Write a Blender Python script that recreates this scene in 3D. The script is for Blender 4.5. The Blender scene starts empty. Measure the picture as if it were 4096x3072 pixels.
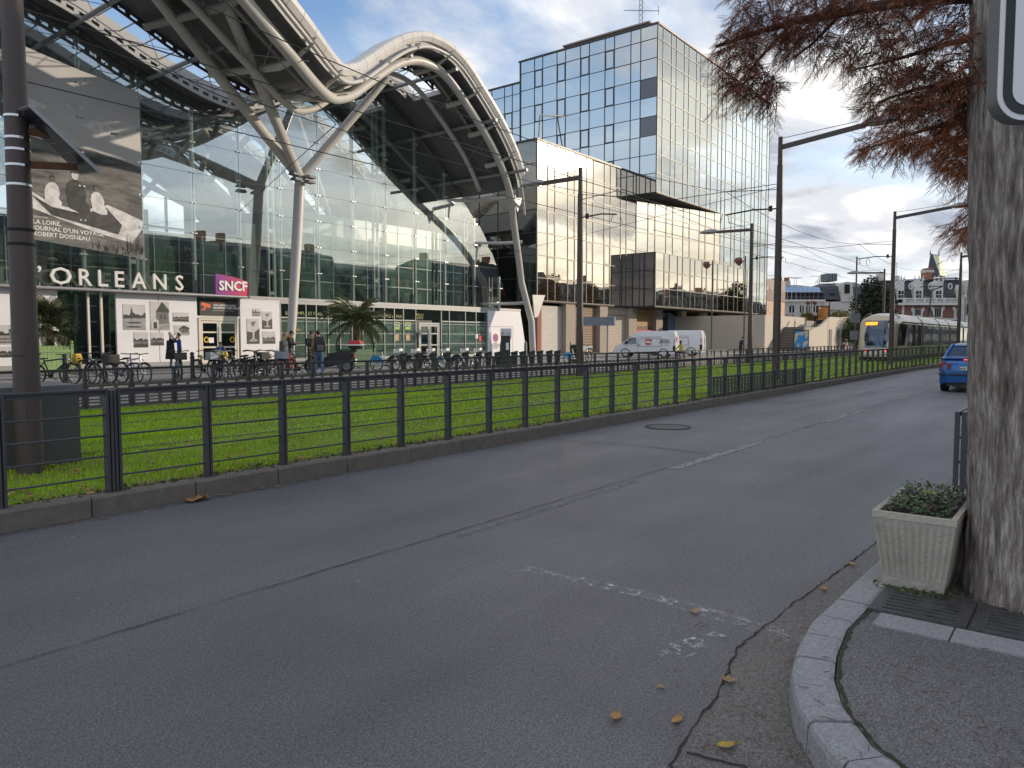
import bpy, bmesh, math, random
import numpy as np
from mathutils import Vector, Matrix, Euler
random.seed(7); rng = np.random.default_rng(7)
R = math.radians
scene = bpy.context.scene
COL = scene.collection

# ------------------------------------------------------------------ camera
# world axes: X runs along the street (to the right of the picture), Y across it towards the station
cam_d = bpy.data.cameras.new('camera'); cam = bpy.data.objects.new('camera', cam_d); COL.objects.link(cam)
cam.location = (0, 0, 1.6); cam.rotation_euler = (R(90 - 3.515), 0, R(-52.067))
cam_d.sensor_width = 36; cam_d.lens = 26.365; cam_d.clip_start = .05; cam_d.clip_end = 6000
scene.camera = cam

# ------------------------------------------------------------------ sky, sun, exposure
SUN_EL, SUN_AZ = R(13.4), R(125.2)                   # azimuth from +Y towards +X
SUN = Vector((math.sin(SUN_AZ) * math.cos(SUN_EL), math.cos(SUN_AZ) * math.cos(SUN_EL), math.sin(SUN_EL)))
world = bpy.data.worlds.new('World'); scene.world = world; world.use_nodes = True
def make_world():
    nt = world.node_tree; nt.nodes.clear(); N = nt.nodes.new; L = nt.links.new
    out = N('ShaderNodeOutputWorld'); bg = N('ShaderNodeBackground'); bg.inputs['Strength'].default_value = .1
    sky = N('ShaderNodeTexSky'); sky.sky_type = 'NISHITA'; sky.sun_disc = False
    sky.sun_elevation = SUN_EL; sky.sun_rotation = SUN_AZ; sky.air_density = 1.0; sky.dust_density = .6; sky.ozone_density = 2.0
    tc = N('ShaderNodeTexCoord'); sep = N('ShaderNodeSeparateXYZ'); L(tc.outputs['Generated'], sep.inputs[0])
    def math_(op, a, b=None, clamp=False):
        m = N('ShaderNodeMath'); m.operation = op; m.use_clamp = clamp
        for i, q in enumerate((a, b)):
            if q is None: continue
            if isinstance(q, (int, float)): m.inputs[i].default_value = q
            else: L(q, m.inputs[i])
        return m.outputs[0]
    z = math_('MAXIMUM', sep.outputs[2], 0.0)
    den = math_('ADD', z, .16)
    comb = N('ShaderNodeCombineXYZ'); L(math_('DIVIDE', sep.outputs[0], den), comb.inputs[0]); L(math_('DIVIDE', sep.outputs[1], den), comb.inputs[1])
    comb.inputs[2].default_value = 3.1
    def noise(scale, detail, rough, dist, off):
        mp = N('ShaderNodeMapping'); mp.inputs['Location'].default_value = off; L(comb.outputs[0], mp.inputs[0])
        n = N('ShaderNodeTexNoise'); n.inputs['Scale'].default_value = scale; n.inputs['Detail'].default_value = detail
        n.inputs['Roughness'].default_value = rough; n.inputs['Distortion'].default_value = dist
        L(mp.outputs[0], n.inputs['Vector']); return n.outputs['Fac']
    def ramp(fac, stops):
        r = N('ShaderNodeValToRGB'); e = r.color_ramp.elements
        e[0].position, e[0].color = stops[0]; e[1].position, e[1].color = stops[-1]
        for p, c in stops[1:-1]:
            k = e.new(p); k.color = c
        r.color_ramp.interpolation = 'EASE'
        L(fac, r.inputs[0]); return r.outputs[0]
    cover = ramp(noise(.62, 9, .58, .35, SKY_OFF), [(.40, (0, 0, 0, 1)), (.56, (1, 1, 1, 1))])
    # near the horizon layers overlap: always cloud
    hor = N('ShaderNodeMapRange'); hor.inputs[1].default_value = .12; hor.inputs[2].default_value = .38; hor.inputs[3].default_value = .85; hor.inputs[4].default_value = 0
    L(sep.outputs[2], hor.inputs[0])
    cov = math_('MAXIMUM', cover, hor.outputs[0])
    tone = ramp(noise(1.35, 10, .58, .6, TONE_OFF), [(.38, (2.5, 2.7, 3.15, 1)), (.50, (4.6, 4.7, 5.0, 1)), (.62, (6.6, 6.5, 6.35, 1))])
    # clouds round the low sun are brighter and warmer
    dot = N('ShaderNodeVectorMath'); dot.operation = 'DOT_PRODUCT'; L(tc.outputs['Generated'], dot.inputs[0]); dot.inputs[1].default_value = SUN
    g = math_('POWER', math_('MAXIMUM', dot.outputs['Value'], 0.0), 9.0)
    warm = N('ShaderNodeMix'); warm.data_type = 'RGBA'; warm.blend_type = 'MULTIPLY'; warm.inputs[0].default_value = 1
    wr = ramp(g, [(0, (1, 1, 1, 1)), (1, (1.12, 1.05, .93, 1))])
    L(tone, warm.inputs[6]); L(wr, warm.inputs[7])
    skb = N('ShaderNodeMix'); skb.data_type = 'RGBA'; skb.blend_type = 'MULTIPLY'; skb.inputs[0].default_value = 1
    L(sky.outputs[0], skb.inputs[6]); skb.inputs[7].default_value = SKY_GAIN
    mix = N('ShaderNodeMix'); mix.data_type = 'RGBA'; L(cov, mix.inputs[0]); L(skb.outputs[2], mix.inputs[6]); L(warm.outputs[2], mix.inputs[7])
    L(mix.outputs[2], bg.inputs['Color']); L(bg.outputs[0], out.inputs[0])
SKY_OFF = (3.1653, -2.9392, 0.0); TONE_OFF = (4.3, 1.2, 0); SKY_GAIN = (1.25, 1.3, 1.4, 1)
make_world()
sun_d = bpy.data.lights.new('sun', 'SUN'); sun = bpy.data.objects.new('sun', sun_d); COL.objects.link(sun)
sun_d.energy = 2.0; sun_d.angle = R(.9); sun_d.color = (1, .83, .64)
sun.rotation_euler = SUN.to_track_quat('Z', 'Y').to_euler(); sun.location = (60, -60, 60)
vs = scene.view_settings; vs.view_transform = 'Standard'; vs.look = 'None'; vs.exposure = 0.85; vs.gamma = 1; vs.use_curve_mapping = False
scene.cycles.transparent_max_bounces = 24; scene.cycles.max_bounces = 10

# ------------------------------------------------------------------ helpers
class MB:
    """collects boxes, bars, tubes, polygons; build() links them as ONE mesh object"""
    def __init__(s): s.v = []; s.f = []; s.m = []; s.k = 0
    def add(s, vs, fs, m=None):
        o = len(s.v); s.v += [tuple(p) for p in vs]
        for f in fs: s.f.append(tuple(i + o for i in f)); s.m.append(s.k if m is None else m)
        return s
    def box(s, c, d, rz=0, m=None, taper=1.0):
        x, y, z = d[0] / 2, d[1] / 2, d[2] / 2; ca, sa = math.cos(rz), math.sin(rz); vs = []
        for k in (-1, 1):
            t = taper if k > 0 else 1
            for i, j in ((-1, -1), (1, -1), (1, 1), (-1, 1)):
                px, py = i * x * t, j * y * t
                vs.append((c[0] + px * ca - py * sa, c[1] + px * sa + py * ca, c[2] + k * z))
        return s.add(vs, [(3, 2, 1, 0), (4, 5, 6, 7), (0, 1, 5, 4), (1, 2, 6, 5), (2, 3, 7, 6), (3, 0, 4, 7)], m)
    def b2(s, x0, y0, z0, x1, y1, z1, m=None):
        return s.box(((x0 + x1) / 2, (y0 + y1) / 2, (z0 + z1) / 2), (x1 - x0, y1 - y0, z1 - z0), 0, m)
    def beam(s, p, q, w, h, m=None, up=(0, 0, 1)):
        p, q = Vector(p), Vector(q); d = (q - p).normalized(); u = Vector(up)
        if abs(d.dot(u)) > .98: u = Vector((1, 0, 0))
        r = d.cross(u).normalized(); u = r.cross(d)
        vs = []
        for e in (p, q):
            for i, j in ((-1, -1), (1, -1), (1, 1), (-1, 1)): vs.append(e + r * (i * w / 2) + u * (j * h / 2))
        return s.add(vs, [(0, 1, 2, 3), (7, 6, 5, 4), (4, 5, 1, 0), (5, 6, 2, 1), (6, 7, 3, 2), (7, 4, 0, 3)], m)
    def tube(s, pts, r, n=8, m=None, closed=False, cap=True):
        pts = [Vector(p) for p in pts]; N = len(pts); rr = r if isinstance(r, (list, tuple)) else [r] * N
        vs = []; prev = None
        for i, p in enumerate(pts):
            if closed: d = pts[(i + 1) % N] - pts[i - 1]
            else: d = pts[min(i + 1, N - 1)] - pts[max(i - 1, 0)]
            d = d.normalized() if d.length > 1e-9 else Vector((0, 0, 1))
            if prev is None:
                a = Vector((0, 0, 1)) if abs(d.z) < .9 else Vector((1, 0, 0)); x = d.cross(a).normalized()
            else: x = (prev - d * prev.dot(d)).normalized()
            prev = x; y = d.cross(x)
            for k in range(n):
                t = 2 * math.pi * k / n; vs.append(p + (x * math.cos(t) + y * math.sin(t)) * rr[i])
        fs = []
        for i in range(N if closed else N - 1):
            j = (i + 1) % N
            for k in range(n): fs.append((i * n + k, i * n + (k + 1) % n, j * n + (k + 1) % n, j * n + k))
        if cap and not closed: fs.append(tuple(range(n - 1, -1, -1))); fs.append(tuple((N - 1) * n + k for k in range(n)))
        return s.add(vs, fs, m)
    def lathe(s, prof, n=16, o=(0, 0, 0), m=None):
        vs = []; fs = []
        for r, z in prof:
            for k in range(n): t = 2 * math.pi * k / n; vs.append((o[0] + r * math.cos(t), o[1] + r * math.sin(t), o[2] + z))
        for i in range(len(prof) - 1):
            for k in range(n): fs.append((i * n + k, i * n + (k + 1) % n, (i + 1) * n + (k + 1) % n, (i + 1) * n + k))
        fs.append(tuple(range(n - 1, -1, -1))); fs.append(tuple((len(prof) - 1) * n + k for k in range(n)))
        return s.add(vs, fs, m)
    def poly(s, pts, m=None): return s.add(pts, [tuple(range(len(pts)))], m)
    def prism(s, pts, vec, m=None):
        """polygon pts (3-D, ordered) swept along vec"""
        n = len(pts); v = Vector(vec); a = [Vector(p) for p in pts]; b = [p + v for p in a]
        fs = [tuple(range(n - 1, -1, -1)), tuple(n + i for i in range(n))] + [(i, (i + 1) % n, n + (i + 1) % n, n + i) for i in range(n)]
        return s.add(a + b, fs, m)
    def loft(s, rings, m=None, close=True, caps=True):
        n = len(rings[0]); vs = [p for r in rings for p in r]; fs = []
        for i in range(len(rings) - 1):
            for k in range(n if close else n - 1): fs.append((i * n + k, i * n + (k + 1) % n, (i + 1) * n + (k + 1) % n, (i + 1) * n + k))
        if caps and close: fs.append(tuple(range(n - 1, -1, -1))); fs.append(tuple((len(rings) - 1) * n + k for k in range(n)))
        return s.add(vs, fs, m)
    def ball(s, c, r, n=8, m=None, sc=(1, 1, 1)):
        vs = []; fs = []
        for i in range(1, n // 2 + 1):
            pass
        rows = max(3, n // 2); prof = []
        for i in range(rows + 1):
            t = math.pi * i / rows; prof.append((max(math.sin(t), .02), -math.cos(t)))
        vs = []
        for rr, zz in prof:
            for k in range(n): t = 2 * math.pi * k / n; vs.append((c[0] + r * sc[0] * rr * math.cos(t), c[1] + r * sc[1] * rr * math.sin(t), c[2] + r * sc[2] * zz))
        for i in range(rows):
            for k in range(n): fs.append((i * n + k, i * n + (k + 1) % n, (i + 1) * n + (k + 1) % n, (i + 1) * n + k))
        fs.append(tuple(range(n - 1, -1, -1))); fs.append(tuple(rows * n + k for k in range(n)))
        return s.add(vs, fs, m)
    def mesh(s, name, mats, smooth=False):
        me = bpy.data.meshes.new(name); me.from_pydata(s.v, [], s.f)
        for m_ in (mats if isinstance(mats, (list, tuple)) else [mats]): me.materials.append(m_)
        if any(s.m): me.polygons.foreach_set('material_index', s.m)
        bm = bmesh.new(); bm.from_mesh(me); bmesh.ops.recalc_face_normals(bm, faces=bm.faces[:]); bm.to_mesh(me); bm.free()
        if smooth:
            me.polygons.foreach_set('use_smooth', [True] * len(me.polygons))
            try: me.set_sharp_from_angle(angle=R(42))
            except Exception: pass
        return me
    def build(s, name, mats, parent=None, smooth=False, loc=None):
        return link(name, s.mesh(name, mats, smooth), parent, loc)
def link(name, data, parent=None, loc=None, rot=None, scale=None):
    o = bpy.data.objects.new(name, data); COL.objects.link(o)
    if parent is not None: o.parent = parent
    if loc is not None: o.location = loc
    if rot is not None: o.rotation_euler = rot
    if scale is not None: o.scale = scale
    return o
def tag(o, label=None, cat=None, group=None, kind=None):
    if label: o['label'] = label
    if cat: o['category'] = cat
    if group: o['group'] = group
    if kind: o['kind'] = kind
    return o
def thing(name, label, cat, loc=(0, 0, 0), rz=0, group=None):
    o = link(name, None, None, loc, (0, 0, rz)); o.empty_display_size = .2
    return tag(o, label, cat, group)
KIDS = {}
def copy_tree(o, parent=None, label=None, loc=None, rz=None, kids=None):
    c = o.copy(); COL.objects.link(c); c.parent = parent
    if label: c['label'] = label
    if loc is not None: c.location = loc
    if rz is not None: c.rotation_euler = (0, 0, rz)
    for ch in o.children: copy_tree(ch, c)
    return c
def recolor(root, name, mat):
    """own material on one named part of a copied thing (mesh stays shared)"""
    for ch in root.children_recursive:
        if ch.name.split('.')[0] == name:
            ch.material_slots[0].link = 'OBJECT'; ch.material_slots[0].material = mat

# ------------------------------------------------------------------ materials
MATS = {}
def pm(name, col, rough=.6, metal=0.0, var=.12, scale=2.0, bump=0.0, bscale=40.0, spec=.5, coat=0.0, stretch=None, dirt=0.0, island=0.0, obj=False):
    if name in MATS: return MATS[name]
    m = bpy.data.materials.new(name); m.use_nodes = True; nt = m.node_tree; N = nt.nodes.new; L = nt.links.new
    bs = nt.nodes['Principled BSDF']; bs.inputs['Roughness'].default_value = rough; bs.inputs['Metallic'].default_value = metal
    bs.inputs['Specular IOR Level'].default_value = spec; bs.inputs['Coat Weight'].default_value = coat
    if obj: co = N('ShaderNodeTexCoord').outputs['Object']
    else: co = N('ShaderNodeNewGeometry').outputs['Position']
    mp = N('ShaderNodeMapping'); mp.inputs['Scale'].default_value = stretch or (1, 1, 1); L(co, mp.inputs[0])
    n = N('ShaderNodeTexNoise'); n.inputs['Scale'].default_value = scale; n.inputs['Detail'].default_value = 7; n.inputs['Roughness'].default_value = .65
    L(mp.outputs[0], n.inputs['Vector'])
    mr = N('ShaderNodeMapRange'); mr.inputs[1].default_value = .25; mr.inputs[2].default_value = .75; mr.inputs[3].default_value = 1 - var; mr.inputs[4].default_value = 1 + var
    L(n.outputs['Fac'], mr.inputs[0]); fac = mr.outputs[0]
    if island:
        g = N('ShaderNodeNewGeometry'); r2 = N('ShaderNodeMapRange'); r2.inputs[3].default_value = 1 - island; r2.inputs[4].default_value = 1 + island
        L(g.outputs['Random Per Island'], r2.inputs[0]); mm = N('ShaderNodeMath'); mm.operation = 'MULTIPLY'; L(fac, mm.inputs[0]); L(r2.outputs[0], mm.inputs[1]); fac = mm.outputs[0]
    vm = N('ShaderNodeVectorMath'); vm.operation = 'SCALE'; vm.inputs[0].default_value = col[:3]; L(fac, vm.inputs['Scale'])
    c = vm.outputs[0]
    if dirt:
        n2 = N('ShaderNodeTexNoise'); n2.inputs['Scale'].default_value = scale * .45; n2.inputs['Detail'].default_value = 9; n2.inputs['Roughness'].default_value = .7; L(mp.outputs[0], n2.inputs['Vector'])
        r3 = N('ShaderNodeMapRange'); r3.inputs[1].default_value = .5; r3.inputs[2].default_value = .72; r3.inputs[4].default_value = dirt; L(n2.outputs['Fac'], r3.inputs[0])
        mx = N('ShaderNodeMix'); mx.data_type = 'RGBA'; L(r3.outputs[0], mx.inputs[0]); L(c, mx.inputs[6]); mx.inputs[7].default_value = (.05, .043, .035, 1); c = mx.outputs[2]
    L(c, bs.inputs['Base Color'])
    rr = N('ShaderNodeMapRange'); rr.inputs[3].default_value = max(0, rough - .08); rr.inputs[4].default_value = min(1, rough + .08); L(n.outputs['Fac'], rr.inputs[0])
    if rough > .12: L(rr.outputs[0], bs.inputs['Roughness'])
    if bump:
        nb = N('ShaderNodeTexNoise'); nb.inputs['Scale'].default_value = bscale; nb.inputs['Detail'].default_value = 5; L(mp.outputs[0], nb.inputs['Vector'])
        b = N('ShaderNodeBump'); b.inputs['Strength'].default_value = min(1, bump); b.inputs['Distance'].default_value = .02; L(nb.outputs['Fac'], b.inputs['Height']); L(b.outputs[0], bs.inputs['Normal'])
    MATS[name] = m; return m
def emit(name, col, strength):
    if name in MATS: return MATS[name]
    m = bpy.data.materials.new(name); m.use_nodes = True; bs = m.node_tree.nodes['Principled BSDF']
    bs.inputs['Base Color'].default_value = (*col, 1); bs.inputs['Emission Color'].default_value = (*col, 1); bs.inputs['Emission Strength'].default_value = strength
    MATS[name] = m; return m
def mirror_glass(name, tint, dark, refl, wob=.35, wscale=.9):
    """coated facade glass: a strong tinted mirror over a dark body, faintly wavy"""
    m = bpy.data.materials.new(name); m.use_nodes = True; nt = m.node_tree; N = nt.nodes.new; L = nt.links.new; nt.nodes.clear()
    out = N('ShaderNodeOutputMaterial'); mix = N('ShaderNodeMixShader'); gl = N('ShaderNodeBsdfGlossy'); df = N('ShaderNodeBsdfDiffuse'); fr = N('ShaderNodeFresnel'); fr.inputs['IOR'].default_value = 1.5
    gl.inputs['Color'].default_value = (*tint, 1); gl.inputs['Roughness'].default_value = .012; g2 = N('ShaderNodeBsdfGlossy'); g2.inputs['Color'].default_value = (*tint, 1); g2.inputs['Roughness'].default_value = .125; gm = N('ShaderNodeMixShader'); gm.inputs[0].default_value = .022; L(gl.outputs[0], gm.inputs[1]); L(g2.outputs[0], gm.inputs[2]); df.inputs['Color'].default_value = (*dark, 1)
    ad = N('ShaderNodeMath'); ad.operation = 'ADD'; ad.use_clamp = True; ad.inputs[1].default_value = refl; L(fr.outputs[0], ad.inputs[0])
    g = N('ShaderNodeNewGeometry'); n = N('ShaderNodeTexNoise'); n.inputs['Scale'].default_value = wscale; n.inputs['Detail'].default_value = 1.5; L(g.outputs['Position'], n.inputs['Vector'])
    b = N('ShaderNodeBump'); b.inputs['Strength'].default_value = wob; b.inputs['Distance'].default_value = .02; L(n.outputs['Fac'], b.inputs['Height']); L(b.outputs[0], gl.inputs['Normal'])
    L(ad.outputs[0], mix.inputs[0]); L(df.outputs[0], mix.inputs[1]); L(gm.outputs[0], mix.inputs[2]); L(mix.outputs[0], out.inputs[0])
    MATS[name] = m; return m
def clear_glass(name, tint, refl, rough=.0, wob=.15):
    """a clear pane: part lets through, part mirrors"""
    m = bpy.data.materials.new(name); m.use_nodes = True; nt = m.node_tree; N = nt.nodes.new; L = nt.links.new; nt.nodes.clear()
    out = N('ShaderNodeOutputMaterial'); mix = N('ShaderNodeMixShader'); gl = N('ShaderNodeBsdfGlossy'); tr = N('ShaderNodeBsdfTransparent'); lw = N('ShaderNodeLayerWeight'); lw.inputs['Blend'].default_value = .5; fr = N('ShaderNodeMath'); fr.operation = 'POWER'; fr.inputs[1].default_value = 4.0; L(lw.outputs['Facing'], fr.inputs[0])
    gl.inputs['Color'].default_value = (.97, .98, .97, 1); gl.inputs['Roughness'].default_value = rough; tr.inputs['Color'].default_value = (*tint, 1)
    ad = N('ShaderNodeMath'); ad.operation = 'ADD'; ad.use_clamp = True; ad.operation = 'MULTIPLY_ADD'; ad.inputs[1].default_value = .7; ad.inputs[2].default_value = refl; L(fr.outputs[0], ad.inputs[0])
    g = N('ShaderNodeNewGeometry'); n = N('ShaderNodeTexNoise'); n.inputs['Scale'].default_value = .6; n.inputs['Detail'].default_value = 1; L(g.outputs['Position'], n.inputs['Vector'])
    b = N('ShaderNodeBump'); b.inputs['Strength'].default_value = wob; b.inputs['Distance'].default_value = .02; L(n.outputs['Fac'], b.inputs['Height']); L(b.outputs[0], gl.inputs['Normal'])
    L(ad.outputs[0], mix.inputs[0]); L(tr.outputs[0], mix.inputs[1]); L(gl.outputs[0], mix.inputs[2]); L(mix.outputs[0], out.inputs[0])
    MATS[name] = m; return m
def print_mat(name, seed, scale, stretch, lo, hi, light=.75, dark=.03, tint=(1, 1, 1)):
    """flat black-and-white photographic print: soft noise tones"""
    m = bpy.data.materials.new(name); m.use_nodes = True; nt = m.node_tree; N = nt.nodes.new; L = nt.links.new; bs = nt.nodes['Principled BSDF']; bs.inputs['Roughness'].default_value = .5
    g = N('ShaderNodeNewGeometry'); mp = N('ShaderNodeMapping'); mp.inputs['Location'].default_value = (seed, seed * 1.7, seed * .3); mp.inputs['Scale'].default_value = stretch; L(g.outputs['Position'], mp.inputs[0])
    n = N('ShaderNodeTexNoise'); n.inputs['Scale'].default_value = scale; n.inputs['Detail'].default_value = 8; n.inputs['Roughness'].default_value = .6; L(mp.outputs[0], n.inputs['Vector'])
    r = N('ShaderNodeValToRGB'); e = r.color_ramp.elements; e[0].position = lo; e[0].color = (dark * tint[0], dark * tint[1], dark * tint[2], 1); e[1].position = hi; e[1].color = (light * tint[0], light * tint[1], light * tint[2], 1)
    L(n.outputs['Fac'], r.inputs[0]); L(r.outputs[0], bs.inputs['Base Color']); MATS[name] = m; return m

CUBE = {}
def unit(mat):
    k = mat.name
    if k not in CUBE: CUBE[k] = MB().box((0, 0, 0), (1, 1, 1)).mesh('block', mat)
    return CUBE[k]
def block(name, mat, parent, x0, y0, z0, x1, y1, z1, rot=None):
    """axis-aligned piece sharing one unit mesh"""
    return link(name, unit(mat), parent, ((x0 + x1) / 2, (y0 + y1) / 2, (z0 + z1) / 2), rot, (x1 - x0, y1 - y0, z1 - z0))
def text(name, body, h, loc, mat, parent=None, rz=0, ext=.01, sx=1.0, align='CENTER', bold=0.0, tilt=90):
    """upright lettering of cap height h facing -Y of its frame"""
    cu = bpy.data.curves.new(name, 'FONT'); cu.body = body; cu.size = h / .70; cu.extrude = ext; cu.align_x = align; cu.offset = bold; cu.resolution_u = 2
    t = bpy.data.objects.new(name, cu); COL.objects.link(t)
    dg = bpy.context.evaluated_depsgraph_get(); me = bpy.data.meshes.new_from_object(t.evaluated_get(dg)); COL.objects.unlink(t); bpy.data.objects.remove(t); bpy.data.curves.remove(cu)
    me.name = name; me.materials.clear(); me.materials.append(mat)
    return link(name, me, parent, loc, (R(tilt), 0, rz), (sx, 1, 1))
# view-aligned frame for the square's far side (it is turned to face this corner)
FRZ = R(-52.067)
def fx(u, D): return (u - 1106) / 1620 * D
def fz(v, D): return 1.6 + (730 - v) / 1620 * D
# ------------------------------------------------------------------ shared materials
STEEL = pm('fence_paint', (.066, .066, .072), .5, .0, .15, 6, .15, 60)
POLE = pm('pole_paint', (.080, .060, .054), .55, 0, .2, 1.5, .1, 30, stretch=(1, 1, .25))
WHITE = pm('white_paint', (.78, .78, .76), .45, 0, .05, 2)
OFFW = pm('warm_white_steel', (.50, .49, .46), .4, 0, .07, .8, dirt=.12)
BLACK = pm('black_plastic', (.018, .018, .02), .45, 0, .2, 8)
RUBBER = pm('rubber', (.016, .016, .017), .8, 0, .2, 8)
CHROME = pm('bright_metal', (.62, .62, .63), .25, 1, .06, 6)
ALU = pm('brushed_alu', (.55, .56, .57), .38, .9, .08, 4)
CONC = pm('concrete', (.33, .30, .26), .85, 0, .12, 1.2, .25, 25, dirt=.12)
GRAN = pm('granite', (.30, .30, .31), .75, 0, .42, 70, .35, 120, dirt=.3)
KERB2 = pm('old_kerb', (.165, .142, .120), .85, 0, .25, 7, .4, 60, dirt=.3)
GREY = pm('grey_paint', (.17, .18, .19), .5, 0, .1, 3)
RED = pm('red_plastic', (.50, .03, .025), .35, 0, .1, 4)
DGREEN = pm('dark_green_paint', (.035, .12, .05), .5, 0, .15, 5)
LGREEN = pm('light_green_paint', (.21, .33, .13), .55, 0, .12, 4)
BROWNL = pm('dead_leaf', (.30, .17, .07), .75, 0, .3, 30, island=.5)

def asphalt(name, col, track=True, wet=0.0):
    m = bpy.data.materials.new(name); m.use_nodes = True; nt = m.node_tree; N = nt.nodes.new; L = nt.links.new; bs = nt.nodes['Principled BSDF']
    g = N('ShaderNodeNewGeometry').outputs['Position']
    def noise(sc, det, st=(1, 1, 1), rough=.6):
        mp = N('ShaderNodeMapping'); mp.inputs['Scale'].default_value = st; L(g, mp.inputs[0]); n = N('ShaderNodeTexNoise'); n.inputs['Scale'].default_value = sc; n.inputs['Detail'].default_value = det; n.inputs['Roughness'].default_value = rough; L(mp.outputs[0], n.inputs['Vector']); return n.outputs['Fac']
    def mrange(f, a, b, c, d):
        r = N('ShaderNodeMapRange'); r.inputs[1].default_value = a; r.inputs[2].default_value = b; r.inputs[3].default_value = c; r.inputs[4].default_value = d; L(f, r.inputs[0]); return r.outputs[0]
    def mul(a, b):
        q = N('ShaderNodeMath'); q.operation = 'MULTIPLY'; L(a, q.inputs[0]); L(b, q.inputs[1]); return q.outputs[0]
    def addm(a, b):
        q = N('ShaderNodeMath'); q.operation = 'ADD'; L(a, q.inputs[0]); L(b, q.inputs[1]); return q.outputs[0]
    f = mul(mrange(noise(.5, 6), .3, .7, .82, 1.18), mrange(noise(105, 2, rough=.85), .32, .70, .30, 2.1))
    f = mul(f, mrange(noise(34, 4, rough=.85), .3, .7, .70, 1.36))
    if track: f = mul(f, mrange(noise(.9, 4, (.05, 1, 1)), .3, .7, .90, 1.12))
    vm = N('ShaderNodeVectorMath'); vm.operation = 'SCALE'; vm.inputs[0].default_value = col; L(f, vm.inputs['Scale'])
    # old gum spots and bird droppings: sparse pale dots
    vo = N('ShaderNodeTexVoronoi'); vo.inputs['Scale'].default_value = 2.6; L(g, vo.inputs['Vector'])
    sz = mrange(noise(1.1, 2), .35, .72, .0, .060)
    lt = N('ShaderNodeMath'); lt.operation = 'LESS_THAN'; L(vo.outputs['Distance'], lt.inputs[0]); L(sz, lt.inputs[1])
    pat = mrange(noise(24, 2), .35, .6, .2, .8); sp = mul(lt.outputs[0], pat)
    mx = N('ShaderNodeMix'); mx.data_type = 'RGBA'; L(sp, mx.inputs[0]); L(vm.outputs[0], mx.inputs[6]); mx.inputs[7].default_value = (.30, .29, .28, 1)
    L(mx.outputs[2], bs.inputs['Base Color'])
    L(mrange(noise(1.2, 4, (.12, 1, 1)), .3, .7, .50 - wet, .72 - wet), bs.inputs['Roughness'])
    b = N('ShaderNodeBump'); b.inputs['Strength'].default_value = .8; b.inputs['Distance'].default_value = .010
    L(addm(noise(170, 2), noise(55, 3)), b.inputs['Height']); L(b.outputs[0], bs.inputs['Normal'])
    MATS[name] = m; return m
ROAD = asphalt('asphalt', (.108, .106, .114), True, .04)
PAVE = asphalt('pavement_asphalt', (.130, .125, .128), False)
GUT = asphalt('gutter_concrete', (.118, .108, .102), False)
PLAZA = pm('plaza_slabs', (.30, .285, .27), .75, 0, .14, .7, .15, 30, dirt=.1)
SOIL = pm('soil', (.035, .026, .019), .95, 0, .4, 12, .6, 40)

# ------------------------------------------------------------------ the setting
def sheet(name, pts, z, mat, thick=0.0, kind='structure'):
    mb = MB(); P = [(x, y, z) for x, y in pts]
    if thick: mb.prism([(x, y, z - thick) for x, y in pts], (0, 0, thick))
    else: mb.poly(P)
    return tag(mb.build(name, mat), kind=kind)
GROUND = pm('far_ground', (.16, .155, .15), .9, 0, .2, .05)
sheet('ground', [(-2500, -2500), (2500, -2500), (2500, 2500), (-2500, 2500)], -.03, GROUND)
sheet('road', [(-80, -40), (420, -40), (420, 7.02), (-80, 7.02)], 0, ROAD)
# gutter strip beside the near kerb
KO = [(62, 1.10), (5.28, 1.10), (4.7, 1.115), (4.3, 1.12), (3.97, 1.13), (3.57, 1.08), (3.3, 1.02), (3.02, .91), (2.75, .72), (2.5, .42), (2.3, .05), (2.15, -.42), (2.08, -1), (2.05, -8)]
def offs(pl, d):
    out = []
    for i, p in enumerate(pl):
        a = Vector(pl[max(i - 1, 0)]); b = Vector(pl[min(i + 1, len(pl) - 1)]); t = (b - a).normalized()
        out.append((p[0] + t.y * d, p[1] - t.x * d))
    return out
GL = [(62, 1.34), (9.2, 1.27), (6.1, 1.31), (4.4, 1.385), (3.7, 1.40), (3.17, 1.29), (2.75, 1.24), (2.5, 1.2), (2.3, .95), (2.05, .5), (1.85, -.1), (1.75, -1), (1.7, -8)]
sheet('gutter', KO + GL[::-1], .004, GUT)
crk = MB()
random.seed(3)
def wobble(pl, step, amp):
    out = []
    for i in range(len(pl) - 1):
        a, b = Vector(pl[i]), Vector(pl[i + 1]); n = max(1, int((b - a).length / step))
        for k in range(n): q = a.lerp(b, k / n); out.append((q.x + random.uniform(-amp, amp), q.y + random.uniform(-amp, amp)))
    return out + [pl[-1]]
def ribbon(mb, pl, wf, z):
    L_ = []; R_ = []
    for i, p in enumerate(pl):
        a = Vector(pl[max(i - 1, 0)]); b = Vector(pl[min(i + 1, len(pl) - 1)]); t = (b - a).normalized(); w = wf(i)
        L_.append((p[0] - t.y * w, p[1] + t.x * w, z)); R_.append((p[0] + t.y * w, p[1] - t.x * w, z))
    for i in range(len(pl) - 1): mb.add([L_[i], L_[i + 1], R_[i + 1], R_[i]], [(0, 1, 2, 3)])
DARKJ = pm('dark_joint', (.030, .025, .022), .95, 0, .5, 14)
ribbon(crk, wobble(GL[1:9], .05, .010), lambda i: random.uniform(.0015, .007), .008)
0 and crk.poly([(2.75, 1.235, .0081), (2.62, 1.17, .0081), (2.35, .9, .0081), (2.3, 1.03, .0081), (2.48, 1.22, .0081), (2.6, 1.26, .0081)])
ribbon(crk, wobble([(2.62, 1.19), (2.66, .98), (2.5, .72)], .04, .006), lambda i: .006, .0085)
tag(crk.build('road_crack', DARKJ), kind='structure')
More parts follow.
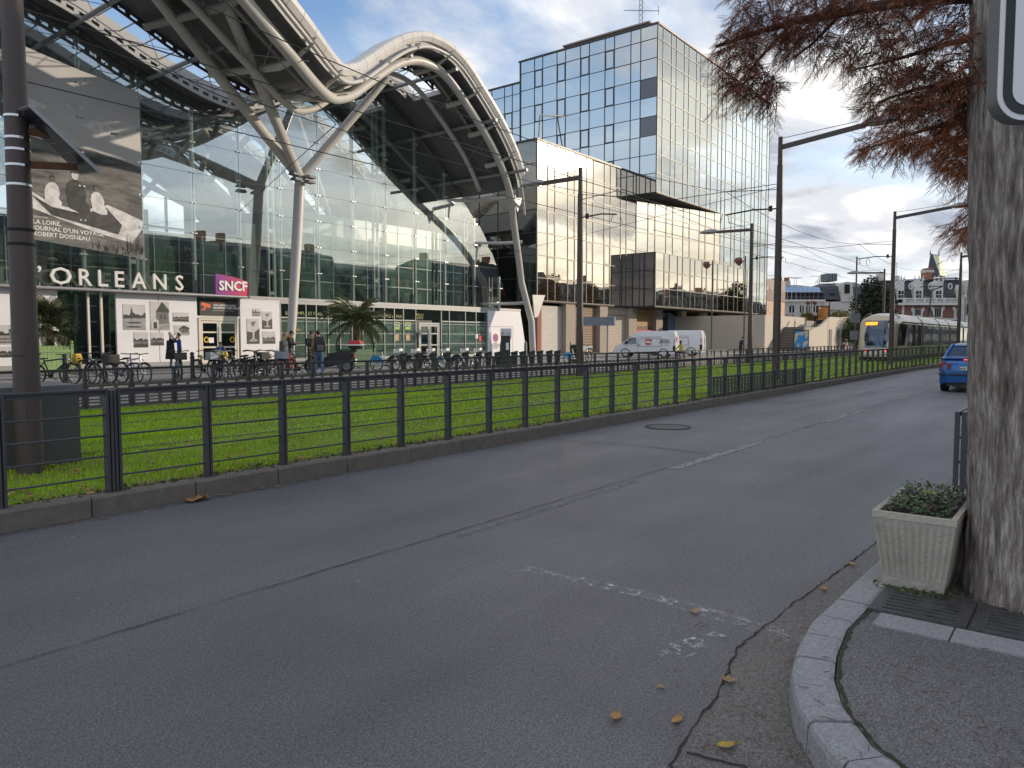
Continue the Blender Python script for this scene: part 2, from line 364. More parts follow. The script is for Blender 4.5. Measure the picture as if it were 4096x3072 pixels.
# long joint in the middle of the road
jn = MB(); ribbon(jn, wobble([(-14, 4.16), (2.2, 4.14), (9, 4.11), (34, 3.98)], .12, .007), lambda i: random.uniform(.001, .008), .0078)
tag(jn.build('road_joint', DARKJ), kind='structure')
# worn centre dashes
def worn_paint(name, col, lo, hi, scale=9):
    m = bpy.data.materials.new(name); m.use_nodes = True; nt = m.node_tree; N = nt.nodes.new; L = nt.links.new; bs = nt.nodes['Principled BSDF']; bs.inputs['Base Color'].default_value = (*col, 1); bs.inputs['Roughness'].default_value = .7
    g = N('ShaderNodeNewGeometry'); n = N('ShaderNodeTexNoise'); n.inputs['Scale'].default_value = scale; n.inputs['Detail'].default_value = 10; n.inputs['Roughness'].default_value = .8; L(g.outputs['Position'], n.inputs['Vector'])
    r = N('ShaderNodeMapRange'); r.inputs[1].default_value = lo; r.inputs[2].default_value = hi; L(n.outputs['Fac'], r.inputs[0]); L(r.outputs[0], bs.inputs['Alpha']); return m
DASH = worn_paint('worn_marking', (.34, .335, .325), .36, .62)
CHALK = worn_paint('scuffed_white', (.62, .61, .58), .50, .66, 16)
mk = MB()
for x0, x1, w in ((8.35, 11.35, .07), (14.8, 18.0, .06), (21.5, 25, .06), (29, 33, .06)): mk.b2(x0, 4.03 - w, .001, x1, 4.03 + w, .0075)
tag(mk.build('centre_marking', DASH), kind='structure')
fd = MB().b2(4.4, 3.97, .001, 7.4, 4.05, .0072).b2(11.4, 4.0, .001, 14.7, 4.06, .0072); tag(fd.build('faded_marking', worn_paint('faded_marking', (.24, .237, .23), .47, .70)), kind='structure')
sc = MB()
sc.poly([(4.02, 3.1, .0068), (4.06, 2.1, .0068), (3.96, 1.42, .0068), (3.93, 1.14, .0068), (4.06, 1.14, .0068), (4.10, 1.42, .0068), (4.18, 2.1, .0068), (4.14, 3.1, .0068)])
sc.poly([(3.33, 1.70, .0066), (3.38, 1.56, .0066), (3.80, 1.50, .0066), (3.84, 1.58, .0066), (3.5, 1.72, .0066)])
tag(sc.build('old_stop_line', CHALK), kind='structure')
# resurfacing seam across the far lane
se = MB(); ribbon(se, wobble([(9.6, 6.95), (9.9, 5.4), (9.75, 4.15)], .1, .012), lambda i: .012, .0055); tag(se.build('patch_seam', pm('seam', (.11, .105, .10), .8)), kind='structure')

# near pavement corner: asphalt infill, granite kerb stones
KI = offs(KO, -.19)
KI = [(x, y) for x, y in KI]
sheet('pavement', KI + [(62, -8)], .122, PAVE, .12)
def cum(pl):
    s = [0]
    for i in range(len(pl) - 1): s.append(s[-1] + (Vector(pl[i + 1]) - Vector(pl[i])).length)
    return s
def along(pl, cs, t):
    t = max(0, min(t, cs[-1] - 1e-6))
    for i in range(len(pl) - 1):
        if t <= cs[i + 1]:
            f = (t - cs[i]) / max(1e-9, cs[i + 1] - cs[i]); return (pl[i][0] + (pl[i + 1][0] - pl[i][0]) * f, pl[i][1] + (pl[i + 1][1] - pl[i][1]) * f)
near_kerb = tag(thing('kerb', None, None), kind='structure'); del_ = near_kerb
co = cum(KO)
st = []; t = 0.0
while t < co[-1]:
    x, _ = along(KO, co, t); w = .9 if x > 4.6 else random.uniform(.27, .34)
    if x > 4.6: w = min(w, max(.3, x - 4.3))
    st.append((t, min(t + w, co[-1]))); t += w
for t0, t1 in st:
    n = 1 if along(KO, co, t0)[0] > 5.5 else 3
    pts = [along(KO, co, t0 + .006 + (t1 - t0 - .012) * k / n) for k in range(n + 1)]
    tan = [(Vector(along(KO, co, t0 + (t1 - t0) * k / n + .01)) - Vector(along(KO, co, t0 + (t1 - t0) * k / n - .01))).normalized() for k in range(n + 1)]
    zt = .134 + random.uniform(-.003, .003); mb = MB(); rings = []
    for p, d in zip(pts, tan):
        nx, ny = -d.y * -1, d.x * -1          # inward
        nx, ny = -d.y, d.x
        o = lambda s, z: (p[0] + nx * s, p[1] + ny * s, z)
        rings.append([o(0, -.02), o(.006, zt - .03), o(.014, zt - .010), o(.03, zt), o(.165, zt), o(.182, zt - .008), o(.185, -.02)])
    mb.loft(rings); mb.build('kerb_stone', GRAN, near_kerb)
# moss and leaf scraps in the joint behind the kerb
ms = MB()
MOSS = pm('moss', (.03, .045, .018), .95, 0, .4, 20, .6, 60)
ribbon(ms, wobble([p for p in offs(KO, -.20) if p[0] < 5.2 and p[1] > -1.2], .03, .006), lambda i: random.uniform(.003, .012), .127)
tag(ms.build('joint_moss', MOSS), kind='structure')
# tree pit: granite border and slotted cast plates
bo = MB()
for y0, y1 in ((.52, .86), (.17, .51), (-.19, .16), (-.6, -.2), (-1.05, -.61)): bo = MB().b2(4.12, y0, .02, 4.325, y1, .131); bo.build('border_stone', GRAN, near_kerb)
CAST = pm('cast_iron', (.085, .085, .088), .6, .3, .3, 18, .4, 70, dirt=.25)
pit = thing('tree_grate', 'slotted dark cast iron plates around the foot of the big tree trunk', 'tree grate', (0, 0, 0))
def plate(x0, x1, y0, y1, nsl):
    mb = MB(); z0, z1 = .10, .140; bw = (y1 - y0); xs = x0; k = 0; w = .020; pitch = (x1 - x0 - .06) / nsl
    mb.b2(x0, y0, z0, x1, y0 + .06, z1); mb.b2(x0, y1 - .06, z0, x1, y1, z1)
    x = x0
    for i in range(nsl + 1):
        xe = x0 + .03 + pitch * i + pitch / 2 - w / 2 if i < nsl else x1
        mb.b2(x, y0 + .06, z0, xe, y1 - .06, z1); x = xe + w
    mb.b2(x0 + .02, (y0 + y1) / 2 - .035, z0 - .004, x1 - .02, (y0 + y1) / 2 + .035, z1 - .003)
    return mb.build('grate_plate', CAST, pit)
plate(4.335, 4.80, .47, .93, 7); plate(4.335, 4.80, -.01, .455, 7); plate(4.335, 4.80, -.50, -.025, 7); plate(4.81, 5.9, -.9, -.45, 14)
MB().lathe([(.06, 0), (.06, .004), (.052, .005)], 14, (4.56, .66, .1375)).build('lifting_lug', CAST, pit)
so = MB().b2(4.335, -.9, .09, 6.0, .935, .112); tag(so.build('tree_pit_soil', SOIL), kind='structure')
ff = MB()  # litter at the trunk foot
for i in range(520):
    a = random.uniform(0, 6.28); r = random.uniform(.40, .75); x, y = 5.16 + r * math.cos(a), .2 + r * math.sin(a)
    if y > .92: continue
    s = random.uniform(.008, .022); b = random.uniform(0, 6.28); z = .142 + random.uniform(0, .02)
    ff.add([(x, y, z), (x + s * math.cos(b), y + s * math.sin(b), z + random.uniform(0, .02)), (x + s * .4 * math.cos(b + 1.4), y + s * .4 * math.sin(b + 1.4), z + .004)], [(0, 1, 2)])
tag(ff.build('leaf_litter', pm('litter', (.06, .042, .025), .9, island=.6)), kind='stuff')

# far kerb of the road: old stones, tram lawn, rails, strip under the far fence, station square
fk = tag(thing('lawn_kerb', None, None), kind='structure')
me_ = MB().loft([[(0, -.15, 0), (0, -.15, .165), (0, -.135, .182), (0, .03, .185), (0, .03, 0)], [(1, -.15, 0), (1, -.15, .165), (1, -.135, .182), (1, .03, .185), (1, .03, 0)]]).mesh('kerb_stone', KERB2)
x = -4.0
def bend(x): return 7.15 if x < 40 else 7.15 - .0075 * (x - 40) ** 2
while x < 72:
    l = random.uniform(.95, 1.05); dy = bend(x + l) - bend(x)
    link('kerb_stone', me_, fk, (x, bend(x) + random.uniform(-.004, .004), -.002 + random.uniform(-.006, .004)), (0, 0, math.atan2(dy, l)), (l - .012, 1, 1)); x += l
LAWN = pm('lawn', (.14, .20, .02), .95, 0, .4, 1.1, .8, 30, stretch=(.10, 1.5, 1))
lawn_pts = [(-60, 7.12), (40, 7.12)] + [(x, bend(x) - .02) for x in range(44, 72, 3)] + [(75, -1.5), (150, -1.5), (150, 15.9), (-60, 15.9)]
sheet('lawn', lawn_pts, .150, LAWN, .15)
RAIL = pm('rail_steel', (.16, .14, .13), .4, .8, .2, 9)
rl = MB()
for y in (10.02, 11.46, 13.02, 14.46):
    rl.b2(-60, y - .035, .10, 150, y - .012, .162); rl.b2(-60, y + .012, .10, 150, y + .035, .158)
tag(rl.build('tram_rails', RAIL), kind='structure')
sheet('fence_footing', [(-60, 15.9), (150, 15.9), (150, 16.35), (-60, 16.35)], .165, pm('footing', (.13, .13, .125), .85, 0, .2, 2), .16)
sheet('station_square', [(-60, 16.35), (240, 16.35), (240, 110), (-60, 110)], .10, PLAZA, .1)
sq = MB()
for i in range(46): sq.b2(-14 + i * 2.4, 16.36, .098, -14 + i * 2.4 + .02, 39.8, .1035)
for y in (18.8, 21.2, 23.6, 26, 28.4, 30.8, 33.2, 35.6): sq.b2(-14, y, .098, 96, y + .02, .1032)
tag(sq.build('slab_joints', pm('slab_joint', (.15, .14, .13), .9)), kind='structure')

# grass blades on the tram lawn
def grass():
    zones = [(-9, 1.2, 260, .010, .042), (1.2, 7, 1500, .0045, .038), (7, 13, 620, .007, .040), (13, 24, 220, .011, .042), (24, 44, 80, .02, .046), (44, 80, 26, .032, .05)]
    V = []; 
    for x0, x1, dens, w, h in zones:
        n = int((x1 - x0) * 8.6 * dens); x = rng.uniform(x0, x1, n); y = rng.uniform(7.17, 15.86, n)
        keep = np.ones(n, bool)
        for ry in (10.02, 11.46, 13.02, 14.46): keep &= np.abs(y - ry) > .05
        edge = y < 7.36 + .10 * np.sin(x * 2.3) + .06 * np.sin(x * 7.1); keep &= ~(edge & (rng.random(n) < .86))
        keep &= y > np.where(x > 40, 7.17 - .0075 * (x - 40) ** 2 + .02, 0) 
        # patchy sward: thinner and shorter in places
        pa = np.sin(x * .9 + 1.3 * np.sin(y * 1.7)) * np.sin(y * 2.1 + .7 * np.sin(x * .55)); keep &= rng.random(n) < .72 + .28 * pa
        x, y, pa = x[keep], y[keep], pa[keep]; n = len(x)
        hh = h * rng.uniform(.55, 1.35, n) * (1 + .25 * pa); a = rng.uniform(0, 2 * np.pi, n); lean = rng.uniform(.1, .75, n) * hh; la = rng.uniform(0, 2 * np.pi, n); ww = w * rng.uniform(.7, 1.4, n)
        p = np.empty((n, 3, 3)); p[:, 0, 0] = x - ww * np.cos(a); p[:, 0, 1] = y - ww * np.sin(a); p[:, 1, 0] = x + ww * np.cos(a); p[:, 1, 1] = y + ww * np.sin(a)
        p[:, :2, 2] = .148; p[:, 2, 0] = x + lean * np.cos(la); p[:, 2, 1] = y + lean * np.sin(la); p[:, 2, 2] = .15 + hh; V.append(p)
    P = np.concatenate(V); n = len(P); me = bpy.data.meshes.new('grass'); me.vertices.add(n * 3); me.vertices.foreach_set('co', P.reshape(-1)); me.loops.add(n * 3); me.loops.foreach_set('vertex_index', np.arange(n * 3, dtype=np.int32))
    me.polygons.add(n); me.polygons.foreach_set('loop_start', np.arange(0, n * 3, 3, dtype=np.int32)); me.polygons.foreach_set('loop_total', np.full(n, 3, np.int32)); me.update(); me.validate()
    me.materials.append(pm('grass_blade', (.345, .525, .018), .75, 0, .55, .9, stretch=(.10, 1.5, 1), island=.35, spec=.08))
    dm_ = pm('dry_blade', (.36, .40, .09), .8, 0, .35, 2, island=.4, spec=.05); me.materials.append(dm_)
    mx_ = P[:, 0, 0]; my_ = P[:, 0, 1]; dry = (rng.random(n) < .10 + .22 * (np.sin(mx_ * 1.7 + 2 * np.sin(my_ * 1.1)) * np.sin(my_ * 2.7 + np.sin(mx_)) > .45)); me.polygons.foreach_set('material_index', dry.astype(np.int32))
    tag(link('grass', me), kind='stuff'); return n
grass()
def leaf_verts(c, s, a, z, curl=.3):
    """a broad fallen leaf: five-lobed outline with lifted tips"""
    pts = [(0, -.55), (.22, -.25), (.52, -.3), (.42, .02), (.62, .28), (.25, .3), (0, .62), (-.25, .3), (-.6, .25), (-.4, 0), (-.5, -.32), (-.2, -.25)]
    ca, sa = math.cos(a), math.sin(a); out = [(c[0], c[1], z + .003)]
    for x, y in pts:
        r = math.hypot(x, y); out.append((c[0] + s * (x * ca - y * sa), c[1] + s * (x * sa + y * ca), z + .004 + curl * s * r * r * random.uniform(.3, 1.6)))
    return out, [(0, i, i + 1 if i < 12 else 1) for i in range(1, 13)]
ll = MB()
for i in range(900):
    x = 1.6 + 30 * random.random() ** 1.7; y = 7.2 + (random.random() ** 2.2) * (2.6 if random.random() < .75 else 8)
    v, f = leaf_verts((x, y), random.uniform(.03, .085), random.uniform(0, 6.28), .165 + random.uniform(0, .02), random.uniform(.1, .9)); ll.add(v, f)
for i in range(260):
    x = -2 + 34 * random.random() ** 1.4; y = 6.98 - abs(random.gauss(0, .07))
    v, f = leaf_verts((x, y), random.uniform(.012, .05), random.uniform(0, 6.28), .006, random.uniform(.1, .5)); ll.add(v, f)
tag(ll.build('fallen_leaf_litter', BROWNL), kind='stuff')
wd = MB()  # weeds along the kerb
for i in range(2600):
    x = 1 + 44 * random.random() ** 1.5; y = 7.12 + abs(random.gauss(0, .10)); s = random.uniform(.02, .05) * (1 + x * .03); a = random.uniform(0, 6.28); z = .17
    wd.add([(x, y, z), (x + s * .5 * math.cos(a), y + s * .5 * math.sin(a), z + s * random.uniform(.2, 1)), (x + s * math.cos(a + .5), y + s * math.sin(a + .5), z + s * .3)], [(0, 1, 2)])
tag(wd.build('kerb_weeds', pm('weed', (.085, .11, .03), .8, 0, .3, 4, island=.5)), kind='stuff')
gs = MB()  # dead needles and dirt in the far gutter
for i in range(2200):
    x = -2 + 40 * random.random() ** 1.4; y = 6.99 - abs(random.gauss(0, .045)); s = random.uniform(.01, .035); a = random.uniform(0, 6.28)
    gs.add([(x, y, .005), (x + s * math.cos(a), y + s * math.sin(a), .009), (x + s * math.cos(a + .3), y + s * math.sin(a + .3), .006)], [(0, 1, 2)])
tag(gs.build('gutter_needles', pm('needle_litter', (.11, .05, .03), .9, island=.5)), kind='stuff')

sheet('verge_soil', [(-60, 7.17), (40, 7.17)] + [(x, bend(x) + .02) for x in range(44, 72, 3)] + [(71, 1.0)] + [(x, bend(x) + .26) for x in range(68, 41, -3)] + [(40, 7.40), (-60, 7.40)], .154, pm('verge_soil', (.075, .058, .036), .95, 0, .5, 9, .7, 40))
# manhole cover
mh = thing('manhole_cover', 'round iron manhole cover set in the far lane of the road', 'manhole cover', (12.28, 6.02, 0))
MB().lathe([(.36, .0045), (.36, .012), (.33, .013), (.325, .009), (0.02, .009)], 28).build('cover', CAST, mh)
MB().tube([(.40 * math.cos(t * .2244), .40 * math.sin(t * .2244), .006) for t in range(28)], .013, 6, closed=True).build('rim', pm('rim_iron', (.06, .058, .058), .6, .3), mh)

# ------------------------------------------------------------------ fences
def fence(name, label, xs, yf, z0, bars, gril, group=None):
    root = thing(name, label, 'fence', (0, 0, 0), 0, group)
    post = MB().b2(-.030, -.040, 0, -.007, .040, .945).b2(.007, -.040, 0, .030, .040, .945).b2(-.05, -.05, 0, .05, .05, .012).mesh('post', STEEL)
    rail = MB().b2(0, -.035, .945, 1, .035, .962).b2(0, -.012, .905, 1, .012, .945).mesh('top_rail', STEEL)
    bar = MB().tube([(0, 0, 0), (1, 0, 0)], .0095, 8).mesh('bar', STEEL)
    for i, x in enumerate(xs):
        y = yf(x); link('post', post, root, (x, y, z0))
        if i == len(xs) - 1: break
        x2 = xs[i + 1]; y2 = yf(x2); l = math.hypot(x2 - x, y2 - y); a = math.atan2(y2 - y, x2 - x)
        link('top_rail', rail, root, (x, y, z0), (0, 0, a), (l, 1, 1))
        g = gril(i)
        for z in bars:
            if g and z < .6: continue
            link('bar', bar, root, (x + .02 * math.cos(a), y, z0 + z), (0, 0, a), (l - .04, 1, 1))
        if g: link('grille_panel', g, root, (x + .03 * math.cos(a), y, z0), (0, 0, a), ((l - .06), 1, 1))
    return root
GRL = pm('grille_paint', (.120, .098, .086), .55, 0, .15, 5)
def grille(h, rows, mat, cells, dark=False):
    mb = MB(); mb.b2(0, -.012, .04, 1, .012, .09); mb.b2(0, -.012, h - .05, 1, .012, h)
    for k in range(cells + 1): x = k / cells; mb.b2(max(0, x - (.045 if dark else .035)), -.0115, .09, min(1, x + (.045 if dark else .035)), .0115, h - .05)
    q = .018 if dark else .014
    for r in range(0 if dark else 1, rows + (1 if dark else 0)): z = .09 + (h - .14) * r / rows; mb.b2(0, -.008, z - q, 1, .008, z + q)
    return mb.mesh('grille_panel', mat)
gn = grille(.50, 7, STEEL, 4); gf = grille(.60, 6, GRL, 3, True)
near_x = [2.26 + .905 * i for i in range(-3, 1)] + [3.13]
xs2 = [3.20 + .902 * i for i in range(0, 58)]
fence('street_fence', 'short grey kerb railing before the grey cabinet at the left edge', near_x, bend, .175, (.15, .34, .53, .72), lambda i: None)
fence('street_fence', 'long grey steel railing on the kerb between the road and the tram lawn', xs2, bend, .175, (.15, .34, .53, .72), lambda i: gn if 15 <= i <= 22 else None)
fx_ = [6.15 + .93 * i for i in range(0, 1)] + [6.0]
far_a = [-1.0 + .935 * i for i in range(8)]
far_b = [5.66 + .925 * i for i in range(0, 84)]
fence('tram_fence', 'dark steel railing with slotted panels behind the grey cabinet, short run at the left', far_a, lambda x: 16.02, .165, (.62, .78), lambda i: gf).scale = (1, 1, .87)
fence('tram_fence', 'long dark steel railing with slotted panels between the tram lawn and the station square', far_b, lambda x: 16.02, .165, (.62, .78), lambda i: gf).scale = (1, 1, .87)
# ------------------------------------------------------------------ the station hall
WP = [(-12, 15.5), (-5, 17.6), (2, 18.5), (8, 18.2), (13.8, 16.9), (16.4, 16.2), (20, 14.8), (23.9, 13.95), (26, 14.6), (27.8, 15.75), (30, 17.3), (32, 18.5), (34, 19.2), (36.3, 19.1), (39.2, 17.6), (42.2, 15.5), (45.2, 12.9), (48.3, 9.6), (50.3, 6.2), (51.9, 2.6), (52.6, 0)]
EP = [(-14, 22), (5, 23.5), (14, 25.4), (20, 27.2), (25, 29.6), (30, 31.6), (34, 32.6), (38, 33.0), (44, 33.9), (48, 36.0), (51.2, 37.5), (54, 38.5)]
def spline(P, x):
    for i in range(len(P) - 1):
        if x <= P[i + 1][0] or i == len(P) - 2:
            p0 = P[max(i - 1, 0)]; p1 = P[i]; p2 = P[i + 1]; p3 = P[min(i + 2, len(P) - 1)]; dx = p2[0] - p1[0]; t = (x - p1[0]) / dx
            m1 = (p2[1] - p0[1]) / (p2[0] - p0[0]) * dx; m2 = (p3[1] - p1[1]) / (p3[0] - p1[0]) * dx
            return (2 * t ** 3 - 3 * t * t + 1) * p1[1] + (t ** 3 - 2 * t * t + t) * m1 + (-2 * t ** 3 + 3 * t * t) * p2[1] + (t ** 3 - t * t) * m2
def rh(a): return spline(WP, a)
def re(a): return spline(EP, a)
WB = 40.0
def lift(a): t = max(0, min(1, (31 - a) / 7)); return .85 * t * t * (3 - 2 * t)
def rhi(a): return rh(a) + lift(a)
def rz(a, b): e = re(a) + 1; return rh(a) + lift(a) * max(0, min(1, (b - e) / (36 - e)))
station = thing('station_hall', 'glass railway station hall with a waving white roof on tree-like steel columns', 'station', (0, 0, 0))
SHEET = pm('roof_sheet', (.12, .123, .13), .55, .2, .12, .5, stretch=(1, 4, 1))
LINING = pm('roof_lining', (.42, .42, .41), .7, 0, .05, .5)
FASC = pm('fascia_panel', (.56, .55, .53), .4, 0, .06, .6, dirt=.1)
SEAM = pm('roof_top', (.45, .44, .43), .45, .3, .1, .5)
A0, A1 = -14, 45.3
SAM = [A0 + (A1 - A0) * i / 118 for i in range(119)]
def band(name, b0, b1, lining, top=True):
    """one wave-shaped roof strip between two lines across the building"""
    mb = MB(); rings = []
    for a in SAM:
        y0 = b0(a) if callable(b0) else b0; y1 = b1; z, zb = rz(a, y0), rz(a, y1)
        d = (rh(a + .05) - rh(a - .05)) / .1; n = math.hypot(1, d); nx, nz = -d / n, 1 / n; T = .5
        rings.append([(a, y0, z), (a, y1, zb), (a + nx * T, y1, zb + nz * T), (a + nx * T, y0, z + nz * T)])
    n = 4
    for i in range(len(rings) - 1):
        for k in range(4):
            q = [rings[i][k], rings[i][(k + 1) % 4], rings[i + 1][(k + 1) % 4], rings[i + 1][k]]; mb.add(q, [(0, 1, 2, 3)], [0, 1, 2, 1][k])
    mb.add(rings[0], [(0, 1, 2, 3)], 1); mb.add(rings[-1], [(3, 2, 1, 0)], 1)
    return mb.build(name, [lining, LINING, SEAM], station)
STR = [(35.9, 38.5), (46.4, 48.6), (56.6, 58.8), (66.8, 69)]
band('roof_band', lambda a: re(a) + .25, STR[0][0], SHEET)
for i in range(3): band('roof_band', STR[i][1], STR[i + 1][0], SHEET if i == 0 else LINING)
full_sam = SAM; SAM = [38.2 + 7.1 * i / 18 for i in range(19)]
band('roof_band', 35.91, 38.49, SHEET); SAM = full_sam
band('roof_band', STR[3][1], 77, LINING)
# fascia: separate white panels along the waving edge
fa = [A0 + .98 * i for i in range(int((A1 + .1 - A0) / .98) + 1)]
for i in range(len(fa) - 1):
    mb = MB(); rings = []
    if fa[i] < 8: continue
    for k in range(4):
        a = fa[i] + .012 + (fa[i + 1] - fa[i] - .024) * k / 3; z = rh(a); y = re(a); d = (rh(a + .05) - rh(a - .05)) / .1; n = math.hypot(1, d); nx, nz = -d / n, 1 / n
        P = lambda t, dy: (a + nx * t, y + dy, z + nz * t)
        rings.append([P(.36, .20), P(.36, .03), P(.60, -.12), P(.86, -.09), P(.94, .05), P(.92, 1.5), P(.84, 1.5), P(.84, .3)])
    mb.loft(rings); mb.build('fascia_panel', FASC, station)
def curve(off_b, off_z, a0, a1, n): return [(a, re(a) + off_b, rh(a) + off_z) for a in [a0 + (a1 - a0) * i / n for i in range(n + 1)]]
# edge tube, main arch tubes, inner ribs along the wave
MB().tube(curve(-.05, .02, 6, 47.0, 70), .10, 10).build('edge_tube', OFFW, station, True)
arch = curve(1.0, -.55, 6, 50.0, 90); fin = arch[-1]
arch += [(50.9, 37.6, 3.0), (51.35, 37.75, 0.05)]
MB().tube(arch, .27, 14).build('arch_tube', OFFW, station, True)
MB().tube([(a, y + 3.8, z - .1) for a, y, z in curve(0, -.55, 6, 44.5, 80)], .17, 12).build('arch_tube', OFFW, station, True)
RIB = pm('rib_paint', (.27, .268, .26), .5, 0, .06, .6)
for ob in (2.3, 6.4): MB().tube([(a, y + ob, rz(a, y + ob) - .22) for a, y, z in curve(0, -.22, 9, 44.8, 60) if y + ob < 35.7], .10, 8).build('roof_rib', RIB, station, True)
# tapered cantilever arms with a pointed nose at the fascia
for a in (10.6, 14.2, 17.8, 21.2, 23.6, 26.2, 29.0, 32.2, 35.6, 38.7, 41.0, 43.2):
    z = rh(a) - .38; y0 = re(a); MB().tube([(a, y0 - .32, z + .42), (a, y0 + .15, z + .30), (a, y0 + 1.4, z), (a, y0 + 2.4, z - .04), (a, min(y0 + 9, 35.8), rz(a, min(y0 + 9, 35.8)) - .40)], [.02, .08, .17, .19, .17], 10).build('cantilever_arm', OFFW if a > 20 else RIB, station, True)
    MB().prism([(a - .02, y0 - .42, z + .62), (a - .02, y0 + .1, z + .30), (a - .02, y0 + .1, z + .66)], (.04, 0, 0)).build('nose_plate', OFFW, station)
for i in range(9):
    a = 12.4 + i * 3.6; y = re(a)
    MB().tube([(a, y + 1.0, rh(a) - .5), (a + 1.8, y + 4.8, rh(a + 1.8) - .3)], .025, 5).tube([(a + 1.8, y + 1.1, rh(a + 1.8) - .5), (a, y + 4.8, rh(a) - .3)], .025, 5).build('tie_rod', RIB, station)
def perf(b, a0, a1, zo, hgt, mat, name='perforated_beam'):
    """curved edge beam with a row of slots"""
    mb = MB(); n = int((a1 - a0) / .56)
    for i in range(n):
        x0 = a0 + .56 * i; x1 = x0 + .56; s = x0 + .34
        za, zb, zs = rhi(x0) + zo, rhi(x1) + zo, rhi(s) + zo
        for lo, hi in ((0, .33), (.67, 1)): mb.prism([(x0, b, za + lo * hgt), (x1, b, zb + lo * hgt), (x1, b, zb + hi * hgt), (x0, b, za + hi * hgt)], (0, .06, 0))
        mb.prism([(s, b, zs + .33 * hgt), (x1, b, zb + .33 * hgt), (x1, b, zb + .67 * hgt), (s, b, zs + .67 * hgt)], (0, .06, 0))
    return mb.build(name, mat, station)
BEAMD = pm('dark_beam', (.10, .105, .11), .5, .2, .1, 1)
for i, (b0, b1) in enumerate(STR):
    perf(b0 - .05, 10, 38 if i == 0 else 45, -.42, .40, BEAMD if i == 0 else LINING); perf(b1, 10, 38 if i == 0 else 45, -.45, .5, LINING)
perf(WB + .10, 12, 45.2, -.55, .46, BEAMD)
for i, (b0, b1) in enumerate(STR[:3]):
    gl = MB()
    for k in range(10, 39 if i == 0 else 46):
        a = k * 1.0
        gl.tube([(a, b0, rhi(a) + .25), (a, b1, rhi(a) + .25)], .035, 5)
        if k % 3 == 0 and k < 44: gl.tube([(a, b0, rhi(a) - .1), (a + 2, b1, rhi(a + 2) - .1)], .02, 4).tube([(a + 2, b0, rhi(a + 2) - .1), (a, b1, rhi(a) - .1)], .02, 4)
    gl.k = 0; o_ = gl.build('skylight_frame', pm('pale_steel', (.30, .32, .34), .5, .3), station); o_['kind'] = 'stuff'
    for a in (12.5, 16.4, 20.2, 24.5, 28.5, 32.5, 36.5, 40.5, 44): MB().tube([(a, b0 - 3, rhi(a) - .30), (a, b1 + 3, rhi(a) - .30)], .12, 9).build('purlin', pm('pale_steel', (.45, .47, .49)), station, True)
# the forked column and its three branches
J = (28.05, 37.9, 11.1)
MB().tube([(27.1, 37.9, .02), (27.35, 37.9, 3), (27.75, 37.9, 7.5), J], [.20, .27, .31, .31], 16).lathe([(.42, 0), (.42, .04), (.22, .06)], 16, (27.1, 37.9, .10)).build('forked_column', OFFW, station, True)
for e, r in (((16.2, 27.6, 16.4), .27), ((14.6, 31.2, 17.0), .27), ((32.6, 35.2, 17.6), .27)):
    J2 = Vector(J); E_ = Vector(e); MB().tube([J2 - (E_ - J2) * .02, J2.lerp(E_, .3), J2.lerp(E_, .65), E_], [.28, r, r, .22], 14).build('column_branch', OFFW, station, True)
MB().lathe([(.33, -.09), (.345, -.05), (.345, .05), (.33, .09)], 16, J).build('joint_collar', OFFW, station, True)
# two more trees further inside the hall, seen through the glass
for bx, by, bz in ((28.5, 51.5, 11), (42.5, 51.5, 8.5), (15, 51.5, 11), (28.5, 61.7, 11), (41, 61.7, 9)):
    MB().tube([(bx, by, 0), (bx, by, bz)], [.22, .3], 12).build('inner_column', LINING, station, True)
    for dx, dy in ((-7, -3), (5.5, -3), (-6, 4), (5, 4)):
        if bx + dx < 47: MB().tube([(bx, by, bz), (bx + dx, by + dy, rhi(bx + dx) - .3)], .2, 8).build('inner_branch', LINING, station, True)
# floodlights on the column
fl = thing('floodlight_cluster', 'cluster of grey floodlights fixed at the fork of the white column', 'floodlight', (27.75, 37.4, 11.25))
for k, (dx, dz, dy) in enumerate(((-.55, .25, 0), (-.55, -.12, 0), (-.5, -.42, -.1), (.55, -.1, 0), (.5, -.4, 0))):
    MB().box((dx, dy - .15, dz), (.62, .45, .16), .2, None, .8).build('lamp_head', GREY, fl)
MB().beam((-.7, 0, -.1), (.75, 0, -.1), .08, .08).build('bracket', GREY, fl)

# glass wall: one pane per field, clipped by the wave
MULX = [10.55, 13.47, 16.6, 19.55, 22.45, 25.3, 28.1, 30.95, 33.85, 36.8, 39.8, 43.0, 46.5, 49.7, 52.0]
ROWZ = [4.1 + 1.667 * i for i in range(11)]
GLASS = clear_glass('station_glass', (.89, .945, .93), .21)
MULL = pm('mullion_paint', (.50, .54, .53), .4, .1, .06, 2)
JOINT = pm('glass_joint', (.04, .05, .05), .5)
FITM = CHROME
fit = MB().b2(-.16, -.09, -.035, -.05, .0, .035).b2(.05, -.09, -.035, .16, .0, .035).b2(-.16, -.03, -.015, .16, .05, .015).mesh('spider_fitting', FITM)
for i in range(len(MULX) - 1):
    x0, x1 = MULX[i] + .012, MULX[i + 1] - .012
    for j in range(len(ROWZ) - 1):
        z0, z1 = ROWZ[j] + .01, ROWZ[j + 1] - .01
        xs = [x0 + (x1 - x0) * k / 6 for k in range(7)]
        if x0 > 44: lim = lambda x: rhi(x + .25) - .12
        else: lim = lambda x: rhi(x) - .62
        top = [(x, min(z1, lim(x))) for x in xs]
        top = [(x, z) for x, z in top if z > z0 + .06]
        if len(top) < 2: continue
        pts = [(top[0][0], z0), (top[-1][0], z0)] + [p for p in reversed(top)]
        MB().prism([(x, WB, z) for x, z in pts], (0, .014, 0)).build('glass_pane', GLASS, station)
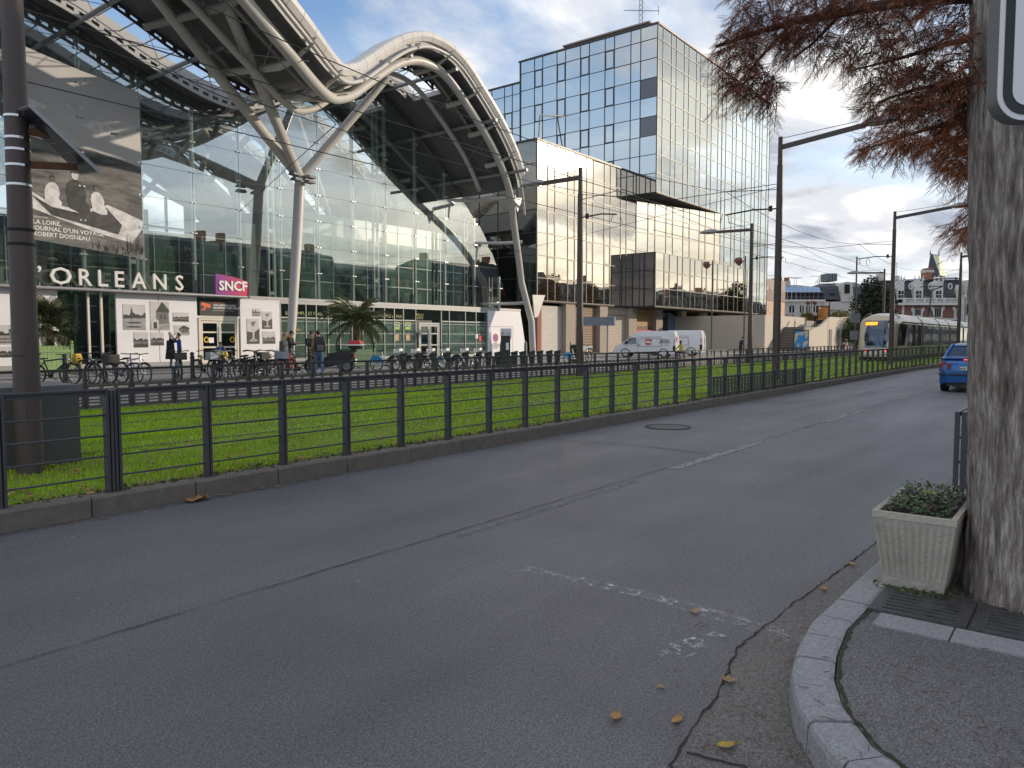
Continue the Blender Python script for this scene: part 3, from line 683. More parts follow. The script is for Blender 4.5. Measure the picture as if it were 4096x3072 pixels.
for i, x in enumerate(MULX):
    zt = min(rhi(x) - .3, 19.5) if x < 44 else rhi(x + .25) - .1
    if zt < 4.2: continue
    block('glass_joint', JOINT, station, x - .008, WB - .004, 4.1, x + .008, WB + .02, zt)
    block('mullion', MULL, station, x - .075 + .10, WB + .12, 4.1, x + .075 + .10, WB + .34, zt)
    for j in range(1, 10):
        if ROWZ[j] < zt - .3: link('spider_fitting', fit, station, (x, WB - .005, ROWZ[j]))
for j in range(1, 10):
    z = ROWZ[j]; x1 = max([x for x in [10 + .1 * k for k in range(430)] if (rhi(x) - .6 > z)] or [10])
    for xa in np.arange(10.55, x1, 2.0):
        xb = min(xa + 2.0, x1)
        if rhi((xa + xb) / 2) - .6 > z: block('glass_joint', JOINT, station, xa, WB - .003, z - .006, xb, WB + .018, z + .006)
# perforated dark columns standing behind the glass
for x in (19.6, 28.2, 36.9, 43.0, 46.6, 49.8):
    zt = rhi(x) - .4; mb = MB()
    for dx in (-.2, .2): mb.b2(x + dx - .045, WB + 1.1, 0, x + dx + .045, WB + 1.3, zt)
    z = .4
    while z < zt - .5: mb.b2(x - .155, WB + 1.12, z, x + .155, WB + 1.28, z + .22); z += 1.3
    mb.build('lattice_post', BEAMD if x > 40 else MULL, station)
# tie struts between wall head and arch
for a0, z in ((45.3, 12.3), (48.6, 9.35), (50.5, 4.5)):
    MB().tube([(a0 - 2.8, WB + .5, z - .1), (a0 - .2, 38.9, z), (a0 + .9, re(a0) + 1.2, z + .1)], [.10, .13, .15], 10).build('strut', OFFW, station, True)
    MB().tube([(a0 - 1.8, WB, z - .3), (a0 - 2.0, WB - .05, z - 1.6)], [.10, .025], 8).build('hanger', OFFW, station, True)
MB().prism([(50.8, 37.4, 5.2), (52.6, 37.4, 5.25), (51.6, 37.4, 3.4), (51.1, 37.4, 3.3)], (0, .06, 0)).build('arch_plate', OFFW, station)
MB().prism([(45.6, re(45.2) + .9, 12.2), (46.6, re(45.2) + .9, 12.35), (46.0, re(45.2) + .9, 11.2)], (0, .06, 0)).build('arch_plate', OFFW, station)
# ---- inside: floor, back wall of offices, mezzanine boxes
IG = mirror_glass('inner_glass', (.62, .74, .68), (.10, .17, .14), .08, .2)
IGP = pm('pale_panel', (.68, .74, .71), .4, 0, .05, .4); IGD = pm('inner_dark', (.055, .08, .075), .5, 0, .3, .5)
block('inner_floor', pm('hall_floor', (.22, .21, .20), .4), station, -12, WB + .6, .09, 52, 76, .112)
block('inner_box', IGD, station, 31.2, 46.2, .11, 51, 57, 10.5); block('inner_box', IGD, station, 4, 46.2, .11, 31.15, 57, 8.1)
mb = MB(); 
for k in range(13):
    x = 31.2 + 1.65 * k
    block('inner_mullion', WHITE, station, x - .04, 45.0, 4.1, x + .04, 45.12, 10.6)
    if k < 12:
        block('inner_pane', IGP, station, x + .04, 45.05, 9.2, x + 1.61, 45.09, 10.55); block('inner_pane', IG, station, x + .04, 45.06, 7.4, x + 1.61, 45.09, 9.12)
        for z in (4.1, 5.75): block('inner_pane', IG, station, x + .04, 45.06, z, x + 1.61, 45.09, z + 1.58)
for z in (5.70, 7.35, 9.16, 10.58): block('inner_transom', WHITE, station, 31.2, 45.02, z - .035, 51, 45.11, z + .035)
for k in range(17):
    x = 4 + 1.6 * k
    block('inner_mullion', MULL, station, x - .03, 46.0, 4.1, x + .03, 46.1, 8.15)
    for z in (4.1, 5.75): block('inner_pane', IG, station, x + .03, 46.05, z, x + 1.57, 46.08, z + 1.6)
block('inner_transom', MULL, station, 4, 46.01, 5.68, 31.2, 46.09, 5.74); block('inner_transom', MULL, station, 4, 46.01, 8.1, 31.2, 46.09, 8.18)
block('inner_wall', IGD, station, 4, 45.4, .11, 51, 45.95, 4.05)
for x in (8, 15.6, 21, 28): block('inner_pier', pm('pier_grey', (.20, .22, .21), .6), station, x, 43.6, .11, x + .7, 44.3, 9)
# back glazing with a big open field
for x in range(8, 50, 4): block('back_mullion', MULL, station, x - .1, 76.5, .1, x + .1, 76.8, max(.5, rh(x) - .3))
for z in (5, 9, 13): block('back_transom', MULL, station, 2, 76.55, z - .1, 46, 76.75, z + .1)
# ---- ground floor under the transom
HEAD = pm('transom_paint', (.34, .35, .345), .4, .1, .05, 1)
block('transom', HEAD, station, 10, WB - .12, 3.92, 52.4, WB + .3, 4.10)
block('transom', HEAD, station, 25.6, WB - .10, 3.72, 52.4, WB + .12, 3.915)
CAN = pm('canopy_steel', (.42, .42, .43), .35, .5, .08, 2)
MB().tube([(9, WB - .75, 3.98), (25.35, WB - .75, 3.98)], .075, 10).build('canopy_tube', CAN, station, True)
block('canopy_plate', CAN, station, 9, WB - .74, 3.93, 25.3, WB - .13, 3.965)
WPAN = pm('white_cladding', (.72, .73, .76), .5, 0, .04, .8, dirt=.04)
for x0, x1 in ((9.0, 12.6), (12.64, 15.30), (18.05, 20.25), (20.29, 22.45), (25.15, 27.85)): block('white_panel', WPAN, station, x0, WB - .10, .30, x1, WB + .05, 3.90)
block('plinth', HEAD, station, 9, WB - .08, .09, 22.45, WB + .04, .295)
# solid light panel closing the right end
mb = MB(); mb.prism([(47.95, WB - .11, .1), (53.3, WB - .11, .1), (52.7, WB - .11, 2.6), (52.35, WB - .11, 3.88), (47.95, WB - .11, 3.88)], (0, .12, 0)); mb.build('end_panel', WPAN, station)
SEAMD = pm('seam_dark', (.08, .08, .085), .6)
for x in (48.25, 51.3): block('door_seam', SEAMD, station, x - .012, WB - .118, .12, x + .012, WB - .108, 2.55)
block('door_seam', SEAMD, station, 48.25, WB - .118, 2.53, 51.3, WB - .108, 2.56)
# open glazed entrance with cream posts
SHOP = clear_glass('shop_glass', (.80, .88, .84), .05)
CREAM = pm('cream_post', (.66, .62, .52), .45, 0, .05, 2)
for x in (16.72, 17.35): block('entrance_post', CREAM, station, x - .05, WB - .08, .12, x + .05, WB + .06, 3.9)
for x0, x1 in ((15.32, 16.66), (17.41, 18.04)): block('entrance_pane', SHOP, station, x0, WB, .2, x1, WB + .014, 3.88)
for z in (1.15, 2.4, 3.2): block('entrance_bar', JOINT, station, 15.32, WB + .05, z, 18.04, WB + .09, z + .03)
for x in (15.7, 16.1, 17.75): block('entrance_bar', JOINT, station, x, WB + .05, .2, x + .03, WB + .09, 3.9)
# door bay: black notice board over cream doors
def doors(x0, x1, ztop, frame):
    w = x1 - x0; m = (x0 + x1) / 2
    for x in (x0, x1): block('door_post', frame, station, x - .06, WB - .07, .11, x + .06, WB + .05, ztop)
    block('door_head', frame, station, x0, WB - .07, ztop - .13, x1, WB + .05, ztop)
    for a, b in ((x0 + .08, m - .02), (m + .02, x1 - .08)):
        d = MB()
        for u0, u1, v0, v1 in ((a, a + .10, .14, ztop - .16), (b - .10, b, .14, ztop - .16), (a + .1, b - .1, .14, .34), (a + .1, b - .1, ztop - .28, ztop - .16), (a + .1, b - .1, 1.02, 1.12), (a + .1, b - .1, 1.88, 1.97)): d.b2(u0, WB - .05, v0, u1, WB + .01, v1)
        leaf = d.build('door_leaf', frame, station); block('door_glass', SHOP, leaf, a + .1, WB - .025, .34, b - .1, WB - .012, ztop - .28)
        hx = b - .05 if a < m - .3 else a + .05
        MB().tube([(hx, WB - .14, .75), (hx, WB - .14, ztop - .45)], .022, 8).build('handle', CHROME, leaf, True)
doors(22.62, 24.98, 2.72, CREAM)
block('door_head', CREAM, station, 22.46, WB - .07, 2.73, 25.14, WB + .05, 2.86)
NB = pm('notice_black', (.025, .025, .028), .5, 0, .2, 3); ORG = pm('orange_print', (.75, .14, .03), .5)
nb = block('notice_board', NB, station, 22.62, WB - .10, 2.87, 25.0, WB - .04, 3.86)
text('notice_text', 'VOUS ENTREZ DANS\nUN ESPACE VID\u00c9O PROT\u00c9G\u00c9.', .105, (23.43, WB - .104, 3.42), WHITE, station, align='LEFT', ext=.003, bold=.004)
text('notice_text', 'ATTENTION', .07, (23.43, WB - .104, 3.56), ORG, station, align='LEFT', ext=.003)
block('notice_rule', WHITE, station, 23.43, WB - .104, 3.16, 24.75, WB - .1, 3.172)
cc = MB().prism([(22.74, 0, 3.62), (23.26, 0, 3.5), (23.3, 0, 3.36), (23.14, 0, 3.3), (22.7, 0, 3.46)], (0, -.005, 0)).prism([(22.86, 0, 3.41), (22.96, 0, 3.37), (22.98, 0, 3.2), (22.74, 0, 3.14), (22.73, 0, 3.24), (22.88, 0, 3.26)], (0, -.005, 0)); link('camera_symbol', cc.mesh('camera_symbol', ORG), station, (0, WB - .1, 0))
YEL = pm('yellow_sticker', (.72, .52, .02), .5)
for x in (23.0, 24.62):
    for rr in (.16, .12): MB().tube([(x + rr * math.cos(t * .35) * .9, WB - .055, 1.5 + rr * math.sin(t * .35)) for t in range(18)], .02, 5, closed=True).build('door_sticker', YEL, station)
block('door_sheet', WHITE, station, 23.15, WB - .06, 1.32, 23.45, WB - .055, 1.62)
# small framed black-and-white prints on the white panels
PT = [pm('print_tone_%d' % k, (c, c, c * 1.02), .5, 0, v, sc) for k, (c, v, sc) in enumerate(((.50, .12, 2), (.30, .35, 5), (.13, .5, 7), (.035, .5, 9)))]
pr_ = random.Random(4)
def scene_print(x0, z0, x1, z1, kind):
    """one small black-and-white view: sky, jagged tree line or gable, water, boats"""
    y = WB - .118; w, h = x1 - x0, z1 - z0; sh = block('photo_print', PT[0], station, x0, y, z0, x1, WB - .1, z1)
    def lay(pts, m, k): MB().prism([(x0 + px * w, y - .0015 * k, z0 + pz * h) for px, pz in pts], (0, -.001, 0)).build('print_shape', PT[m], station)
    if kind == 0:   # river bank with spire
        lay([(0, 0), (1, 0), (1, .48), (0, .44)], 1, 1); top = [(q / 16, .56 + pr_.uniform(0, .14)) for q in range(17)]; top[6] = (.36, .92); lay([(1, .47), (0, .44)] + top, 3, 2)
        for bz in (.12, .28): lay([(.08, bz), (.30, bz - .03), (.7, bz - .03), (.82, bz + .01), (.7, bz + .03), (.3, bz + .03)], 3, 3)
    elif kind == 1: # building
        lay([(0, 0), (1, 0), (1, .3), (0, .22)], 1, 1); lay([(.3, .2), (.95, .25), (.95, .72), (.62, .98), (.3, .66)], 2, 2); lay([(.28, .64), (.62, 1.0), (.98, .72), (.98, .62)], 3, 3); lay([(.04, .02), (.42, .05), (.42, .34), (.23, .42), (.04, .34)], 0, 4); lay([(.15, .05), (.33, .06), (.33, .28), (.15, .28)], 3, 5)
        for q in (.52, .72): lay([(q, .38), (q + .08, .38), (q + .08, .54), (q, .54)], 3, 5)
    elif kind == 2: # flat water
        lay([(0, 0), (1, 0), (1, .42), (0, .46)], 2, 1); lay([(0, 0), (1, 0), (1, .2), (.5, .26), (0, .18)], 3, 2); lay([(q / 12, .44 + pr_.uniform(0, .18)) for q in range(13)] + [(1, .40), (0, .40)], 3, 3)
    else:           # figure against a slope
        lay([(0, 0), (1, 0), (1, .62), (.55, .44), (0, .5)], 3, 1); lay([(.1, .1), (.5, .25), (.9, .12), (.6, .08)], 1, 2); lay([(.44, .2), (.56, .2), (.6, .55), (.52, .74), (.45, .55)], 0, 3); lay([(.42, .7), (.56, .72), (.75, .9), (.3, .86)], 2, 2)
for q in ((18.38, 2.02, 19.55, 3.35, 0), (18.9, 1.1, 19.65, 1.9, 2), (19.8, 2.02, 20.85, 3.55, 1), (19.8, 1.2, 20.5, 1.9, 2), (21.05, 2.5, 21.95, 3.0, 2), (21.1, 1.75, 21.98, 2.3, 1), (12.2, 1.3, 13.6, 2.2, 0), (12.7, .7, 13.3, 1.2, 2), (25.55, 1.25, 26.4, 2.75, 3), (25.95, 2.9, 26.5, 3.35, 0), (26.6, 2.15, 27.3, 3.2, 3), (26.62, 1.25, 27.5, 2.0, 2), (14.55, 1.2, 15.1, 2.3, 2)): scene_print(*q)
for x, z in ((21.5, 3.65), (26.0, 3.6)): block('caption_line', pm('caption_grey', (.4, .4, .4), .6), station, x, WB - .112, z, x + .4, WB - .1, z + .012)
# ---- shop front to the right of the column
SF = pm('shopfront_frame', (.33, .35, .34), .4, .1, .05, 2)
sx = [27.95, 28.9, 29.85, 30.65, 31.6, 32.6, 33.6, 34.55, 35.55, 36.55, 37.5, 38.4, 39.65, 42.4, 43.3, 45.2, 46.5, 47.9]
for x in sx: block('shopfront_mullion', SF, station, x - .03, WB - .06, .11, x + .03, WB + .04, 3.72)
block('shopfront_sill', SF, station, 27.95, WB - .05, .11, 47.9, WB + .03, .30)
SIGND = mirror_glass('shop_sign_glass', (.6, .7, .68), (.012, .02, .018), .10, .1)
SHG = mirror_glass('store_glass', (.60, .74, .68), (.075, .125, .10), .15, .1)
for k in range(len(sx) - 1):
    a, b = sx[k] + .04, sx[k + 1] - .04
    if abs(a - 39.69) < .02: continue
    block('shop_fascia', SIGND, station, a, WB - .01, 2.92, b, WB + .02, 3.7); block('shop_pane', SHG, station, a, WB, .3, b, WB + .02, 2.84)
    block('shopfront_bar', SF, station, a, WB - .04, 2.84, b, WB + .03, 2.92)
for z in (2.62, 1.87, 1.12):
    mb = MB()
    x = 28.0
    while x < 47.8:
        if not (39.6 < x < 42.45): mb.b2(x, WB - .018, z, x + .045, WB - .012, z + .07)
        x += .085
    o = mb.build('glass_stripes', pm('frosted_stripe', (.42, .46, .44), .5), station); o['kind'] = 'stuff'
SGR = pm('sign_green', (.30, .34, .08), .5)
for x in (29.75, 37.0): text('shop_lettering', 'BON SIMPLE ET FRAIS', .22, (x, WB - .012, 3.05), SGR, station, ext=.004, sx=.95)
text('shop_lettering', "'S\\/\\/", .42, (40.1, WB - .02, 3.0), SGR, station, ext=.004, sx=.7)
doors(40.0, 42.1, 2.75, HEAD)
block('shop_fascia', SIGND, station, 39.7, WB - .01, 2.92, 42.35, WB + .02, 3.7)
for x in (37.75, 38.85): 
    block('shop_poster', pm('poster_green', (.25, .42, .06), .5), station, x - .28, WB - .03, 2.2, x + .28, WB - .02, 2.75); block('shop_poster', NB, station, x - .24, WB - .035, 2.42, x + .24, WB - .031, 2.66)
    text('poster_text', 'ENTREZ', .13, (x, WB - .036, 2.47), WHITE, station, ext=.002)
    block('shop_poster', pm('poster_warm', (.45, .28, .12), .5, 0, .5, 4), station, x - .2, WB - .03, 1.4, x + .2, WB - .02, 1.85)
block('shop_notice', RED, station, 46.9, WB - .03, 1.35, 47.4, WB - .02, 1.8); block('shop_notice', WHITE, station, 46.4, WB - .03, 1.55, 46.75, WB - .02, 1.9)
# shelves seen in the store
for k in range(7): block('store_shelf', pm('shelf_goods', (.10, .22, .12), .6, 0, .9, 3), station, 29 + k * 2.7, 43.2, .12, 30.8 + k * 2.7, 43.6, 2.0)
# big printed photograph hung behind the left panes
PH = print_mat('big_photo_sky', 3.0, .35, (1, 1, 1.3), .2, .85, .62, .38); PHD = print_mat('big_photo_bank', 9.0, 1.6, (.5, 1, 2), .35, .7, .22, .04)
BP = WB - .05
bp = thing('photo_banner', 'huge black and white photograph of a family in a boat on the glass wall', 'banner', (0, BP, 0))
def flat(name, pts, mat, lay): return MB().prism([(x, -lay * .004, z) for x, z in pts], (0, -.003, 0)).build(name, mat, bp)
flat('banner_sheet', [(13.6, 6.35), (19.58, 5.78), (19.58, 14.4), (16.6, 14.75), (13.6, 15.3)], PH, 0)
flat('printed_bank', [(13.6, 6.36), (19.57, 5.79), (19.57, 10.55), (17.2, 10.95), (15.0, 11.0), (13.6, 11.2)], PHD, 1)
PL = print_mat('print_pale', 5.0, 3.0, (1, 1, 1), .3, .6, .72, .42); PD = print_mat('print_dark', 6.0, 3.5, (1, 1, 1), .35, .7, .07, .015); PMd = print_mat('print_mid', 7.0, 1.8, (.6, 1, 1.5), .3, .7, .2, .08)
flat('printed_boat', [(13.7, 8.95), (14.3, 7.75), (15.6, 7.35), (17.4, 6.85), (19.0, 6.55), (19.56, 7.35), (19.56, 7.75), (18.6, 8.1), (17.8, 8.35), (16.6, 7.9), (15.2, 8.05), (14.2, 8.6)], PL, 2)
flat('printed_hull', [(13.65, 8.6), (14.35, 7.5), (15.7, 7.1), (17.4, 6.62), (18.95, 6.35), (18.7, 5.92), (16.5, 6.1), (13.65, 6.4)], PMd, 3)
flat('printed_hull', [(14.3, 8.4), (15.2, 7.9), (16.6, 7.75), (17.75, 8.2), (18.5, 7.4), (18.3, 6.9), (16.8, 7.2), (15.2, 7.5)], PD, 3)
def printed_person(x, z, s, body, skin, tilt=0.0, seated=True):
    out = [(-.30, 0), (-.36, .25), (-.40, .55), (-.33, .80), (-.20, .93), (-.07, .98), (.07, .98), (.21, .92), (.34, .76), (.42, .50), (.36, .28), (.55, .12), (.52, -.10), (.15, -.14)]
    flat('printed_person', [(x + s * (px * .8 + tilt * pz), z + s * pz) for px, pz in out], body, 4)
    flat('printed_person', [(x + s * (tilt * 1.1 + .115 * math.cos(t * .5236)), z + s * 1.12 + .155 * s * math.sin(t * .5236)) for t in range(12)], skin, 5)
    flat('printed_person', [(x + s * (tilt * 1.1 + .135 * math.cos(t)), z + s * 1.15 + .16 * s * math.sin(t)) for t in (.2, .6, 1.0, 1.57, 2.1, 2.5, 2.95, 2.5)][:7], PD if skin is not PD else PMd, 6)
printed_person(15.2, 8.05, 1.05, PL, PMd, .08); printed_person(16.35, 7.95, 1.45, PD, PL, -.03); printed_person(17.35, 7.95, 1.0, PL, PMd, -.06)
reeds = MB()
for k in range(70):
    x = 17.0 + 2.5 * random.random(); z = 5.9 + random.random() * .3; h_ = random.uniform(.3, 1.1) if x > 18.6 else random.uniform(.15, .5); dx = random.uniform(-.25, .15)
    reeds.prism([(x, -.030, z), (x + .03, -.030, z), (x + dx, -.030, z + h_)], (0, -.002, 0))
reeds.build('printed_reeds', PD, bp)['kind'] = 'stuff'
clo = MB()
for cx, cz, r in ((14.6, 12.6, .35), (15.5, 12.3, .22), (17.6, 12.1, .5), (18.4, 11.85, .3), (16.4, 12.9, .25)):
    clo = MB()
    for k in range(1): clo.prism([(cx + r * 1.5 * math.cos(t * .4488) * (1 + .25 * math.sin(t * 3)), -.006, cz + r * .6 * math.sin(t * .4488) * (1 + .2 * math.cos(t * 5))) for t in range(14)], (0, -.002, 0))
    clo.build('printed_cloud', PL, bp)
text('banner_text', 'LA LOIRE,\nJOURNAL D\u2019UN VOYAGE\nROBERT DOISNEAU', .20, (14.35, -.03, 7.02), WHITE, bp, align='LEFT', ext=.004, bold=.006)
text('banner_text', 'EXPOSITION', .08, (14.35, -.03, 7.3), WHITE, bp, align='LEFT', ext=.002)
# station name and operator sign
LET = pm('letter_white', (.72, .71, .68), .4, 0, .05, 3)
nm = thing('station_name_sign', "large white standing letters reading 'ORLEANS on the canopy edge", 'sign', (0, WB - .72, 4.05))
for ch, x in (('D', 13.52), ('\u2019', 14.32), ('O', 15.24), ('R', 16.3), ('L', 17.14), ('E', 17.95), ('A', 18.95), ('N', 20.05), ('S', 21.12)):
    text('letter', ch, .80, (x, 0, .13), LET, nm, ext=.05, bold=.012, sx=1.12 if ch == 'O' else .95)
    block('letter_stud', CAN, nm, x - .02, -.01, .0, x + .02, .03, .15)
def grad_mat(name, x0, x1, c0, c1):
    m = bpy.data.materials.new(name); m.use_nodes = True; nt = m.node_tree; N = nt.nodes.new; L = nt.links.new; bs = nt.nodes['Principled BSDF']; bs.inputs['Roughness'].default_value = .35
    s = N('ShaderNodeSeparateXYZ'); L(N('ShaderNodeTexCoord').outputs['Object'], s.inputs[0]); r = N('ShaderNodeMapRange'); r.inputs[1].default_value = x0; r.inputs[2].default_value = x1; L(s.outputs[0], r.inputs[0])
    mx = N('ShaderNodeMix'); mx.data_type = 'RGBA'; mx.inputs[6].default_value = (*c0, 1); mx.inputs[7].default_value = (*c1, 1); L(r.outputs[0], mx.inputs[0]); L(mx.outputs[2], bs.inputs['Base Color']); return m
sg = thing('railway_sign', 'purple to red railway operator sign with white letters above the cream doors', 'sign', (23.2, WB - .80, 4.02))
MB().prism([(0, 0, .02), (2.08, 0, .02), (2.12, 0, .55), (2.06, 0, .78), (1.7, 0, .95), (1.1, 0, 1.06), (.5, 0, 1.15), (.02, 0, 1.2)], (0, .14, 0)).build('sign_body', grad_mat('sign_gradient', .1, 2.0, (.20, .035, .27), (.62, .03, .06)), sg)
text('sign_letters', 'SNCF', .52, (1.08, -.03, .30), WHITE, sg, ext=.02, bold=.022, sx=1.0).rotation_euler[1] = R(-1)
block('sign_foot', CAN, sg, .3, .05, -.1, 1.8, .25, .02)
# round no-parking discs and notice on the end panel
npb = thing('parking_notice', 'white board with a round blue and red no-parking sign and lines of text', 'sign', (48.9, WB - .14, 0))
block('board', WHITE, npb, -.55, 0, .62, .55, .02, 2.1)
BLU = pm('sign_blue', (.05, .10, .45), .45)
def np_disc(parent, x, y, z, r):
    MB().tube([(x, y - .012, z), (x, y, z)], [r, r], 24).build('sign_disc', RED, parent); MB().tube([(x, y - .016, z), (x, y - .01, z)], [r * .78, r * .78], 24).build('sign_face', BLU, parent)
    MB().beam((x - r * .6, y - .02, z - r * .6), (x + r * .6, y - .02, z + r * .6), .006, r * .2).beam((x - r * .6, y - .02, z + r * .6), (x + r * .6, y - .02, z - r * .6), .006, r * .2).build('sign_cross', RED, parent)
np_disc(npb, 0, 0, 1.62, .36)
text('board_text', 'INTERDIT\nSAUF ENTREPRISES\nDE TRANSPORT\nDE FONDS', .09, (0, -.004, 1.1), SEAMD, npb, ext=.002, bold=.002)
d2 = thing('no_parking_disc', 'round blue and red no-parking disc fixed to the pale end panel behind the terminal', 'sign', (50.75, WB - .13, 0)); np_disc(d2, 0, 0, 1.72, .33)
# ------------------------------------------------------------------ the mirrored office block
def ax(u, b):
    x = (u - 1106) / 1620; fw = 1.0019; return b * (fw * .78873 + x * .61475) / (fw * .61475 - x * .78873)
office = thing('office_block', 'mirror-glass office block with a tower jutting out over a lower wing', 'office building', (0, 0, 0))
FRM = pm('facade_frame', (.055, .05, .045), .45, .2, .15, 1)
FRL = pm('facade_frame_light', (.105, .092, .075), .45, .2, .15, 1)
MG_T = mirror_glass('tower_glass', (.70, .68, .63), (.03, .04, .045), .80, .10, .5)
MG_F = mirror_glass('front_glass', (.57, .63, .66), (.03, .035, .03), .78, .16, .6)
MG_L = mirror_glass('bronze_glass', (.66, .65, .60), (.03, .027, .02), .82, .16, .6)
MG_D = mirror_glass('see_through_pane', (.45, .42, .42), (.10, .085, .085), .18, .1)
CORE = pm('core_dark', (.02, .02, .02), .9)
PANES = []
def facade(p0, p1, widths, z0, rows, mat, frames=None, special=None, fm=FRM):
    """a glazed face from p0 to p1 seen from its right-hand side; panes set between mullions"""
    d = Vector((p1[0] - p0[0], p1[1] - p0[1], 0)); Lg = d.length; d.normalize(); nrm = Vector((d.y, -d.x, 0)); rz = math.atan2(d.y, d.x)
    sc = Lg / sum(widths); x = 0; H_ = sum(rows)
    rowz = [z0]
    for r in rows: rowz.append(rowz[-1] + r)
    def blk(name, m, s0, s1, za, zb, dep, out, parent=office, rot=(0, 0)):
        c = Vector((p0[0], p0[1], 0)) + d * ((s0 + s1) / 2) + nrm * (out - dep / 2)
        return link(name, unit(m), parent, (c.x, c.y, (za + zb) / 2), (rot[0], 0, rz + rot[1]), (s1 - s0, dep, zb - za))
    for i, w in enumerate(widths):
        w *= sc
        blk('mullion', fm, x - .035, x + .035, z0, z0 + H_, .14, .05)
        for j in range(len(rows)):
            m = special.get((i, j), mat) if special else mat
            PANES.append((i, j, m, blk, x + .035, x + w - .035, rowz[j] + .03, rowz[j + 1] - .03))
            if frames and frames(i, j):
                a, b, u, v = x + .035, x + w - .035, rowz[j] + .03, rowz[j + 1] - .03; t = .10
                for k, (s0, s1, q0, q1) in enumerate(((a, b, u, u + t), (a, b, v - t, v), (a, a + t, u + t, v - t), (b - t, b, u + t, v - t))): blk('window_frame', fm, s0, s1, q0, q1, .12, .035 + .0)
        x += w
    blk('mullion', fm, Lg - .035, Lg + .035, z0, z0 + H_, .14, .05)
    for z in rowz: blk('transom', fm, .0, Lg, z - .03, z + .03, .11, .045)
W_ = lambda n, first, a=2.05, b=1.2: [(a if (k % 2 == 0) == first else b) for k in range(n)]
# cores
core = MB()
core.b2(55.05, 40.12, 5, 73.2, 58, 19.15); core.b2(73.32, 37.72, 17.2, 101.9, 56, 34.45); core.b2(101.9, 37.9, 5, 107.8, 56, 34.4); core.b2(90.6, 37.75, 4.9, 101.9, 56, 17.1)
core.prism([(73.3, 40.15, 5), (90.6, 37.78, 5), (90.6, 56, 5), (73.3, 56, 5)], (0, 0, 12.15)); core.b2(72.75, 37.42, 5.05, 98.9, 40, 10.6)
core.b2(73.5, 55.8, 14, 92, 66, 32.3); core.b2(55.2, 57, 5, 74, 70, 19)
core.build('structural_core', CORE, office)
fr_ = lambda i, j: (i % 2 == 1) and i < 9 and (j % 2 == 1 if i > 2 else j % 2 == 1)
# tower: the face towards the station (runs from its back corner to the front corner)
facade((73.2, 55.7), (73.2, 37.6), W_(11, True), 17.1, [2.0] * 8 + [1.45], MG_T, lambda i, j: i in (1, 3, 5, 7) and j in (3, 5, 7) or (i in (5, 7) and j == 1), {(10, 5): MG_D, (10, 3): MG_D})
# tower: the long front
facade((73.2, 37.6), (90.5, 37.6), W_(11, False, 2.0, 1.17)[0:11], 17.1, [2.0] * 8 + [1.45], MG_F, None, None, FRL)
facade((90.5, 37.6), (102.0, 37.6), W_(7, False, 2.0, 1.17), 5.0, [2.017] * 6 + [2.0] * 8 + [1.45], MG_F, lambda i, j: i % 2 == 0 and j in (0, 2, 4), None, FRL)
facade((102.0, 37.75), (107.9, 37.75), W_(4, True, 2.0, 1.0), 5.0, [2.017] * 6 + [2.0] * 8 + [1.4], MG_F, None, None, FRL)
# lower wing front, its end face, the slanting part under the tower, the low bay
facade((54.95, 40), (73.2, 40), [1.6] + W_(10, False, 2.1, 1.2), 5.0, [2.03] * 7, MG_L, lambda i, j: i in (1, 3) and j in (1, 3, 5) or i in (5, 7) and j in (1, 2, 4), None, FRL)
facade((54.95, 58), (54.95, 40), [2.25] * 8, 5.0, [2.03] * 7, mirror_glass('end_glass', (.5, .5, .46), (.012, .012, .011), .35, .2, .6), None)
facade((73.25, 39.98), (90.5, 37.6), W_(10, True, 2.1, 1.35), 5.0, [2.03] * 5 + [1.95], MG_L, lambda i, j: i % 2 == 1 and j in (2, 4), None, FRL)
facade((72.6, 39.98), (72.6, 37.3), [1.3, 1.3], 5.0, [1.9] * 3, MG_D, None)
facade((72.6, 37.3), (99.0, 37.3), W_(16, True, 1.95, 1.25), 5.0, [1.9] * 3, MG_L, lambda i, j: i % 2 == 1 and j == 1, None, FRL)
# lower back part of the tower, seen left of its edge
facade((73.4, 65.5), (73.4, 55.75), [.7, 1.2, 2.0, 1.2, 2.0, 1.2, 1.4], 13.0, [2.0] * 9 + [1.3], MG_T, lambda i, j: i == 5 and j in (5, 7))
def pane_size(t):
    i, j, m, blk, a, b, u, v = t; return (b - a) * (v - u)
big = PANES[:99] + [p for p in PANES if p[2] is MG_L][:201]
ids = set(id(p) for p in big)
rest = {}
jit = random.Random(5)
for p in PANES:
    i, j, m, blk, a, b, u, v = p
    rot = (jit.gauss(0, .0022), jit.gauss(0, .0026)); nm_ = 'glass_pane'
    o = blk(nm_, m, a, b, u, v, .03, .0, office, rot)
    if id(p) not in ids: rest.setdefault(m.name, []).append(o)
bpy.context.view_layer.update()
stuffmb = MB(); smats = []
for mname, obs in rest.items():
    smats.append(MATS[mname]); k = len(smats) - 1
    for o in obs:
        M_ = o.matrix_basis; vs_ = [M_ @ v.co for v in o.data.vertices]; stuffmb.add(vs_, [tuple(p.vertices) for p in o.data.polygons], k); bpy.data.objects.remove(o)
o = stuffmb.build('glass_pane', smats, office); o['kind'] = 'stuff'
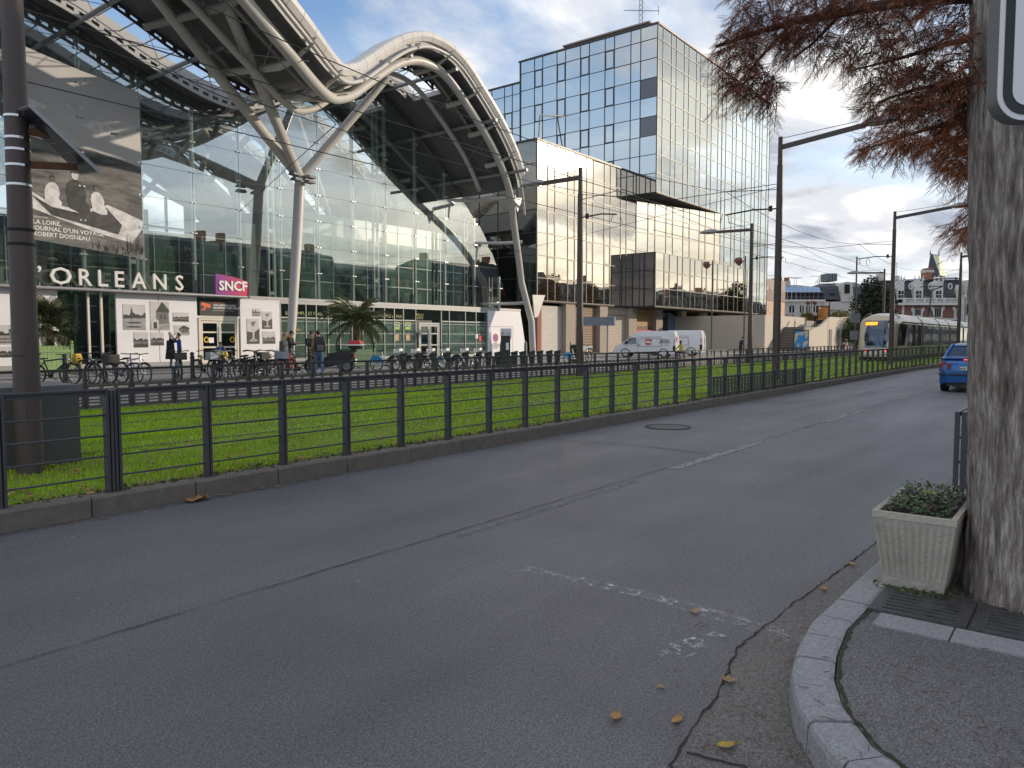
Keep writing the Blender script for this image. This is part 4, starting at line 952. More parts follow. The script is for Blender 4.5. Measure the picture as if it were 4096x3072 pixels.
# roofs, soffits, penthouse
block('roof_edge', FRM, office, 73.12, 37.5, 34.5, 108, 56, 34.72); block('roof_edge', FRM, office, 54.85, 39.9, 19.2, 73.15, 58, 19.38); block('roof_edge', FRM, office, 73.3, 55.8, 32.2, 92, 66, 32.4)
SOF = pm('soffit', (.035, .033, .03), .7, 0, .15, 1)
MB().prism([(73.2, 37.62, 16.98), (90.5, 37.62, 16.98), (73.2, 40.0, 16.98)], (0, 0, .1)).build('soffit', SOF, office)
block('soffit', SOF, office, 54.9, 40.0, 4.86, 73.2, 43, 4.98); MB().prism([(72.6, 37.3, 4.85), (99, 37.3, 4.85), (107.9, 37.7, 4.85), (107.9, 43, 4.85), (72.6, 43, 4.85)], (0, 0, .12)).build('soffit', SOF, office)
PENT = pm('brown_cladding', (.10, .07, .06), .7, 0, .12, .8)
block('penthouse', PENT, office, 77.6, 41, 34.7, 95, 52.5, 36.9); block('penthouse_coping', pm('coping', (.34, .27, .23), .7), office, 77.5, 40.9, 36.9, 95.1, 52.6, 37.08)
mast = thing('aerial_mast', 'thin lattice radio mast standing on the brown roof box of the office tower', 'mast', (84, 45.4, 37.08))
MS = pm('mast_steel', (.22, .22, .25), .5, .4)
mb = MB()
for t in range(3): a = t * 2.094; mb.tube([(.34 * math.cos(a), .34 * math.sin(a), 0), (.22 * math.cos(a), .22 * math.sin(a), 9.5)], .05, 5)
for k in range(16):
    z = k * .6
    for t in range(3):
        a, b = t * 2.094, (t + 1) * 2.094; r = .34 - .012 * k * .6; mb.tube([(r * math.cos(a), r * math.sin(a), z), (r * math.cos(b), r * math.sin(b), z + .55)], .028, 4)
mb.build('lattice', MS, mast)
mb = MB()
for z, l in ((1.4, 2.0), (4.4, 2.4), (6.2, .9)): mb.tube([(-l * .6, l * .7, z), (l * .6, -l * .7, z)], .045, 5); mb.tube([(l * .55, -l * .65 - .0, z - .5), (l * .55, -l * .65, z + .6)], .035, 4)
mb.tube([(0, 0, 9.5), (0, 0, 11.5)], .04, 5); mb.build('antenna', MS, mast); MB().b2(-1.0, .3, 5.6, -.6, .7, 8.0).build('panel_antenna', WHITE, mast)
mb = MB()
mb.tube([(56.5, 41, 19.3), (57.2, 41.3, 22.1), (61.2, 41.3, 22.9)], .07, 5).tube([(60, 41.3, 22.6), (60.6, 41, 19.3)], .06, 5); mb.build('roof_davit', FRM, office)
rl_ = MB()
for k in range(5): rl_.tube([(55.4, 44 + k * 1.6, 19.3), (55.4, 44 + k * 1.6, 21.0)], .035, 5)
for z in (20.1, 20.9): rl_.tube([(55.4, 44, z), (55.4, 50.4, z)], .03, 5)
rl_.build('roof_railing', FRM, office)
# ---- ground floor
GB = 40.35
SHW = pm('shutter_pale', (.60, .58, .54), .45, .2, .06, 2); SHB = pm('shutter_brown', (.25, .18, .12), .55, .1, .1, 2); SHC = pm('shutter_cream', (.50, .45, .38), .5, .1, .06, 2)
PIER = pm('pier_concrete', (.36, .31, .25), .85, 0, .10, 1.5, .2, 20, dirt=.12)
BRK = pm('brick_strip', (.36, .13, .08), .8, 0, .15, 6)
BRJ = pm('mortar', (.34, .30, .27), .9)
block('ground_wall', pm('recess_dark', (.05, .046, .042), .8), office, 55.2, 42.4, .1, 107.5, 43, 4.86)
bx0, bx1 = ax(1157, GB), ax(1166, GB)
block('brick_pier', BRJ, office, bx0 + .01, GB - .18, .1, bx1 - .01, GB + .4, 4.85)
for r in range(50):
    z = .11 + r * .0945
    for c in range(2):
        w = (bx1 - bx0) / 2; off = 0 if r % 2 else w * .25; s0 = bx0 + c * w + (off if c else 0); s1 = bx0 + (c + 1) * w + (off if c == 0 else 0); block('brick', BRK, office, s0 + .004, GB - .2, z, s1 - .008, GB - .1, z + .08)
def shutter(u0, u1, mat, z1, n):
    a, b = ax(u0, GB) + .02, ax(u1, GB) - .02; sh = block('shutter', mat, office, a, GB + .28, .1, b, GB + .34, z1)
    h = (z1 - .1) / n; me = MB().prism([(0, 0, 0), (0, -.05, h * .25), (0, -.06, h * .6), (0, 0, h * .96)], (1, 0, 0)).mesh('slat', mat)
    for k in range(n): link('slat', me, office, (a, GB + .28, .1 + k * h), None, (b - a, 1, 1))
shutter(1166, 1218, SHW, 4.6, 30); shutter(1238, 1291.5, SHB, 4.8, 18); shutter(1308, 1354, SHC, 4.05, 24)
block('lintel', PIER, office, ax(1308, GB), GB + .05, 4.05, ax(1354, GB), GB + .5, 4.85)
for u0, u1 in ((1218, 1238), (1291.5, 1308), (1354, 1371), (1413, 1427), (1468, 1478), (1514.6, 1524), (1557, 1563)): block('pier', PIER, office, ax(u0, GB), GB - .25, .1, ax(u1, GB), GB + .55, 4.85)
TAN = pm('tan_panel', (.36, .24, .12), .7, 0, .15, 1)
block('tan_panel', TAN, office, ax(1371, GB), GB + .4, 2.9, ax(1413, GB), GB + .5, 4.8); block('tan_panel', pm('brown_band', (.16, .10, .07), .7), office, ax(1371, GB), GB + .38, 2.3, ax(1413, GB), GB + .5, 2.88)
rs = block('red_sign', RED, office, ax(1372, GB), GB + .1, 1.95, ax(1413, GB), GB + .2, 2.5); text('red_sign_text', 'RESERVATION GARE', .18, ((ax(1372, GB) + ax(1413, GB)) / 2, GB + .09, 2.13), WHITE, office, sx=.8)
WIN = mirror_glass('ground_window', (.6, .62, .62), (.02, .02, .02), .12, .1)
for u0, u1 in ((1427, 1468), (1478, 1514.6)):
    a, b = ax(u0, GB), ax(u1, GB); m_ = (a + b) / 2
    for s0, s1 in ((a + .05, m_ - .04), (m_ + .04, b - .05)): block('window_pane', WIN, office, s0, GB + .4, 2.5, s1, GB + .44, 4.6)
    for q in (a + .02, m_, b - .02): block('window_frame', FRL, office, q - .035, GB + .36, 2.4, q + .035, GB + .48, 4.7)
    block('window_frame', FRL, office, a, GB + .35, 2.38, b, GB + .48, 2.48)
block('window_blind', pm('blue_blind', (.18, .24, .36), .6), office, ax(1449, GB), GB + .37, 2.6, ax(1464, GB), GB + .39, 4.4)
block('concrete_wall', PIER, office, ax(1563, GB), GB + .0, .1, ax(1617, GB), GB + .6, 4.85)
block('concrete_wall', PIER, office, ax(1617, GB) + .02, GB - 1.5, 3.1, ax(1652, GB), GB + .6, 4.92)
block('concrete_wall', PIER, office, ax(1590, GB), GB - .02, .1, ax(1590, GB) + .04, GB + .1, 4.84)
block('grey_door', pm('door_grey', (.30, .29, .28), .6), office, ax(1620, GB), GB + .3, .1, ax(1650, GB), GB + .5, 3.08)
# glass porch with the name board and two blue tubes of light
pr = ax(1494, 38.6), ax(1561, 38.6)
CHC = pm('porch_frame', (.30, .27, .22), .45, .2); 
pz = ax(1521, 38.6)
block('porch_board', CHC, office, pz, 38.4, 2.35, pr[1], 38.6, 2.85); block('porch_roof', FRM, office, pr[0], 38.62, 2.7, pr[1], 41, 2.85)
text('porch_text', 'LE PRIMAT', .26, ((pz * .7 + pr[1] * .3), 38.39, 2.47), pm('board_text_pale', (.7, .66, .58), .5), office, sx=.8, bold=.01)
for q in (pz + .04, pr[1] - .05, pr[1] - 1.4): block('porch_post', CHC, office, q - .05, 38.45, .1, q + .05, 38.6, 2.35)
block('porch_pane', WIN, office, pz + .1, 38.55, .15, pr[1] - 1.5, 38.58, 2.34); block('porch_pane', WIN, office, pr[1] - 1.3, 38.55, .15, pr[1] - .1, 38.58, 2.34)
NEON = emit('blue_tube', (.12, .45, .95), 1.3)
for z in (1.45, .62): MB().tube([(ax(1537, 38.5), 38.4, z), (ax(1555, 38.5), 38.4, z)], .05, 8).build('light_tube', NEON, office, True)
# reddish sign building at the right end
pb = thing('sign_building', 'low reddish building with pale lettering squeezed against the right end of the office', 'building', (0, 0, 0))
RB1 = pm('red_brown_panel', (.13, .055, .04), .6, 0, .08, .6); RB0 = pm('mauve_panel', (.20, .13, .11), .6, 0, .08, .6); PEA = pm('peach_panel', (.50, .31, .21), .65, 0, .06, .6)
s0, s1, sm = 108.1, 117.5, 110.3
for a, b in ((s0, sm - .02), (sm + .02, s1)):
    block('panel', RB1, pb, a, 38.2, 7.05, b, 44, 8.6); block('panel', RB0, pb, a, 38.2, 8.62, b, 44, 10.25); block('panel', PEA, pb, a, 38.25, 4.6, b, 44, 7.03)
text('panel_letters', 'A', .68, (109.3, 38.17, 8.35), WHITE, pb, sx=1.0, ext=.03); text('panel_letters', 'PLACE', .68, (112.4, 38.17, 8.35), WHITE, pb, sx=.95, ext=.03)
# ------------------------------------------------------------------ far side of the square
FC, FS = .78873, .61475
def wpt(u, D, y=0, z=0):
    x = fx(u, D); d = D + y; return (d * FC + x * FS, d * FS - x * FC, z)
def far_thing(name, label, cat, u, D, group=None): return thing(name, label, cat, wpt(u, D), FRZ, group)
CREW = pm('cream_render', (.55, .49, .40), .8, 0, .06, .5, dirt=.06)
st = thing('stair_block', 'cream rendered stair block leading up to the raised terrace right of the office', 'stairs', (ax(1740, 27), 27, 0)); SX = ax(1740, 27)
def sb(name, mat, x0, y0, z0, x1, y1, z1): return block(name, mat, st, x0 - SX, y0 - 27, z0, x1 - SX, y1 - 27, z1)
sb('back_wall', CREW, 84.6, 29.7, 0, 99.9, 30.0, 4.2); sb('back_wall', CREW, 84.6, 30.0, 0, 84.9, 44, 4.2); sb('back_wall', PIER, 99.9, 30.6, 0, 110, 30.9, 3.9)
sb('terrace', CONC, 84.95, 30.05, 0, 122, 60, 2.86); sb('landing', CONC, 91.4, 27.32, 0, 108.6, 30.5, 2.9)
STEP = pm('stair_tread', (.34, .31, .26), .8, 0, .1, 1); RIS = pm('stair_riser', (.10, .088, .075), .85, 0, .1, 1)
for k in range(15):
    z = .1 + .187 * (k + 1); x0 = 87.0 + .295 * k; sb('stair_step', RIS, x0, 27.32, 0, 91.38, 29.68, z - .05); sb('stair_tread', STEP, x0 - .03, 27.33, z - .05, 91.37, 29.67, z)
flank = [(91.2, 0), (91.2, 2.2), (92.2, 2.45), (94.6, 2.85), (96.2, 3.0), (97.7, 3.4), (99.6, 4.0), (100.6, 4.24), (101.2, 4.3), (109, 4.3), (109, 0)]
MB().prism([(x - SX, 0, z) for x, z in flank], (0, .3, 0)).build('flank_wall', CREW, st); sb('flank_wall', CREW, 108.7, 27.31, 0, 109, 31, 4.29)
sb('wall_joint', RIS, 99.7, 26.985, 0, 99.76, 27.02, 3.98); sb('wall_cap', WHITE, 107.2, 26.95, 4.3, 109.1, 27.4, 4.42)
for u0, u1, v_ in ((1701, 1707, 711), (1719, 1724, 712), (1731, 1736, 713)):
    a_, b_ = ax((2700 + (1702 if u0 == 1701 else 1788 if u0 == 1719 else 1845) * .3617) * .54, 27), ax((2700 + (1732 if u0 == 1701 else 1816 if u0 == 1719 else 1872) * .3617) * .54, 27); sb('wall_slot', pm('slot_grey', (.13, .12, .11), .7), a_, 26.93, 0, b_, 27.02, 2.7)
MB().tube([(86.6 - SX, 2.62, 1.0), (88.2 - SX, 2.62, 1.85), (90.4 - SX, 2.62, 1.9), (93.0 - SX, 2.62, 3.6)], .05, 6).build('handrail', pm('rail_wood', (.28, .2, .13), .5), st)
# map board
mpb = thing('map_board', 'framed blue and cream town map board standing before the stairs', 'map board', (ax(1731, 26.2), 26.2, 0), FRZ)
block('frame', BLACK, mpb, -.86, 0, .3, .86, .12, 2.48)
def map_mat():
    m = bpy.data.materials.new('town_map'); m.use_nodes = True; nt = m.node_tree; N = nt.nodes.new; L = nt.links.new; bs = nt.nodes['Principled BSDF']; bs.inputs['Roughness'].default_value = .3
    n = N('ShaderNodeTexNoise'); n.inputs['Scale'].default_value = 1.1; n.inputs['Detail'].default_value = 4; L(N('ShaderNodeTexCoord').outputs['Object'], n.inputs['Vector']); r = N('ShaderNodeValToRGB'); r.color_ramp.interpolation = 'CONSTANT'; e = r.color_ramp.elements; e[0].color = (.06, .30, .62, 1); e[1].position = .53; e[1].color = (.62, .60, .42, 1); L(n.outputs['Fac'], r.inputs[0]); L(r.outputs[0], bs.inputs['Base Color']); return m
MB().b2(-.76, -.02, .4, .76, -.004, 2.38).build('map_sheet', map_mat(), mpb)
for x in (-.7, .7): MB().b2(x - .05, .02, 0, x + .05, .1, .32).build('leg', BLACK, mpb)
# lit poster case on the terrace
pc = far_thing('poster_case', 'dark framed case with an orange poster standing on the terrace above the stairs', 'poster case', 1776, 97.5)
pz0 = 3.9
block('frame', BLACK, pc, -.75, 0, pz0 - .5, .75, .2, pz0 + 1.85)
MB().b2(-.66, -.02, pz0 + .02, .62, -.004, pz0 + 1.75).build('poster', pm('orange_poster', (.55, .24, .05), .4, 0, .7, 1.6), pc); MB().b2(-.6, -.03, pz0 + 1.45, -.4, -.022, pz0 + 1.65).build('poster_mark', WHITE, pc)
block('post', BLACK, pc, .78, .05, pz0 - 1.0, .86, .15, pz0 + 2.4)
# pale building with a glazed attic
WIND = mirror_glass('old_window', (.5, .52, .55), (.03, .032, .036), .18, .2)
SLATE = pm('slate', (.055, .058, .068), .6, 0, .14, 2); ZINC = pm('zinc', (.24, .26, .29), .5, .3, .08, .5)
STONE = pm('pale_stone', (.62, .59, .55), .85, 0, .08, .8, dirt=.08); STONEW = pm('white_stone', (.76, .74, .71), .85, 0, .08, .8, dirt=.1)
gb = far_thing('attic_building', 'pale stone building with a long glazed attic and grey metal roof behind the stairs', 'building', 1740, 140)
gX = lambda cx: fx((2700 + cx * .3617) * .54, 140) - fx(1740, 140); gZ = lambda cy: fz((950 + cy * .3617) * .54, 140)
block('wall', STONE, gb, gX(900), 0, 0, gX(2150), 14, gZ(712)); block('cornice', STONEW, gb, gX(900), -.35, gZ(712), gX(1640), 14, gZ(690))
for a, b in ((1040, 1075), (1155, 1195), (1252, 1304), (1368, 1408), (1438, 1476), (1518, 1560), (1605, 1640)):
    f = MB().prism([(gX(a), -.06, gZ(835)), (gX(b), -.06, gZ(835)), (gX(b), -.06, gZ(762)), ((gX(a) + gX(b)) / 2, -.06, gZ(748)), (gX(a), -.06, gZ(762))], (0, .1, 0)).build('window', WIND, gb)
    block('window_frame', STONEW, f, (gX(a) + gX(b)) / 2 - .07, -.1, gZ(835), (gX(a) + gX(b)) / 2 + .07, -.07, gZ(752)); block('sill', STONEW, f, gX(a) - .2, -.3, gZ(842), gX(b) + .2, .05, gZ(835))
SKYP = mirror_glass('roof_pane', (.75, .85, .95), (.10, .16, .22), .5, .05)
for k in range(11):
    a, b = gX(1100 + k * 49), gX(1100 + k * 49 + 46)
    MB().prism([(a, .9, gZ(605)), (b, .9, gZ(605)), (b, 2.6, gZ(548)), (a, 2.6, gZ(548))], (0, .05, .05)).build('roof_pane', SKYP, gb); block('attic_pane', WIND, gb, a, .9, gZ(686), b, 1.0, gZ(608))
block('attic_sill', ZINC, gb, gX(1090), .6, gZ(612), gX(1645), 1.0, gZ(604))
block('balcony_rail', ZINC, gb, gX(1090), -.3, gZ(664), gX(1640), -.22, gZ(661))
MB().loft([[(gX(1000), 2.6, gZ(548)), (gX(1645), 2.6, gZ(548)), (gX(1645), 13, gZ(548)), (gX(1000), 13, gZ(548))], [(gX(1200), 7, gZ(500)), (gX(1500), 7, gZ(500)), (gX(1500), 9, gZ(500)), (gX(1200), 9, gZ(500))]]).build('roof', ZINC, gb)
MB().loft([[(gX(1640), -.1, gZ(690)), (gX(2150), -.1, gZ(690)), (gX(2150), 13, gZ(690)), (gX(1640), 13, gZ(690))], [(gX(1645), 1.6, gZ(542)), (gX(2150), 1.6, gZ(542)), (gX(2150), 12, gZ(542)), (gX(1645), 12, gZ(542))], [(gX(1760), 7, gZ(488)), (gX(2150), 7, gZ(470)), (gX(2150), 8, gZ(470)), (gX(1760), 8, gZ(488))]]).build('mansard', SLATE, gb)
block('roof_window', SKYP, gb, gX(1702), .2, gZ(622), gX(1764), .9, gZ(580))
MB().prism([(gX(1812), -.3, gZ(712))] + [(gX(1952), -.3, gZ(712)), (gX(1935), -.3, gZ(560))] + [(gX(1880 + 58 * math.cos(t)), -.3, gZ(530 - 36 * math.sin(t))) for t in (0, .5, 1.0, 1.57, 2.1, 2.6, 3.14)], (0, 3, 0)).build('dormer', STONE, gb)
block('dormer_window', WIND, gb, gX(1845), -.38, gZ(624), gX(1902), -.31, gZ(524))
BRC = pm('brick_orange', (.36, .17, .09), .85, 0, .2, 3)
for a, b, t in ((1185, 1222, 470), (1245, 1305, 455), (1330, 1390, 458)):
    c = block('chimney', STONE, gb, gX(a), 6, gZ(530), gX(b), 7.5, gZ(t))
    for k in range(3): q = gX(a) + (gX(b) - gX(a)) * (k + .5) / 3; MB().lathe([(.22, 0), (.18, .7)], 8, (q, 6.7, gZ(t))).build('chimney_pot', BRC, gb)
block('cooling_unit', pm('unit_grey', (.12, .13, .14), .5), gb, gX(1780), 5, gZ(465), gX(1886), 8, gZ(378))
for k in range(4): q = gX(1782 + k * 33); block('unit_fin', ZINC, gb, q, 4.9, gZ(464), q + .25, 5.0, gZ(380))
mb = MB()
for k in range(7): q = gX(1640 + k * 22); mb.tube([(q, 4.4, gZ(500)), (q, 4.4, gZ(440 + max(0, 40 - 12 * k)))], .04, 4)
mb.tube([(gX(1640), 4.4, gZ(480)), (gX(1690), 4.4, gZ(432)), (gX(1780), 4.4, gZ(428))], .05, 4)
for x, t in ((1252, 400), (1480, 418), (1455, 425), (1740, 405), (1910, 385)): mb.tube([(gX(x), 7, gZ(500)), (gX(x), 7, gZ(t))], .05, 4).tube([(gX(x) - 1.6, 7, gZ(t) + .1), (gX(x) + 1.2, 7, gZ(t))], .04, 4)
mb.build('aerials', MS, gb)
# brick and stone building with slate mansard
hb = far_thing('mansard_building', 'ornate brick and white stone building with slate mansard and balustrade behind the tram', 'building', 2020, 150)
hX = lambda cx: fx((3300 + cx * .3617) * .54, 150) - fx(2020, 150); hZ = lambda cy: fz((950 + cy * .3617) * .54, 150)
BRW = pm('brick_wall', (.27, .145, .115), .85, 0, .15, 3)
block('wall', BRW, hb, hX(640), 0, 0, hX(1500), 14, hZ(750)); block('stone_band', STONEW, hb, hX(640), -.15, hZ(915), hX(1500), .1, hZ(895))
for a in (830, 1480): block('quoin', STONEW, hb, hX(a), -.15, 0, hX(a + 24), .1, hZ(750))
block('balcony', STONEW, hb, hX(640), -1.2, hZ(752), hX(1512), .5, hZ(728)); block('balustrade_rail', STONEW, hb, hX(640), -1.2, hZ(688), hX(1512), -.8, hZ(676))
for a, b in ((835, 935), (965, 1040), (1050, 1165), (1180, 1255), (1270, 1500)):
    n = max(2, int((b - a) / 24)); mb = MB()
    for k in range(n):
        x0, x1 = hX(a + (b - a) * k / n), hX(a + (b - a) * (k + 1) / n); mb.beam((x0, -1.0, hZ(728)), (x1, -1.0, hZ(688)), .2, .16).beam((x0, -1.0, hZ(688)), (x1, -1.0, hZ(728)), .2, .16)
    mb.build('balustrade', STONEW, hb)
for a in (825, 945, 1045, 1170, 1262, 1502): block('balustrade_pier', STONEW, hb, hX(a) - .2, -1.25, hZ(728), hX(a) + .2, -.75, hZ(672))
MB().loft([[(hX(640), 0, hZ(700)), (hX(1545), 0, hZ(700)), (hX(1545), 14, hZ(700)), (hX(640), 14, hZ(700))], [(hX(650), 1.8, hZ(478)), (hX(1535), 1.8, hZ(470)), (hX(1535), 13, hZ(470)), (hX(650), 13, hZ(478))]]).build('mansard', SLATE, hb)
MB().loft([[(hX(640), 1.4, hZ(478)), (hX(1545), 1.4, hZ(468)), (hX(1545), 13, hZ(468)), (hX(640), 13, hZ(478))], [(hX(780), 8, hZ(452)), (hX(1680), 8, hZ(405)), (hX(1680), 9, hZ(405)), (hX(780), 9, hZ(452))]]).build('roof', ZINC, hb)
for a, b in ((772, 842), (952, 1050), (1170, 1270)):
    d = MB().b2(hX(a), -.35, hZ(690), hX(b), 3, hZ(560)).prism([(hX(a), -.4, hZ(560)), (hX(b), -.4, hZ(560)), (hX(b) - .1, -.4, hZ(500)), ((hX(a) + hX(b)) / 2, -.4, hZ(482)), (hX(a) + .1, -.4, hZ(500))], (0, 2, 0)); dm = d.build('dormer', STONEW, hb)
    for q in (a + 3, b - 3, (a + b) / 2): MB().lathe([(.16, 0), (.2, .5), (.02, 1.3)], 6, (hX(q), -.3, hZ(498 if q != (a + b) / 2 else 488))).build('finial', STONEW, dm)
    m_ = (a + b) / 2
    for s in (-1, 1): block('dormer_window', WIND, dm, hX(m_ + (s * 14 if s > 0 else -28)) + (0 if s < 0 else -.12), -.42, hZ(688), hX(m_ + (28 if s > 0 else -2)), -.36, hZ(595))
    block('window_bar', STONEW, dm, hX(m_ - 28), -.46, hZ(640), hX(m_ + 28), -.4, hZ(634))
for x in (922, 1137, 1357):
    MB().tube([(hX(x) + .36 * math.cos(t * .63), -.0, hZ(545) + .55 * math.sin(t * .63)) for t in range(10)], .11, 6, closed=True).build('oculus', STONEW, hb)
d = MB().b2(hX(1435), -.1, hZ(668), hX(1490), 2.5, hZ(590)).prism([(hX(1432), -.15, hZ(590)), (hX(1493), -.15, hZ(590)), (hX(1475), -.15, hZ(552)), (hX(1462), -.15, hZ(525)), (hX(1448), -.15, hZ(552))], (0, 2, 0)).build('dormer', STONEW, hb); block('dormer_window', WHITE, d, hX(1443), -.18, hZ(664), hX(1482), -.12, hZ(600))
for a, b, t, bo_ in ((968, 1036, 797, 862), (1185, 1256, 785, 880), (1425, 1462, 790, 885)):
    fr = MB().b2(hX(a - 20), -.25, hZ(bo_ + 14), hX(b + 20), .02, hZ(t - 6)).prism([(hX(a - 40), -.3, hZ(t + 10)), (hX(a - 15), -.3, hZ(t + 40)), (hX(a - 15), -.3, hZ(t - 22)), (hX(a - 35), -.3, hZ(t - 22))], (0, .3, 0)).prism([(hX(b + 40), -.3, hZ(t + 10)), (hX(b + 35), -.3, hZ(t - 22)), (hX(b + 15), -.3, hZ(t - 22)), (hX(b + 15), -.3, hZ(t + 40))], (0, .3, 0)).build('window_surround', STONEW, hb)
    w3 = (hX(b) - hX(a)) / 3
    for k in range(3): block('window_pane', WIND, fr, hX(a) + k * w3 + .06, -.33, hZ(bo_), hX(a) + (k + 1) * w3 - .06, -.26, hZ(t))
MB().loft([[(hX(1218), 4, hZ(415)), (hX(1300), 2.0, hZ(415)), (hX(1446), 4, hZ(415)), (hX(1380), 9, hZ(415))], [(hX(1278), 5, hZ(165)), (hX(1290), 4.6, hZ(165)), (hX(1378), 5, hZ(172)), (hX(1360), 6, hZ(168))]]).build('pavilion_roof', pm('pale_green_roof', (.50, .55, .38), .6, 0, .07, .8), hb)
MB().prism([(hX(1205), 3.6, hZ(420)), (hX(1303), 1.9, hZ(420)), (hX(1286), 4.5, hZ(160)), (hX(1276), 4.8, hZ(160))], (0, .08, .0)).build('pavilion_side', SLATE, hb)
for x, z in ((1278, 160), (1376, 172)): MB().tube([(hX(x), 5, hZ(z) - .1), (hX(x), 5, hZ(z - 48))], [.16, .02], 6).build('finial', SLATE, hb)
ch = block('chimney', BRC, hb, hX(1178), 3, hZ(452), hX(1264), 5, hZ(345)); block('chimney_cap', STONE, hb, hX(1175), 2.9, hZ(378), hX(1267), 5.1, hZ(350)); block('chimney_cap', BRC, hb, hX(1190), 3, hZ(345), hX(1258), 5, hZ(328))
for a, b in ((908, 968), (720, 780), (1440, 1486)): block('chimney', STONE, hb, hX(a), 6, hZ(460), hX(b), 7, hZ(400 if a != 720 else 382))
mb = MB().tube([(hX(932), 6, hZ(400)), (hX(932), 6, hZ(255))], .06, 4).tube([(hX(860), 6, hZ(268)), (hX(936), 6, hZ(265))], .05, 4); mb.build('aerial', MS, hb)
wb = far_thing('white_building', 'tall plain white rendered building at the right end beside the big trunk', 'building', 2190, 148)
wX = lambda cx: fx((3300 + cx * .3617) * .54, 148) - fx(2190, 148)
block('wall', STONEW, wb, wX(1512), 0, 0, wX(1800), 14, hZ(655)); block('wall', STONE, wb, wX(1575), -.2, hZ(655), wX(1800), 14, hZ(480)); block('cornice', STONEW, wb, wX(1500), -.4, hZ(680), wX(1800), .2, hZ(650))
for a, b, t, bo_ in ((1612, 1660, 560, 640), (1605, 1662, 735, 875), (1602, 1660, 910, 990), (1540, 1570, 740, 860)): f = block('window', WIND, wb, wX(a), -.3, hZ(bo_), wX(b), -.19, hZ(t)); block('window_bar', STONEW, wb, wX((a + b) / 2) - .1, -.36, hZ(bo_), wX((a + b) / 2) + .1, -.31, hZ(t))
for a in (1520, 1590): block('timber_stripe', pm('grey_timber', (.28, .28, .29), .7), wb, wX(a), -.1, 0, wX(a + 12), -.02, hZ(700))

# ------------------------------------------------------------------ trees on the square and across the street
BARK = pm('bark', (.09, .065, .05), .9, 0, .3, 8, .6, 30, stretch=(1, 1, .3))
def leafy(name, label, base, h, blobs, n, size, mat, group=None, trunk_r=.25, fork=None):
    t = thing(name, label, 'tree', base, 0, group)
    mb = MB().tube([(0, 0, 0), (.1, .05, h * .3), (-.05, 0, h * .62)], [trunk_r, trunk_r * .75, trunk_r * .35], 9)
    for bx, by, bz, r in blobs: mb.tube([(.05, 0, h * .25), (bx * .5, by * .5, (h * .3 + bz) / 2), (bx, by, bz)], [trunk_r * .45, trunk_r * .28, .03], 6)
    mb.build('trunk', BARK, t, True)
    P = []
    tot = sum(r ** 2 for *_, r in blobs)
    for bx, by, bz, r in blobs:
        k = int(n * r * r / tot); d = rng.normal(size=(k, 3)); d /= np.linalg.norm(d, axis=1)[:, None]; rad = r * rng.uniform(.35, 1.08, k) ** .6 * (1 + .22 * np.sin(d[:, 0] * 5 + bx * 3) * np.sin(d[:, 2] * 6 + by))
        P.append(np.array([bx, by, bz]) + d * rad[:, None] * np.array([1, 1, .85]))
    P = np.concatenate(P); k = len(P); a = rng.normal(size=(k, 3)); a /= np.linalg.norm(a, axis=1)[:, None]; b = np.cross(a, rng.normal(size=(k, 3))); b /= np.linalg.norm(b, axis=1)[:, None]
    s = size * rng.uniform(.6, 1.5, k)[:, None]; V = np.stack([P - a * s, P + b * s * .55, P + a * s, P - b * s * .55], 1).reshape(-1, 3)
    me = bpy.data.meshes.new('crown'); me.from_pydata(V.tolist(), [], [(4 * i, 4 * i + 1, 4 * i + 2, 4 * i + 3) for i in range(k)]); me.materials.append(mat); link('crown', me, t)
    return t
LF_D = pm('dark_foliage', (.030, .048, .026), .75, 0, .35, .9, island=.5, spec=.2); LF_Y = pm('yellowing_foliage', (.16, .14, .025), .7, 0, .5, .35, island=.5, spec=.2); LF_G = pm('green_foliage', (.055, .085, .022), .7, 0, .35, .6, island=.5, spec=.2)
leafy('broad_tree', 'large dark green evergreen tree behind the tram cab, before the brick building', wpt(1892, 112), 11, [(0, 0, 7.6, 2.6), (-2.2, 1, 6.2, 2.4), (2.4, .6, 6.0, 2.5), (.6, 1, 9.3, 1.7), (-1.2, 0, 4.2, 2.6), (2.0, -.5, 4.0, 2.4), (4.0, 1, 5, 1.6)], 9000, .17, LF_D)
leafy('low_tree', 'yellow and green bushy tree right of the poster case above the stair wall', wpt(1815, 122), 6.6, [(-2, 0, 4.6, 1.7), (.4, .2, 4.8, 1.6), (2.3, .5, 3.6, 1.8), (-1.0, 0, 2.8, 2.0), (1.7, 0, 1.8, 2.0)], 5000, .13, LF_Y)
leafy('low_tree', 'green bushy tree standing between the stair block and the tram front', wpt(1850, 101), 5, [(0, 0, 3.2, 1.7), (-1.2, .3, 2.2, 1.5), (1.3, 0, 2.0, 1.7)], 3600, .12, LF_G)
leafy('low_tree', 'small yellow bush on the terrace left of the poster case', wpt(1742, 112), 4.5, [(0, 0, 4.6, 1.0), (-1.4, 0, 4.1, .9), (1.2, 0, 4.4, .9)], 2200, .11, LF_Y)
